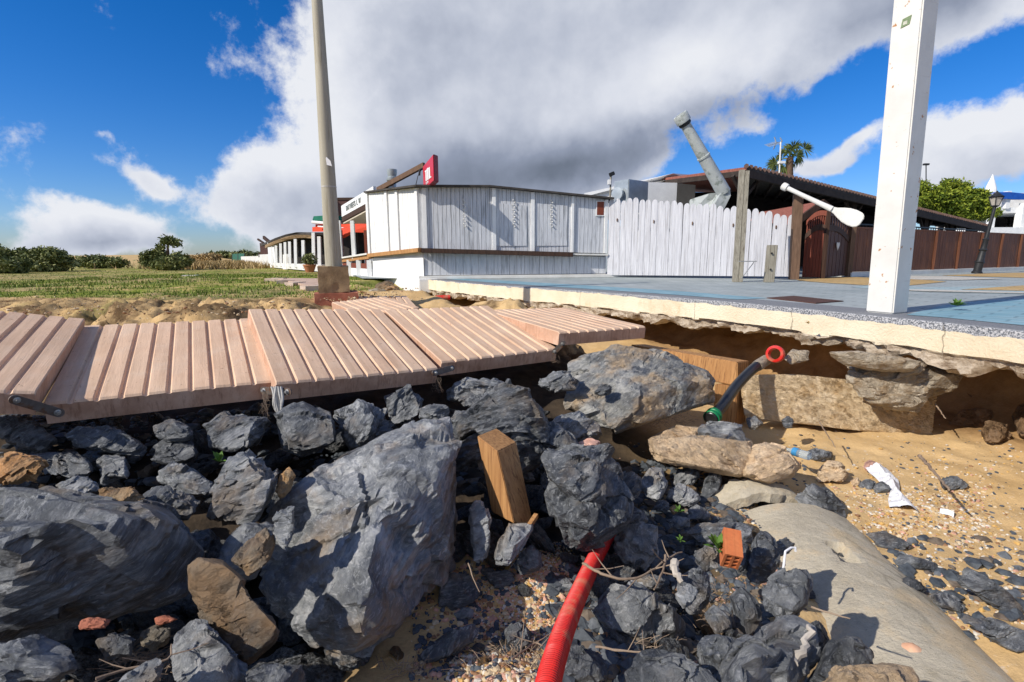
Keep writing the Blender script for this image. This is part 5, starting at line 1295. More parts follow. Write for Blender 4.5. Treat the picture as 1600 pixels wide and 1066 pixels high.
lf = (KX - KL).normalized(); ln_ = Vector((-lf.y, lf.x, 0)); ln_ = ln_ if ln_.x < 0 else -ln_
def boards(mb, A, B, zA0, zA1, zB0, zB1, nrm_, w=.11, gap=.008, th=.03, rnd=None):
    L_ = (B - A).length; n = max(1, int(L_ / w)); d_ = (B - A) / n
    for i in range(n):
        a = A + d_ * i; b = a + d_ * (1 - gap / w * 1.0); s0 = i / n; s1 = (i + 1) / n
        lo = zA0 + (zB0 - zA0) * s0; hi = zA1 + (zB1 - zA1) * s0; hi1 = zA1 + (zB1 - zA1) * s1; lo1 = zA0 + (zB0 - zA0) * s1
        jt = (rnd.uniform(-.002, .003) if rnd else 0)
        o_ = nrm_ * (th + jt)
        vs = [(a.x, a.y, lo), (b.x, b.y, lo1), (b.x, b.y, hi1), (a.x, a.y, hi)]; vs += [(v[0] + o_.x, v[1] + o_.y, v[2]) for v in vs]
        mb.add(vs, [(0, 1, 2, 3), (4, 5, 6, 7), (0, 1, 5, 4), (1, 2, 6, 5), (2, 3, 7, 6), (3, 0, 4, 7)])
rk = random.Random(2)
def z_at(base, t0, t1, s): return t0 + (t1 - t0) * s
# upper front with a peak near px 765
KM = KL.lerp(KR, .36); ztm = zof(765, 291, KM)
mb = MB(); boards(mb, KL, KM, zl0, zt0 - .04, zl0 + (zl1 - zl0) * .36, ztm - .04, fn, rnd=rk); boards(mb, KM, KR, zl0 + (zl1 - zl0) * .36, ztm - .04, zl1, zt1 - .04, fn, rnd=rk)
mb.build('upper_front_boards', MAT['white_wood'], root)
mb = MB(); boards(mb, KX, KL, zlx, zx - .04, zl0, zt0 - .04, ln_, w=.13, rnd=rk); mb.build('upper_side_boards', MAT['white'], root)
KLi = KL - fn * .22; 
mb = MB(); boards(mb, KL - fn * .10 + fr * .05, KR - fn * .10, GZ + .10, zl0 - .1, GZ + .10, zl1 - .1, fn, w=.2, rnd=rk); mb.build('lower_front_boards', MAT['white_wood'], root)
KLl = KL - ln_ * .04
mb = MB(); mb.para(KLl.xyz * 1, KX - ln_ * .04, KLl + Vector((0, 0, 0)) - fn * -.0 + Vector((0, .12, 0)), (0, 0, zlx - .12 - GZ)); mb.build('lower_side_wall', MAT['white'], root)
# core so no light leaks
bk = Vector((.4, 3.2, 0))
mb = MB(); c4 = [KL - fn * .12, KR - fn * .12, KR + Vector((.3, 3.0, 0)), KX + Vector((.9, 2.0, 0)), KX - ln_ * .1]
mb.add([Vector((p.x, p.y, GZ + .0)) for p in c4] + [Vector((p.x, p.y, z_)) for p, z_ in zip(c4, (zt0 - .08, zt1 - .08, zt1 - .08, zx - .08, zx - .08))], [(0, 1, 2, 3, 4), (9, 8, 7, 6, 5)] + [(i, (i + 1) % 5, (i + 1) % 5 + 5, i + 5) for i in range(5)])
mb.build('inner_wall', MAT['white_dirty'], root)
# roof sheet
mb = MB(); tops = [Vector((KX.x, KX.y, zx)) + ln_ * .12, Vector((KL.x, KL.y, zt0)) + fn * .2 + ln_ * .1, Vector((KM.x, KM.y, ztm)) + fn * .2, Vector((KR.x, KR.y, zt1)) + fn * .2 + fr * .1, Vector((KR.x + .3, KR.y + 3, zt1)), Vector((KM.x, KM.y + 3.2, ztm)), Vector((KX.x + .9, KX.y + 2, zx))]
mb.prism([p - Vector((0, 0, .04)) for p in tops], (0, 0, .045)); mb.build('roof', MAT['roof_dark'], root)
# battens
mb = MB()
for px_, w_ in ((666, .10), (767, .10), (826, .10), (889, .07), (944, .09)):
    s_ = (px_ - 660) / (948 - 660) * (1 + .04 * (1 - (px_ - 660) / 288)); p = KL.lerp(KR, s_) + fn * .03
    z1 = (zt0 + (ztm - zt0) * s_ / .36) if s_ < .36 else ztm + (zt1 - ztm) * (s_ - .36) / .64
    z0 = zl0 + (zl1 - zl0) * s_; a = p - fr * w_ / 2; bm_ = MB()
    bm_.para((a.x, a.y, z0), (a.x + fr.x * w_, a.y + fr.y * w_, z0), (a.x + fn.x * .055, a.y + fn.y * .055, z0), (0, 0, z1 - z0 - .05)); bm_.build('batten', MAT['white'], root, bevel=.004)
for s_ in (.02, .42, .62, .97):
    p = KX.lerp(KL, s_) + ln_ * .03; bm_ = MB(); a = p - lf * .06; z0 = zlx + (zl0 - zlx) * s_; z1 = zx + (zt0 - zx) * s_
    bm_.para((a.x, a.y, z0), (a.x + lf.x * .12, a.y + lf.y * .12, z0), (a.x + ln_.x * .05, a.y + ln_.y * .05, z0), (0, 0, z1 - z0 - .05)); bm_.build('batten', MAT['white'], root, bevel=.004)
# projecting shutters over the hatches (three panels)
for s0, s1 in ((.385, .555), (.60, .775)):
    a = KL.lerp(KR, s0) + fn * .031; b = KL.lerp(KR, s1) + fn * .031; z0 = zl0 + .05; z1 = (ztm + zt1) / 2 - .33
    bm_ = MB(); boards(bm_, a, b, z0, z1 + .04, z0, z1 - .02, fn, th=.02, rnd=rk); bm_.build('shutter', MAT['white_wood'], root)
# counter ledge
mb = MB(); a = Vector((KL.x, KL.y, zl0 - .07)); b = KL.lerp(KR, .80); b = Vector((b.x, b.y, zl0 + (zl1 - zl0) * .8 - .07))
mb.para(a + fn * .02 - Vector((0, 0, .05)), b + fn * .02 - Vector((0, 0, .05)), a + fn * .22 - Vector((0, 0, .05)), (0, 0, .12)); mb.build('counter', MAT['dark_wood'], root, bevel=.006)
mb = MB(); a2 = b; b2 = Vector((KR.x, KR.y, zl1 - .06)); mb.para(a2 + fn * -.02, b2 + fn * -.02, a2 + fn * .12, (0, 0, .04)); mb.build('ledge', MAT['white_dirty'], root)
mb = MB(); a = Vector((KX.x, KX.y, zlx - .10)); b = Vector((KL.x, KL.y, zl0 - .10)); mb.para(a + ln_ * .0, b + ln_ * .0, a + ln_ * .12, (0, 0, .11)); mb.build('side_counter', MAT['timber'], root, bevel=.006)
# plinth
mb = MB(); mb.para(KL + fn * .12 - fr * .1, KR + fn * .12 + fr * 4.9, KL - fn * .5 - fr * .1, (0, 0, .085)); mb.build('plinth', MAT['white_dirty'], root, bevel=.01)
# window
zw1 = zof(928, 310, KR) - .08; wp = KL.lerp(KR, .93) + fn * .031
f2 = MB(); f2.para(wp + Vector((0, 0, zw1 - .40 - GZ)), wp + fr * .24 + Vector((0, 0, zw1 - .40 - GZ)), wp + fn * .03 + Vector((0, 0, zw1 - .40 - GZ)), (0, 0, .40)); wf = f2.build('hatch', MAT['white'], root)
f3 = MB(); w2 = wp + fr * .025 + fn * .031; f3.para(w2 + Vector((0, 0, zw1 - .375 - GZ)), w2 + fr * .19 + Vector((0, 0, zw1 - .375 - GZ)), w2 + fn * .004 + Vector((0, 0, zw1 - .375 - GZ)), (0, 0, .35)); f3.build('hatch_panel', MAT['red_wood'], wf)
# hanging chains of beads
for px_ in (725, 800, 858):
    s_ = (px_ - 660) / 288; p = KL.lerp(KR, s_) + fn * .075; zA = (zt0 + zl0) / 2 + .1; mb = MB()
    for k in range(12):
        c_ = Vector((p.x, p.y, zA + .35 - k * .062)); mb.lathe(c_ + fr * (.02 if k % 2 else -.02), [(.004, -.022), (.026, 0), (.004, .022)], 6, (.3 * (-1) ** k, 0, 1))
    tag(mb.build('shell_garland', MAT['white_dirty'], origin=p), {725: 'left', 800: 'middle', 858: 'right'}[px_] + ' string of shells hanging on the white kiosk front', 'garland', 'strings of shells on the kiosk')

# kiosk side: terrace with low wall and roof
T0 = KX; T1 = at_depth_ground(533, 18.5)
root = empty('kiosk_terrace', T1, 'open white terrace left of the kiosk with brown panels and a sign fascia', 'terrace')
tdir = (T1 - T0).normalized(); tn = Vector((-tdir.y, tdir.x, 0)); tn = tn if tn.x < 0 else -tn
gz = GZ - .12
mb = MB(); mb.para(Vector((T0.x, T0.y, gz)), Vector((T1.x, T1.y, gz)), Vector((T0.x, T0.y, gz)) - tn * .2, (0, 0, .35)); mb.build('low_wall', MAT['white'], root)
mb = MB()
zc = zof(583, 398, T0); zc1 = zof(533, 405, T1)
mb.para(Vector((T0.x, T0.y, zc)) + tn * .12, Vector((T1.x, T1.y, zc1)) + tn * .12, Vector((T0.x, T0.y, zc)) - tn * .3, (0, 0, .05)); mb.build('counter', MAT['white_dirty'], root)
mb = MB(); mb.para(Vector((T0.x, T0.y, zc - .12)) + tn * .06, Vector((T1.x, T1.y, zc1 - .12)) + tn * .06, Vector((T0.x, T0.y, zc - .12)) - tn * .1, (0, 0, .12)); mb.build('counter_front', MAT['timber'], root)
for s_ in (.02, .34, .66, .97):
    p = T0.lerp(T1, s_); mb = MB(); mb.box(Vector((p.x, p.y, (gz + zc1) / 2)) + tn * .02, (.14, .14, zc1 - gz - .05)); mb.build('wall_post', MAT['white'], root)
for s0 in (.06, .38, .70):
    p = T0.lerp(T1, s0); q_ = T0.lerp(T1, s0 + .24); mb = MB(); mb.para(Vector((p.x, p.y, gz + .35)), Vector((q_.x, q_.y, gz + .35)), Vector((p.x, p.y, gz + .35)) - tn * .04, (0, 0, zc1 - gz - .48)); mb.build('panel', MAT['red_wood'], root)
for s_ in (.5, .98):
    p = T0.lerp(T1, s_); mb = MB(); zt = zof(550, 345, p); mb.box(Vector((p.x, p.y, (zc1 + zt) / 2)), (.12, .12, zt - zc1)); mb.build('column', MAT['white'], root)
# fascia
fa = P(583, 291, 15.3); fb_ = P(533, 322, 18.2); ha = P(583, 311, 15.3) - fa
dr_ = (fb_ - fa); mb = MB(); mb.para(fa, fb_, fa - tn * .08, Vector((0, 0, ha.z))); fas = mb.build('sign_fascia', MAT['white_sign'], root)
mb = MB(); mb.para(fa + Vector((0, 0, ha.z - .16)), fb_ + Vector((0, 0, ha.z - .16)), fa + Vector((0, 0, ha.z - .16)) - tn * .1, (0, 0, .15)); mb.build('beam', MAT['dark_wood'], root)
ca = P(583, 325, 15.3); cb = P(536, 350, 18.2); mb = MB(); mb.para(ca, cb, ca - tn * 3 + Vector((0, 0, .1)), (0, 0, .04)); mb.build('canopy', MAT['cream_cloth'], root)
def text_mesh(s, size, origin, xdir, zdir, mat, name, parent, ext=.01, xs=1):
    cu = bpy.data.curves.new(name, 'FONT'); cu.body = s; cu.size = size; cu.extrude = ext
    ob = bpy.data.objects.new(name, cu); col.objects.link(ob)
    dg = bpy.context.evaluated_depsgraph_get(); me_ = bpy.data.meshes.new_from_object(ob.evaluated_get(dg)); bpy.data.objects.remove(ob)
    x = Vector(xdir).normalized(); z = Vector(zdir).normalized(); y = x.cross(z)
    o = bpy.data.objects.new(name, me_); col.objects.link(o); me_.materials.clear(); me_.materials.append(mat)
    off = ploc(parent)
    for v_ in me_.vertices:
        c = v_.co.copy(); v_.co = Vector(origin) + x * c.x * xs + z * c.y - y * c.z - off
    o.parent = parent; return o
tx = (fa - fb_).normalized()
text_mesh('DAY MEETS  L  W', .25, fb_ + tx * .6 + Vector((0, 0, ha.z * .72)) + tn * .012, tx, (0, 0, 1), MAT['letter'], 'lettering', root, .006, .85)

# sloping beam, red sign, chimney
root = empty('sign_arm', P(592, 296, 14.6), 'long brown timber arm sloping over the kiosk roof to the red sign', 'beam')
mb = MB(); mb.beam(P(590, 297, 15.2), P(663, 258, 13.9), .09, .14); mb.build('arm', MAT['post_brown'], root, bevel=.008)
mb = MB(); mb.beam(P(610, 296, 14.9), P(598, 292, 15.1), .05, .05); mb.build('bracket', MAT['black'], root)
mb = MB(); mb.tube([P(660, 262, 13.9), P(653, 275, 13.9), P(650, 288, 13.8)], .012, 6); mb.tube([P(664, 262, 13.9), P(656, 266, 13.8), P(655, 274, 13.8)], .03, 8); mb.build('cable', MAT['black'], root, smooth=True)
root = empty('red_sign', P(672, 289, 13.5), 'red square box sign with a white letter on the kiosk roof corner', 'sign')
sa = P(662, 289, 13.75); sb = P(678.5, 283, 12.45); zt_ = P(678.5, 244, 12.45).z - sb.z; th_ = P(685.5, 284, 12.65) - P(678.5, 283, 12.45)
sa.z = sb.z - .06
mb = MB(); mb.para(sa, sb, sa + Vector((th_.x, th_.y, 0)), (0, 0, zt_ + .03)); mb.build('box', MAT['red_dark'], root, bevel=.01)
fx = (sb - sa); fx.z = 0; fxn = fx.normalized(); nn_ = Vector((fxn.y, -fxn.x, 0)); nn_ = nn_ if nn_.dot(EYE - sa) > 0 else -nn_
mb = MB(); mb.para(sa + fxn * .015 + nn_ * .003 + Vector((0, 0, .02)), sb - fxn * .012 + nn_ * .003 + Vector((0, 0, .08 - .0)) - Vector((0, 0, .06)), sa + fxn * .015 + nn_ * .010 + Vector((0, 0, .02)), (0, 0, zt_ - .01)); face_ = mb.build('face', MAT['red_sign'], root)
W_ = fx.length
mb = MB(); o_ = sa + nn_ * .0125
bx0, bz0, bh = .30, .30, .48
for k in range(3):
    mb.para(o_ + fxn * W_ * (bx0 + k * .155) + Vector((0, 0, zt_ * bz0)), o_ + fxn * W_ * (bx0 + k * .155 + .115) + Vector((0, 0, zt_ * bz0)), o_ + fxn * W_ * (bx0 + k * .155) + nn_ * .012 + Vector((0, 0, zt_ * bz0)), (0, 0, zt_ * bh * (.9 if k != 1 else 1)))
mb.para(o_ + fxn * W_ * (bx0 - .05) + Vector((0, 0, zt_ * (bz0 + bh * .84))), o_ + fxn * W_ * (bx0 + .42) + Vector((0, 0, zt_ * (bz0 + bh * .84))), o_ + fxn * W_ * (bx0 - .05) + nn_ * .0115 + Vector((0, 0, zt_ * (bz0 + bh * .84))), (0, 0, zt_ * .05))
mb.para(o_ + fxn * W_ * (bx0 + .45) + Vector((0, 0, zt_ * bz0)), o_ + fxn * W_ * (bx0 + .52) + Vector((0, 0, zt_ * bz0)), o_ + fxn * W_ * (bx0 + .45) + nn_ * .0115 + Vector((0, 0, zt_ * bz0)), (0, 0, zt_ * .06))
mb.build('emblem', MAT['white_sign'], root)
text_mesh('mahou', .13, o_ + fxn * W_ * .27 + Vector((0, 0, zt_ * .17)), fxn, (0, 0, 1), MAT['white_sign'], 'lettering', root, .004)
root = empty('roof_vent', P(612, 292, 14.8), 'short shiny metal chimney on the kiosk roof behind the timber arm', 'chimney')
mb = MB(); mb.lathe(P(613, 296, 15.0), [(.12, -.1), (.12, .2)], 20); mb.build('flue', MAT['galv'], root, smooth=True)
mb = MB(); c_ = P(613, 283, 15.0); mb.lathe(c_, [(.16, 0), (.17, .02), (.17, .1), (.12, .12), (.14, .2), (.15, .32), (.13, .33)], 20); mb.build('cowl', MAT['galv'], root, smooth=True)
# roof camera mast near px 953
root = empty('camera_mast', P(953, 312, 14.3), 'thin mast with a floodlight on the right end of the kiosk roof', 'mast')
mb = MB(); mb.tube([P(953, 316, 14.3), P(954.5, 274, 14.3)], .025, 8); mb.build('mast_pole', MAT['post_grey'], root, smooth=True)
mb = MB(); mb.box(P(956, 272, 14.25), (.14, .1, .1), Euler((0, -.4, .3)).to_matrix()); mb.build('floodlight', MAT['black'], root, bevel=.01)
mb = MB(); mb.box(P(952, 285, 14.22), (.09, .09, .14)); mb.build('junction_box', MAT['white'], root, bevel=.01)

# ------------------------------------------------------------------ picket fence
FA = at_depth_ground(949, 14.15); FB = at_depth_ground(1236, 12.5)
root = empty('picket_fence', FA, 'tall white picket fence with rounded board tops between kiosk and gate', 'fence')
npk = 28; dfr = (FB - FA).normalized(); dfn = Vector((dfr.y, -dfr.x, 0)); rp_ = random.Random(4)
topline = [(949, 316), (1000, 313), (1060, 318), (1100, 323), (1150, 328), (1190, 334), (1236, 341)]
def tl_y(x): return float(np.interp(x, [a for a, b in topline], [b for a, b in topline]))
for i in range(npk):
    p = FA.lerp(FB, (i + .5) / npk); v_ = p - EYE; px_ = 800 + F * v_.dot(rt) / v_.dot(fw)
    zt = zof(px_, tl_y(px_) + rp_.uniform(-2.5, 2.5) - 3, p); w_ = (FB - FA).length / npk * .97
    pts = []; off = rp_.uniform(0, .014); z0 = GZ + .06
    hw = w_ / 2; sh = zt - .13
    outl = [(-hw, z0), (hw, z0), (hw, sh)] + [(hw * .97 * math.cos(a_ * math.pi / 12) , sh + .13 * math.sin(a_ * math.pi / 12) ** .8) for a_ in range(1, 12)] + [(-hw, sh)]
    base = Vector((p.x, p.y, 0)) + dfn * off
    mb = MB(); tl2 = rp_.uniform(-.006, .006)
    mb.prism([base + dfr * (x + (z - z0) * tl2) + Vector((0, 0, z)) for x, z in outl], dfn * .022); mb.build('picket', MAT['fence_wood'], root, bevel=.003)
for hh in (.45, 1.35):
    mb = MB(); mb.beam(FA + Vector((0, 0, hh)) - dfn * .03, FB + Vector((0, 0, hh - (.0 if hh < 1 else .3))) - dfn * .03, .04, .08); mb.build('rail', MAT['fence_wood'], root)
for i in range(1, npk, 3):
    p = FA.lerp(FB, (i + .5) / npk) + dfn * .042; mb = MB(); z_ = 2.75 - i * .012; mb.lathe(Vector((p.x, p.y, z_)), [(.001, -.05), (.016, -.03), (.018, .03), (.001, .05)], 6); 
    if i % 2 == 1: mb.build('dark_knot', MAT['post_brown'], root)

# leaning grey post
root = empty('leaning_post', G(1152, 441, GZ), 'tall leaning bleached timber post in front of the white picket fence', 'post')
a = G(1152, 441, GZ); dpt = (a - EYE).dot(fw); top_ = P(1163, 265, dpt * .985)
mb = MB(); fx_ = Vector((.97, -.24, 0)); fy_ = Vector((.24, .97, 0)); mb.para(a - fx_ * .09, a + fx_ * .02, a - fx_ * .09 + fy_ * .14, top_ - a); mb.build('post_face', MAT['post_grey'], root, bevel=.006)
mb = MB(); mb.para(a + fx_ * .024, a + fx_ * .115, a + fx_ * .024 + fy_ * .14, top_ - a - (top_ - a) * .01); mb.build('post_back', MAT['post_grey'], root, bevel=.006)
b_1 = P(1154, 409, dpt * .98); mb = MB(); mb.box(P(1168, 408.5, dpt * .97), (.34, .12, .018)); mb.build('shelf', MAT['bolt'], root)
mb = MB(); mb.tube([P(1178, 410, dpt * .97), P(1158, 436, dpt * .985)], .008, 6); mb.build('strut', MAT['bolt'], root)
# short bollard
root = empty('bollard', G(1202, 441, GZ), 'short square bleached timber bollard right of the leaning post', 'bollard')
a = G(1202, 441.5, GZ); db = (a - EYE).dot(fw); h_ = zof(1205, 383, a) - GZ
mb = MB(); mb.para(a - fx_ * .09, a + fx_ * .10, a - fx_ * .09 + fy_ * .16, (.02, 0, h_)); mb.build('bollard_body', MAT['post_grey'], root, bevel=.008)
for hh in (.35, .78):
    mb = MB(); mb.lathe(a + Vector((.0, -.005, h_ * hh)) - fy_ * .012, [(.022, 0), (.02, .015)], 10, -fy_); mb.build('bolt', MAT['black'], root)

# oar post and oar
dq = 12.1
root = empty('brown_post', at_depth_ground(1243, dq), 'rough brown timber post that carries the giant oar beside the gate', 'post')
a = at_depth_ground(1243, dq); tp_ = P(1249, 303, dq * .99)
mb = MB(); mb.para(a - fx_ * .10, a + fx_ * .10, a - fx_ * .10 + fy_ * .16, tp_ - a); mb.build('post_body', MAT['post_brown'], root, bevel=.008)
root = empty('giant_oar', P(1226, 292, 11.9), 'giant white wooden oar resting on the brown post over the gate', 'oar')
o1 = P(1226, 292, 11.95); o2 = P(1300, 327, 11.4); o3 = P(1345, 346, 11.1)
mb = MB(); mb.tube([o1.lerp(o2, k / 8) for k in range(9)], [.055, .05, .048, .048, .05, .052, .055, .06, .065], 14); mb.build('shaft', MAT['white_dirty'], root, smooth=True)
ax_ = (o2 - o1).normalized(); mb = MB(); mb.lathe(o1 - ax_ * .07, [(.05, 0), (.085, .02), (.09, .07), (.085, .13), (.055, .15)], 14, ax_); mb.build('grip', MAT['white_dirty'], root, smooth=True)
bx = (o3 - o2).normalized(); vw = (P(1330, 340, 11.3) - EYE).normalized(); bz = bx.cross(vw).normalized(); bz = bz if bz.z > 0 else -bz; by = bx.cross(bz)
Lb_ = (o3 - o2).length + .04; oo = []
for s_, w_ in ((0, .05), (.15, .07), (.32, .12), (.5, .16), (.7, .175), (.87, .165), (.96, .13), (1.0, .07)): oo.append((s_ * Lb_, w_))
pts = [o2 + bx * (s_ - .02) + bz * w_ for s_, w_ in oo] + [o2 + bx * (s_ - .02) - bz * w_ for s_, w_ in reversed(oo)]
mb = MB(); mb.prism([p - by * .02 for p in pts], by * .04); mb.build('blade', MAT['white_dirty'], root, bevel=.012)

# ------------------------------------------------------------------ gate
g0 = at_depth_ground(1254, 12.9); g1 = at_depth_ground(1284, 12.6); g2 = at_depth_ground(1322, 13.6)
root = empty('courtyard_gate', g0, 'red brown double courtyard gate with arched top and cut out heart', 'gate')
def leaf_gate(A, B, tA, tB, mat, nm):
    d_ = (B - A).normalized(); n_ = Vector((d_.y, -d_.x, 0)); L_ = (B - A).length
    mb = MB(); n = 6
    for i in range(n):
        s0 = i / n; s1 = (i + 1) / n - .02
        za = tA + (tB - tA) * s0 + .10 * math.sin(math.pi * s0) - .45; zb_ = tA + (tB - tA) * s1 + .10 * math.sin(math.pi * s1) - .45
        a = A.lerp(B, s0); b = A.lerp(B, s1)
        vs = [(a.x, a.y, GZ + .03), (b.x, b.y, GZ + .03), (b.x, b.y, zb_), (a.x, a.y, za)]; vs += [(v[0] - n_.x * .04, v[1] - n_.y * .04, v[2]) for v in vs]
        mb.add(vs, [(0, 1, 2, 3), (4, 5, 6, 7), (0, 1, 5, 4), (1, 2, 6, 5), (2, 3, 7, 6), (3, 0, 4, 7)])
    lf_ = mb.build(nm, mat, root)
    # top band with slots and rails
    for z_off, hgt in ((-.47, .14), (-.12, .12)):
        mb = MB(); k = 8
        for i in range(k):
            s0 = i / k; s1 = (i + 1) / k; a = A.lerp(B, s0) + n_ * .02; b = A.lerp(B, s1) + n_ * .02
            za = tA + (tB - tA) * s0 + .10 * math.sin(math.pi * s0) + z_off; zb_ = tA + (tB - tA) * s1 + .10 * math.sin(math.pi * s1) + z_off
            vs = [(a.x, a.y, za), (b.x, b.y, zb_), (b.x, b.y, zb_ + hgt), (a.x, a.y, za + hgt)]; vs += [(v[0] - n_.x * .07, v[1] - n_.y * .07, v[2]) for v in vs]
            mb.add(vs, [(0, 1, 2, 3), (4, 5, 6, 7), (0, 1, 5, 4), (1, 2, 6, 5), (2, 3, 7, 6), (3, 0, 4, 7)])
        mb.build('rail', MAT['dark_wood'] if z_off < -.3 else mat, lf_)
    for i in range(9):
        s0 = (i + .25) / 9; a = A.lerp(B, s0); b = A.lerp(B, s0 + .06); za = tA + (tB - tA) * s0 + .10 * math.sin(math.pi * s0)
        mb = MB(); mb.para((a.x, a.y, za - .34), (b.x, b.y, za - .34), (a.x - n_.x * .03, a.y - n_.y * .03, za - .34), (0, 0, .24)); mb.build('spindle', mat, lf_)
    return lf_
z0g = zof(1254, 345, g0); z1g = zof(1284, 330, g1); z2g = zof(1322, 352, g2)
la = leaf_gate(g0, g1, z0g, z1g, MAT['red_wood'], 'gate_leaf'); lb = leaf_gate(g1 + Vector((.06, 0, 0)), g2, z1g, z2g, MAT['gate_dark'], 'gate_leaf')
hp_ = P(1302, 384, 12.9); dg_ = (g2 - g1).normalized(); hn = Vector((dg_.y, -dg_.x, 0)); hc_ = g1.lerp(g2, .45); hc_.z = zof(1302, 384, hc_); pts = []
for k in range(20):
    a = k / 20 * 2 * math.pi; x = 16 * math.sin(a) ** 3; y = 13 * math.cos(a) - 5 * math.cos(2 * a) - 2 * math.cos(3 * a) - math.cos(4 * a); pts.append(hc_ + dg_ * x * .006 + Vector((0, 0, y * .007)) + hn * .055)
mb = MB(); mb.prism(pts, hn * .01); mb.build('heart', MAT['white_dirty'], lb)
mb = MB(); mb.beam(g1 + Vector((.02, -.02, 0)), g1 + Vector((.02, -.02, z1g - GZ + .05)), .07, .1, (0, 1, 0)); mb.build('centre_post', MAT['dark_wood'], root)
mb = MB(); mb.beam(g2 + Vector((.06, -.02, 0)), g2 + Vector((.06, -.02, z2g - GZ)), .12, .12, (0, 1, 0)); mb.build('side_post', MAT['post_brown'], root)
# little tiled roof behind the gate and fence
root = empty('gate_roof', P(1230, 330, 13.4), 'small red tiled roof behind the picket fence beside the gate', 'roof')
mb = MB(); r0 = P(1165, 338, 15.2); r1 = P(1286, 316, 14.0); r2 = P(1290, 322, 13.2); r3 = P(1240, 347, 13.6)
r3b = P(1170, 345, 14.6); mb.prism([r0, r1, P(1283, 318, 13.3), P(1236, 352, 13.3), r3b], (0, 0, .04)); mb.build('tiles', MAT['roof_tile'], root)
mb = MB(); mb.beam(P(1286, 317, 13.3), P(1238, 352, 13.2), .07, .16); mb.beam(P(1284, 316, 13.3), P(1322, 346, 13.6), .07, .16); mb.build('barge_board', MAT['dark_wood'], root)

# ------------------------------------------------------------------ brown fence and lamp
F0 = at_depth_ground(1324, 13.7); F1 = at_depth_ground(1600, 18.3); F2 = F1 + (F1 - F0) * .6
root = empty('board_fence', F0, 'long brown board fence right of the gate on a pale kerb', 'fence')
fd = (F2 - F0).normalized(); fn2 = Vector((fd.y, -fd.x, 0)); zt0 = zof(1324, 357, F0); zt1 = zof(1600, 368, F1); zt2 = zt1 + (zt1 - zt0) * .6
nb = 12
for i in range(nb):
    a = F0.lerp(F2, i / nb) + fd * .05; b = F0.lerp(F2, (i + 1) / nb) - fd * .05; mb = MB()
    boards(mb, a, b, GZ + .12, zt0 + (zt2 - zt0) * i / nb, GZ + .12, zt0 + (zt2 - zt0) * (i + 1) / nb, fn2, w=.12, gap=.006, th=.03, rnd=rk); mb.build('board_panel', MAT['fence_brown'], root)
for i in range(nb + 1):
    a = F0.lerp(F2, i / nb); z_ = zt0 + (zt2 - zt0) * i / nb; mb = MB(); mb.beam(Vector((a.x, a.y, GZ + .1)) + fn2 * .04, Vector((a.x, a.y, z_ + .01)) + fn2 * .04, .07, .06, (0, 1, 0)); mb.build('fence_post', MAT['fence_brown'], root)
mb = MB(); mb.beam(Vector((F0.x, F0.y, zt0 + .02)), Vector((F2.x, F2.y, zt2 + .02)), .09, .04); mb.build('top_rail', MAT['fence_brown'], root)
mb = MB(); mb.para(F0 + fn2 * .18 - fd * .1, F2 + fn2 * .18, F0 - fn2 * .3 - fd * .1, (0, 0, .11)); mb.build('kerb', MAT['white_dirty'], root)
# street lamp
b0 = G(1526, 427.5, GZ); dl = (b0 - EYE).dot(fw); sc_ = 1 / F * dl
hT = zof(1538, 290, b0) - GZ
root = empty('street_lamp', b0, 'black cast iron street lamp with a lantern in front of the brown fence', 'street lamp')
lp = hT * .76
mb = MB(); tilt = Vector((P(1539, 340, dl).x - b0.x, 0, lp)).normalized()
u = hT / 3.3
mb.lathe(b0, [(.17 * u, 0), (.17 * u, .06 * u), (.13 * u, .1 * u), (.13 * u, .4 * u), (.16 * u, .43 * u), (.12 * u, .5 * u), (.10 * u, .85 * u), (.14 * u, .9 * u), (.10 * u, .95 * u), (.085 * u, 1.25 * u), (.11 * u, 1.3 * u), (.065 * u, 1.36 * u), (.05 * u, lp), (.09 * u, lp + .02), (.03 * u, lp + .05)], 16, tilt); mb.build('column', MAT['black'], root, smooth=35)
c_ = b0 + tilt * (lp + .04); u = u * .84
mb = MB()
for sgx, sgy in ((1, 1), (1, -1), (-1, 1), (-1, -1)):
    mb.beam(c_ + Vector((sgx * .09 * u, sgy * .09 * u, 0)), c_ + Vector((sgx * .17 * u, sgy * .17 * u, .38 * u)), .02, .02)
mb.box(c_ + Vector((0, 0, 0)), (.2 * u, .2 * u, .03)); mb.box(c_ + Vector((0, 0, .39 * u)), (.38 * u, .38 * u, .03)); mb.build('lantern_frame', MAT['black'], root)
tq = NT('lamp_glass'); tq.done((.55, .5, .42), .2); tq.b.inputs['Alpha'].default_value = .75
mb = MB(); q1_ = [c_ + Vector((sx_ * .085 * u, sy_ * .085 * u, .02)) for sx_, sy_ in ((1, 1), (-1, 1), (-1, -1), (1, -1))]; q2_ = [c_ + Vector((sx_ * .16 * u, sy_ * .16 * u, .37 * u)) for sx_, sy_ in ((1, 1), (-1, 1), (-1, -1), (1, -1))]
mb.add(q1_ + q2_, [(i, (i + 1) % 4, (i + 1) % 4 + 4, i + 4) for i in range(4)]); mb.build('glass', tq.mat, root)
mb = MB(); mb.lathe(c_ + Vector((0, 0, .405 * u)), [(.27 * u, 0), (.24 * u, .03 * u), (.12 * u, .13 * u), (.1 * u, .17 * u), (.05 * u, .2 * u), (.02 * u, .26 * u)], 8); mb.build('lantern_roof', MAT['black'], root)

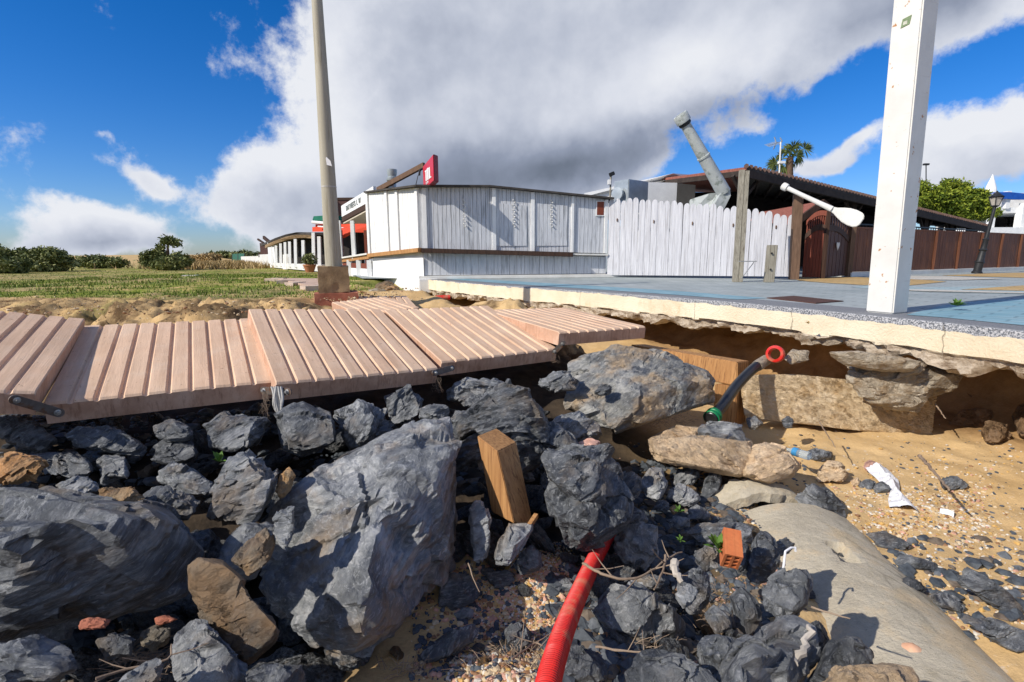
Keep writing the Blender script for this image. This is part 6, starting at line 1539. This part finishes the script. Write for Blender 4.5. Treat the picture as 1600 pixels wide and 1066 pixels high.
# ------------------------------------------------------------------ pavilion and buildings behind
root = empty('pavilion', at_depth_ground(1300, 18), 'large open pavilion with dark timber roof behind the gate and fences', 'pavilion')
B0 = P(1166, 266, 15.0); C0 = P(1545, 357, 25.0); A0 = P(1030, 283, 19.5)
back = Vector((.62, .78, 0)); 
mid0 = B0 + Vector((3.5, 8.0, .3)); midC = C0 + Vector((3.0, 6.5, .5))
mb = MB(); mb.prism([B0, C0, midC, mid0], (0, 0, .10)); mb.build('roof', MAT['roof_dark'], root)
mb = MB(); 
ed = (C0 - B0); n = 90
for i in range(n):
    p = B0 + ed * (i / n); mb.tube([p + Vector((0, 0, .12)), p + Vector((.55, 1.25, .17))], .07, 6)
mb.build('roof_tiles', MAT['roof_old'], root)
mb = MB(); mb.prism([A0, B0, mid0, A0 + Vector((3, 7, .4))], (0, 0, .09)); mb.build('side_roof', MAT['roof_tile'], root)
mb = MB(); mb.beam(A0 + Vector((0, 0, -.08)), B0 + Vector((0, 0, -.08)), .08, .16); mb.beam(B0 + Vector((0, 0, -.1)), C0 + Vector((0, 0, -.1)), .1, .2); mb.build('eaves_beam', MAT['rafter'], root)
mb = MB()
for i in range(26):
    p = B0.lerp(C0, i / 26) - Vector((0, 0, .07)); q_ = mid0.lerp(midC, i / 26) - Vector((0, 0, .07)); mb.beam(p, q_, .07, .12)
mb.build('rafters', MAT['rafter'], root)
for s_ in (.0, .34, .52, .66, .80, .93):
    p = B0.lerp(C0, s_) + Vector((.25, .6, 0)); mb = MB(); mb.beam(Vector((p.x, p.y, GZ)), Vector((p.x, p.y, p.z - .1)), .16, .16, (0, 1, 0)); 
    for sg in (-1, 1):
        dd_ = ed.normalized(); mb.beam(Vector((p.x, p.y, p.z - .75)), Vector((p.x, p.y, p.z - .15)) + dd_ * sg * .6, .09, .09)
    mb.build('column', MAT['rafter'], root)
for s_ in (0., .25, .5, .75, 1.):
    p = mid0.lerp(midC, s_); mb = MB(); mb.beam(Vector((p.x, p.y, GZ)), Vector((p.x, p.y, p.z)), .2, .2, (0, 1, 0)); mb.build('column', MAT['rafter'], root)
mb = MB(); m0 = mid0 + Vector((-3, .3, 0)); mb.para(Vector((m0.x, m0.y, GZ)), Vector((midC.x - .5, midC.y - .4, GZ)), Vector((m0.x, m0.y + .15, GZ)), (0, 0, 1.7)); m1 = Vector((m0.x, m0.y - .2, 0)); m2 = mid0.lerp(midC, .75); mb.prism([Vector((m0.x, m0.y - .1, GZ)), Vector((m2.x, m2.y - .1, GZ)), Vector((m2.x, m2.y - .1, m2.z + .02)), Vector((mid0.x, mid0.y - .1, mid0.z + .02)), Vector((m0.x, m0.y - .1, mid0.z + .02))], (.02, .12, 0)); mb.build('back_wall', MAT['interior_shade'], root)  # near-black sheet carries the pavilion's inner shade in its colour
mb = MB()
p = B0.lerp(C0, .3); q_ = C0; a = Vector((p.x, p.y, zof(1330, 349, p))) + Vector((-.2, -.1, 0)); b = Vector((C0.x, C0.y, a.z)) 
mb.beam(a, b, .05, .05); mb.beam(a - Vector((0, 0, .35)), b - Vector((0, 0, .35)), .05, .05)
for i in range(60): p_ = a.lerp(b, i / 60); mb.tube([p_, p_ - Vector((0, 0, .35))], .015, 4)
mb.build('railing', MAT['black'], root)

root = empty('white_house', at_depth_ground(1000, 22), 'low white flat roofed building behind the picket fence', 'house')
def wallbox(px0, px1, pyt, d0, d1, depth, mat, nm, par, th=None):
    a = at_depth_ground(px0, d0); b = at_depth_ground(px1, d1); z = zof(px0, pyt, a)
    mb = MB(); mb.para(a, b, a + Vector((0, depth, 0)), (0, 0, z - GZ)); return mb.build(nm, mat, par)
wallbox(1008, 1052, 285, 18.6, 18.8, 4, MAT['white'], 'wall', root); wallbox(1052, 1080, 281, 20.5, 21, 3, MAT['white_dirty'], 'rear_wall', root)
a = P(913, 303, 19); b = P(1052, 274, 19.0); mb = MB(); mb.prism([P(913, 302, 19), P(1052, 271, 19), P(1078, 273, 20), P(1078, 281, 20), P(1052, 279, 19), P(915, 307, 19)], (.4, 4.0, 0)); mb.build('parapet', MAT['white'], root)
mb = MB(); mb.prism([P(918, 306, 19.1), P(1006, 288, 19.1), P(1006, 335, 19.1), P(918, 335, 19.1)], (.4, 3, 0)); mb.build('side_wall', MAT['white_dirty'], root)
mb = MB(); c_ = P(1022, 306, 18.9); mb.lathe(c_, [(.09, 0), (.10, .04), (.03, .05)], 16, (-.1, -1, 0)); mb.build('wall_vent', MAT['white_dirty'], root, smooth=True)
root = empty('duct_unit', P(975, 320, 16.5), 'grey sheet metal ventilation box behind the left end of the picket fence', 'ventilation unit')
a = P(981, 330, 16.2); rgt = P(1012, 330, 16.8) - a; lft = P(958, 330, 16.7) - a; zt = P(981, 281, 16.2).z - a.z
mb = MB(); mb.para(a, a + Vector((rgt.x, rgt.y, 0)), a + Vector((lft.x, lft.y, 0)), (0, 0, zt)); mb.build('casing', MAT['galv'], root, bevel=.02)
mb = MB(); c_ = P(966, 303, 16.3); mb.lathe(c_, [(.2, 0), (.2, .08), (.05, .09)], 20, (-.7, -.7, 0)); mb.build('fan_ring', MAT['galv'], root, smooth=True)
root = empty('vent_pipe', P(1125, 300, 15.5), 'tall leaning grey green ventilation pipe with a cap above the fence', 'vent pipe')
va_ = P(1131, 301, 14.2); vb_ = P(1066, 186, 13.6); axv = (vb_ - va_).normalized()
mb = MB(); mb.lathe(va_, [(.19, 0), (.165, 1.12), (.18, 1.13), (.18, 1.17), (.163, 1.18), (.125, (vb_ - va_).length)], 28, axv); mb.build('pipe', MAT['grey_paint'], root, smooth=35)
mb = MB(); mb.lathe(vb_ - axv * .10, [(.19, 0), (.195, .02), (.195, .2), (.18, .23), (.13, .23), (.12, .1)], 28, axv, False); mb.build('cap', MAT['grey_paint'], root, smooth=35)
mb = MB(); mb.lathe(vb_ - axv * .2, [(.13, 0), (.165, .03), (.165, .1)], 28, axv); mb.build('cap_gap', MAT['black'], root, smooth=35)
mb = MB(); mb.tube([P(1130, 298, 14.2), P(1131, 304, 14.2), P(1122, 320, 14.3), P(1112, 335, 14.4)], [.19, .2, .22, .22], 4); mb.build('elbow', MAT['grey_paint'], root, smooth=30)
a = P(1112, 330, 14.0); mb = MB(); c0_ = P(1078, 312, 14.6); mb.prism([P(1078, 312, 14.6), P(1109, 302, 14.4), P(1132, 300, 14.4), P(1118, 335, 14.4), P(1078, 335, 14.6)], (.15, .5, 0)); mb.build('duct_box', MAT['grey_paint'], root, bevel=.01)

# right white apartments
root = empty('apartment_house', at_depth_ground(1580, 45), 'white terraced apartment house with a blue awning at the right edge', 'house')
def pb_(x0, y0, x1, y1, d, dep, mat, nm, par=None):
    a = P(x0, y1, d); b = P(x1, y1, d); t_ = P(x0, y0, d); b.z = a.z; mb = MB(); mb.para(a, b, a + Vector((0, dep, 0)), (0, 0, t_.z - a.z)); return mb.build(nm, mat, par or root)
pb_(1540, 356, 1760, 420, 42, 8, MAT['white'], 'ground_floor')
pb_(1535, 325, 1760, 333, 42, 9, MAT['white'], 'balcony')
pb_(1545, 303, 1760, 356, 47, 6, MAT['white_dirty'], 'upper_floor')
pb_(1548, 303, 1553, 326, 41.8, .4, MAT['white'], 'column'); pb_(1571, 299, 1577, 326, 41.8, .4, MAT['white'], 'column'); pb_(1594, 318, 1600, 356, 41.8, .4, MAT['white'], 'column'); pb_(1546, 333, 1553, 358, 41.8, .4, MAT['white'], 'column'); pb_(1590, 333, 1596, 356, 41.9, .4, MAT['white'], 'column')
w_ = pb_(1556, 337, 1572, 355, 46.7, .2, MAT['interior_shade'], 'window'); pb_(1576, 337, 1590, 355, 46.7, .2, MAT['interior_shade'], 'window'); pb_(1604, 337, 1630, 355, 46.7, .2, MAT['interior_shade'], 'window')
a = P(1550, 306, 41.5); mb = MB(); mb.prism([P(1549, 305, 41.5), P(1575, 300, 41.5), P(1640, 306, 41.5), P(1640, 312, 41.5), P(1590, 312, 41.5), P(1549, 309, 41.5)], (0, 3, .3)); mb.build('awning', MAT['awn_blue'], root)
mb = MB(); mb.lathe(P(1548, 296, 50), [(.55, -1.2), (.45, 0), (.35, .4), (.15, 1.0), (.03, 1.4)], 12); mb.build('turret', MAT['white'], root)
root = empty('thin_lamp', P(1447, 282, 60), 'thin distant floodlight mast above the green tree', 'lamp')
mb = MB(); mb.tube([P(1447, 300, 60), P(1447, 258, 60)], .06, 6); mb.build('mast_pole', MAT['black'], root); mb = MB(); mb.box(P(1447, 257, 60), (.6, .3, .2)); mb.build('lamp_head', MAT['black'], root)

# ------------------------------------------------------------------ vegetation
def leaves(mb_name, blobs, n, size, mat, parent, seed=0, flatk=1.0):
    r = np.random.default_rng(seed); V = []; Fs = []
    vol = np.array([b[3] * b[4] * b[5] for b in blobs]); vol = vol / vol.sum()
    off = np.array(ploc(parent)) if parent is not None else np.zeros(3)
    for i in range(n):
        b = blobs[int(r.choice(len(blobs), p=vol))]
        d = r.normal(size=3); d /= np.linalg.norm(d); rad = r.uniform(.5, 1.05) ** .6
        f_ = fbm(np.array([d * 2.2 + seed + b[0]]), 3, seed)[0]
        if r.random() > f_ * 1.7: continue
        c = np.array(b[:3]) + d * rad * np.array(b[3:6]) * (.72 + .5 * f_)
        for q in range(3):
            a = r.normal(size=3); a /= np.linalg.norm(a); bb = np.cross(a, r.normal(size=3)); bb /= np.linalg.norm(bb)
            cc = c + r.normal(size=3) * size * .8; s = size * r.uniform(.6, 1.3)
            k = len(V); V += [cc - a * s, cc + bb * s * .4, cc + a * s, cc - bb * s * .4]; Fs.append((k, k + 1, k + 2, k + 3))
    me = bpy.data.meshes.new(mb_name); me.from_pydata([tuple(v - off) for v in V], [], Fs); me.materials.append(mat)
    o = bpy.data.objects.new(mb_name, me); col.objects.link(o)
    if parent is not None: o.parent = parent
    return o
def shrub(px, pyb, d, blobs, n, size, mat, label, cat='bush', name='bush', seed=1, trunk=True):
    base = P(px, pyb, d); root = empty(name, base, label, cat)
    bl = []
    for (x, y, rx, ry) in blobs:
        c = P(x, y, d); k = d / F; bl.append((c.x, c.y, c.z, rx * k, rx * k * .8, ry * k))
    r3 = random.Random(seed); b2_ = []
    for b in bl:
        b2_.append((b[0], b[1], b[2] - b[5] * .1, b[3] * .6, b[4] * .6, b[5] * .55))
        for q_ in range(12):
            a_ = r3.uniform(0, 6.28); e_ = r3.uniform(-.3, 1.4); rr_ = r3.uniform(.14, .42)
            b2_.append((b[0] + b[3] * .75 * math.cos(a_) * math.cos(e_), b[1] + b[4] * .75 * math.sin(a_) * math.cos(e_), b[2] + b[5] * .7 * math.sin(e_), b[3] * rr_, b[4] * rr_, b[5] * rr_ * 1.1))
    leaves('crown', b2_, n, size, MAT[mat], root, seed)
    mb = MB()
    for b in bl[:4]: 
        c = Vector(b[:3]); mb.tube([base - Vector((0, 0, .1)), base.lerp(c, .5) + Vector((.1, 0, .1)), c], [.12, .08, .03], 6)
    mb.build('trunk', MAT['trunk'], root, smooth=True)
    return root
shrub(60, 424, 27, [(20, 408, 36, 15), (70, 406, 40, 14), (45, 418, 60, 10), (5, 398, 24, 11), (100, 410, 20, 12)], 5200, .12, 'bush', 'wide dark green bush at the far left edge of the field', seed=2)
shrub(15, 428, 24, [(20, 418, 28, 13), (-10, 412, 30, 20)], 2500, .11, 'bush', 'lower rounded bush in front of the wide one at the left edge', seed=3)
shrub(162, 418, 33, [(150, 411, 24, 9), (175, 412, 20, 8)], 2200, .12, 'bush', 'small olive bush between the two bigger ones in the field', seed=4)
shrub(258, 420, 29, [(240, 406, 20, 12), (275, 409, 22, 11), (258, 413, 34, 9), (262, 377, 17, 4), (252, 392, 7, 9), (277, 381, 8, 4)], 5200, .11, 'bush', 'wind shaped small tree over a dark bush in the field', 'tree', 'tree', 5)
shrub(330, 412, 60, [(330, 404, 22, 5), (300, 406, 15, 4)], 900, .2, 'dry', 'low dry scrub on the dune right of the small tree', seed=6)
shrub(345, 404, 75, [(345, 400, 16, 5), (372, 400, 12, 4)], 900, .25, 'bush', 'dark distant shrubs on the horizon left of the green netting', seed=7)
shrub(385, 405, 60, [(392, 402, 14, 7), (378, 398, 8, 5)], 900, .2, 'bush', 'distant dark tree behind the first pergola', seed=8)
shrub(1480, 350, 34, [(1450, 312, 30, 22), (1490, 305, 40, 24), (1520, 318, 25, 22), (1440, 296, 20, 12), (1500, 330, 45, 20)], 9000, .13, 'pine', 'bright green rounded tree crown behind the pavilion roof', 'tree', 'tree', 9)
# low dry scrub along dunes and the field
def blades(name, n, gen, hmin, hmax, mat, seed, wd=.006):
    r = np.random.default_rng(seed); V = []; Fs = []
    for i in range(n):
        x, y = gen(r); z = TL(x, y); a = r.uniform(0, 6.28); h = r.uniform(hmin, hmax); lx, ly = r.normal(0, .35, 2) * h; w = wd * (1 + y * .12)
        k = len(V); V += [(x - math.cos(a) * w, y - math.sin(a) * w, z - .01), (x + math.cos(a) * w, y + math.sin(a) * w, z - .01), (x + lx, y + ly, z + h)]; Fs.append((k, k + 1, k + 2))
    me = bpy.data.meshes.new(name); me.from_pydata(V, [], Fs); me.materials.append(MAT[mat]); o = bpy.data.objects.new(name, me); col.objects.link(o); tag(o, kind='stuff')
tufts = [(-r_ * math.cos(a_), 0) for r_, a_ in ()]
rt_g = np.random.default_rng(77)
TC = [(rt_g.uniform(-14, -3.0), rt_g.uniform(8.3, 20)) for _ in range(260)]
def g_t(r):
    while True:
        c = TC[int(r.integers(len(TC)))]; x = c[0] + r.normal(0, .22); y = c[1] + r.normal(0, .2)
        if edge_dist(x, y)[0] > 1.0 and y > 8.6 - (x + 9) * .0: return x, y
def g_w(r):
    while True:
        y = 8.4 + 26 * r.random() ** 1.7; x = r.uniform(-1.05 * y - 1, -3.2 - (y - 8) * .22)
        if x < -3: return x, y
blades('grass', 15000, g_w, .008, .035, 'grass', 1)
blades('grass_tufts', 13000, g_t, .02, .08, 'grass', 2)
def g_d(r): 
    y = r.uniform(30, 55); return (-.52 * y + r.normal(0, 3.5) * .9, y)
blades('dry_grass', 5000, g_d, .15, .5, 'dry', 3, .01)
def g_s(r):
    y = 6.4 + r.random() * 1.6; return (r.uniform(-1.0 * y, -.4 * y), y)
blades('bank_roots', 2600, g_s, .01, .05, 'dry', 4, .002)

# palm
root = empty('palm_tree', P(1233, 280, 32), 'small fan palm with a red brown trunk above the pavilion roof', 'palm tree')
mb = MB(); tp = P(1234, 247, 32); bt = P(1232, 330, 32); mb.tube([bt.lerp(tp, k / 10) for k in range(11)], [.2 + .02 * (k % 2) for k in range(11)], 10); mb.build('trunk', MAT['trunk'], root, smooth=True)
rp2 = random.Random(8)
fr_dirs = [(-28, -4), (-20, 8), (-12, -12), (-2, -22), (10, -24), (22, -18), (30, -4), (26, 8), (-30, 12), (12, 2), (-18, 22), (2, -14), (-8, 24), (20, -8)]
for (dx, dy) in fr_dirs:
    k_ = 32 / F; tip = tp + rt * dx * k_ * .62 + Vector((0, 0, -dy * k_ * .62)) + Vector((0, rp2.uniform(-.7, .7), 0))
    mb = MB(); mb.tube([tp, tp.lerp(tip, .5) + Vector((0, 0, .12)), tip], [.035, .03, .02], 5)
    d_ = (tip - tp).normalized(); 
    for q in range(22):
        a = (q / 21 - .5) * 3.6; s0 = d_.cross(Vector((0, 1, .2))).normalized(); dr_ = d_ * math.cos(a) + s0 * math.sin(a) + Vector((0, rp2.uniform(-.25, .25), 0)); ln2 = .62 * rp2.uniform(.8, 1.1)
        w3 = dr_.cross(Vector((0, 1, 0))).normalized() * .035; mb.add([tip, tip + dr_ * ln2 * .5 + w3, tip + dr_ * ln2 + Vector((0, 0, -.15 * ln2)), tip + dr_ * ln2 * .5 - w3], [(0, 1, 2, 3)])
    mb.build('frond', MAT['palm'], root, recalc=False)
# antenna
root = empty('roof_antenna', P(1218, 275, 26), 'white mast with a television antenna beside the palm', 'antenna')
mb = MB(); mb.tube([P(1217, 285, 26), P(1220, 222, 26)], .035, 6); mb.build('mast_pole', MAT['white_dirty'], root)
mb = MB(); aa = P(1199, 228, 26); ab = P(1222, 221, 26.4); mb.tube([aa, ab], .02, 5)
for k in range(9):
    p = aa.lerp(ab, k / 11); mb.tube([p - Vector((.0, .3, .12)), p + Vector((0, .3, .12))], .012, 4)
for sg in (-1, 1):
    p = aa.lerp(ab, .6); mb.tube([p, p + Vector((-.12, 0, sg * .3))], .03, 5); p = ab; mb.tube([p, p + Vector((-.12, 0, sg * .18))], .03, 5)
mb.build('aerial', MAT['galv'], root); mb = MB(); mb.box(P(1221, 254, 26), (.3, .2, .12)); mb.build('amplifier', MAT['white'], root)

# ------------------------------------------------------------------ far left buildings
root = empty('brick_house', at_depth_ground(540, 26), 'dark brown brick block with flat roof behind the lamp pole', 'house')
pb_(520, 312, 562, 350, 23.5, 4, MAT['brick_dark'], 'wall'); pb_(517, 309, 564, 313, 23.3, 4.4, MAT['dark_wood'], 'roof'); pb_(523, 350, 650, 405, 23.8, 3, MAT['interior_shade'], 'dark_room')
pb_(516, 309, 519, 328, 23.2, .2, MAT['dark_wood'], 'downpipe')
root = empty('orange_awning', P(540, 365, 20), 'bright orange red awning on dark posts left of the kiosk', 'awning')
mb = MB(); mb.prism([P(488, 355, 21.5), P(600, 345, 18.8), P(600, 364, 18.8), P(545, 363, 19), P(529, 372, 19), P(515, 362, 20), P(488, 362, 21.5)], (.2, .06, 0)); mb.prism([P(493, 352, 21.5), P(600, 352, 19), P(600, 357, 21), P(493, 356, 23)], (0, 0, .04)); mb.build('cloth', MAT['awn_orange'], root)
mb = MB(); mb.tube([P(497, 354, 21), P(600, 361, 18.7)], .03, 6); mb.build('front_bar', MAT['white'], root)
for x in (532, 571):
    mb = MB(); a = P(x, 360, 18.9); mb.beam(a, Vector((a.x, a.y, GZ)), .11, .11, (0, 1, 0)); mb.build('awning_post', MAT['red_wood'], root)
root = empty('green_awning', P(500, 345, 22), 'small dark green awning above the orange one', 'awning')
mb = MB(); mb.prism([P(490, 338, 21.5), P(522, 336, 20.8), P(522, 345, 20.8), P(488, 345, 21.5)], (.2, 1.2, 0)); mb.build('cloth', MAT['awn_green'], root)
mb = MB(); mb.tube([P(488, 347, 21.4), P(522, 350, 20.7)], .06, 6); mb.build('cassette', MAT['white'], root)
root = empty('pergola_restaurant', at_depth_ground(450, 24), 'long dark pergola restaurant with white posts along the path', 'restaurant')
pts = [(407, 381, 33), (414, 379, 32), (430, 372, 29), (447, 366, 27), (463, 363, 25), (478, 363, 24), (490, 364, 23)]
mb = MB(); vs = [P(*p) for p in pts]; mb.prism(vs + [P(x, y + 3.5, d) for x, y, d in reversed(pts)], (2.6, .6, 0)); mb.build('roof', MAT['roof_dark'], root)
mb = MB(); mb.prism([P(x, y + 4, d) for x, y, d in pts[1:]] + [P(x, y + 9, d) for x, y, d in reversed(pts[1:])], (.1, .1, 0)); mb.build('fascia', MAT['mud_block'], root)
posts = [(426, 385, 30.5), (432, 384, 29.4), (439, 381, 28.3), (446, 379, 27.2), (453, 378, 26.2), (462, 374, 25), (474, 376, 23.8), (490, 364, 22.5), (499, 370, 21.6)]
for x, y, d in posts:
    a = P(x, y, d); b_2 = at_depth_ground(x + 1, d); mb = MB(); mb.beam(a, Vector((b_2.x, b_2.y, GZ + .1)), .14, .14, (0, 1, 0)); mb.build('white_post', MAT['white'], root)
a = at_depth_ground(427, 30.5); b = at_depth_ground(503, 21); mb = MB(); mb.para(a, b, a + Vector((.25, .1, 0)), (0, 0, .28)); mb.build('low_wall', MAT['white_dirty'], root)
mb = MB(); mb.para(a + Vector((1.0, .3, 0)), b + Vector((1.4, .5, 0)), a + Vector((1.2, .4, 0)), (0, 0, 1.75)); mb.build('painted_shade_back', MAT['interior_shade'], root)  # near-black sheet puts the shade behind the posts into its colour
mb = MB(); q = P(430, 400, 29); mb.prism([P(442, 398, 27.5), P(447, 397, 27), P(447, 421, 27), P(442, 421, 27.5)], (.1, 0, 0)); mb.build('white_panel', MAT['white_dirty'], root)
mb = MB(); mb.beam(P(403, 362 + 12, 33), P(412, 380, 32.5), .1, .1); mb.beam(P(412, 371, 33), P(430, 386, 31), .12, .2); mb.build('roof_ends', MAT['dark_wood'], root)
root = empty('far_hut', at_depth_ground(412, 36), 'small brown roofed hut at the far end of the pergolas', 'hut')
pb_(407, 380, 428, 397, 36, 3, MAT['brick_dark'], 'wall'); pb_(404, 395, 428, 402, 37, 2, MAT['dark_wood'], 'lower_roof')
root = empty('garden_wall', at_depth_ground(400, 38), 'low pale garden wall left of the pergola posts', 'wall')
wa_ = at_depth_ground(378, 55); wb_ = at_depth_ground(405, 38); wc_ = at_depth_ground(426, 31)
for p, q_, zt, nm in ((wa_, wb_, .9, 'wall_stretch'), (wb_, wc_, 1.0, 'wall_stretch')):
    p = p.copy(); q_ = q_.copy(); p.z = 1.0; q_.z = 1.0; mb = MB(); mb.para(p, q_, p + Vector((.3, .1, 0)), (0, 0, zt)); mb.build(nm, MAT['white_dirty'], root)
a = at_depth_ground(421, 31.5); mb = MB(); mb.para(a, at_depth_ground(431, 30.3), a + Vector((.2, .1, 0)), (0, 0, 1.5)); mb.build('tall_panel', MAT['white'], root)
root = empty('green_netting', at_depth_ground(372, 60), 'green netting fence on the horizon behind the field', 'fence')
mb = MB(); a = P(363, 397, 60); b = P(382, 396, 55); mb.prism([a, b, P(382, 412, 55), P(363, 410, 60)], (.05, .05, 0)); mb.build('net', flat('green_net', (.03, .12, .08)), root)
for x, d in ((363, 60), (372, 57.5), (382, 55)):
    mb = MB(); mb.tube([P(x, 396, d), P(x, 412, d)], .06, 5); mb.build('net_post', MAT['black'], root)
# terracotta pot with plant
pp_ = at_depth_ground(484, 20.5)
root = empty('plant_pot', pp_, 'terracotta pot with a spiky plant in front of the pergola', 'plant pot')
mb = MB(); mb.lathe(pp_ + Vector((0, 0, .0)), [(.15, 0), (.22, .2), (.24, .25), (.25, .26), (.25, .31), (.2, .31)], 18); mb.build('pot', MAT['terracotta'], root, smooth=35)
bl = [(pp_.x, pp_.y, pp_.z + .5, .28, .28, .22)]; leaves('foliage', bl, 350, .05, MAT['bush'], root, 3)
# paving of the old path and its kerb stones by the pole
for k, pl in enumerate([[(424, 437), (500, 438), (500, 450), (478, 449), (455, 443)]]):
    mb = MB(); pts = [G(x, y, 1.175) for x, y in pl]; mb.prism(pts, (0, 0, .05)); tag(mb.build('path_paving', simple('pink_paving', (.45, .3, .22), (.6, .44, .34), 5, .85), origin=pts[0]), kind='structure')
for k, (x, y, w2, lab) in enumerate(((431, 438.5, .5, 'leftmost pale kerb stone at the end of the old path'), (446, 441.5, .4, 'second pale kerb stone at the end of the old path'), (492, 451, .5, 'pink kerb stone just left of the pole block'), (462, 445, .4, 'third pale kerb stone in the grass'))):
    p = G(x, y, 1.18); rough_box('kerb_stone', p, (w2, .25, .12), .4 * k, simple('kerb_' + 'stone', (.5, .38, .3), (.65, .52, .42), 5, .85), None, .012, 7 + k); o = bpy.context.scene.collection.objects[-1]; tag(o, lab, 'kerb stone', 'kerb stones of the old path')
# rubble blocks near the kiosk foot
for k, (x, y, w2) in enumerate(((560, 462, .35), (585, 458, .4), (612, 454, .35), (640, 460, .3), (600, 450, .5), (650, 470, .35), (662, 462, .3))):
    p = P(x, y, 9.6 + k * .15); pts = np.random.default_rng(k).normal(size=(12, 3)); pts /= np.linalg.norm(pts, axis=1)[:, None]; pts = pts * w2 * np.array([.6, .45, .3]) + np.array(p)
    o = make_rock('rubble_block', pts, MAT['conc_rough' if k % 2 else 'ochre'], 3, 40 + k, chips=4); tag(o, 'lump of broken concrete on the sand between the pole block and the kiosk', 'rubble', 'rubble lumps by the kiosk foot')
# white plinth corner under the kiosk
mb = MB(); mb.prism([Vector((p.x, p.y, .85)) for p in (KX + ln_ * .1, KL + ln_ * .1 + fn * .13, KL + fn * .13 + fr * .4, KX + Vector((.5, .4, 0)))], (0, 0, .36)); r0 = bpy.data.objects['beach_kiosk']; mb.build('corner_plinth', MAT['white'], r0, bevel=.01)
o = None
rough_box('white_slab', G(300, 431, 1.17), (.55, .3, .05), .2, MAT['white_dirty'], None, .01, 9); tag(bpy.context.scene.collection.objects[-1], 'small pale slab lying in the grass field', 'slab')
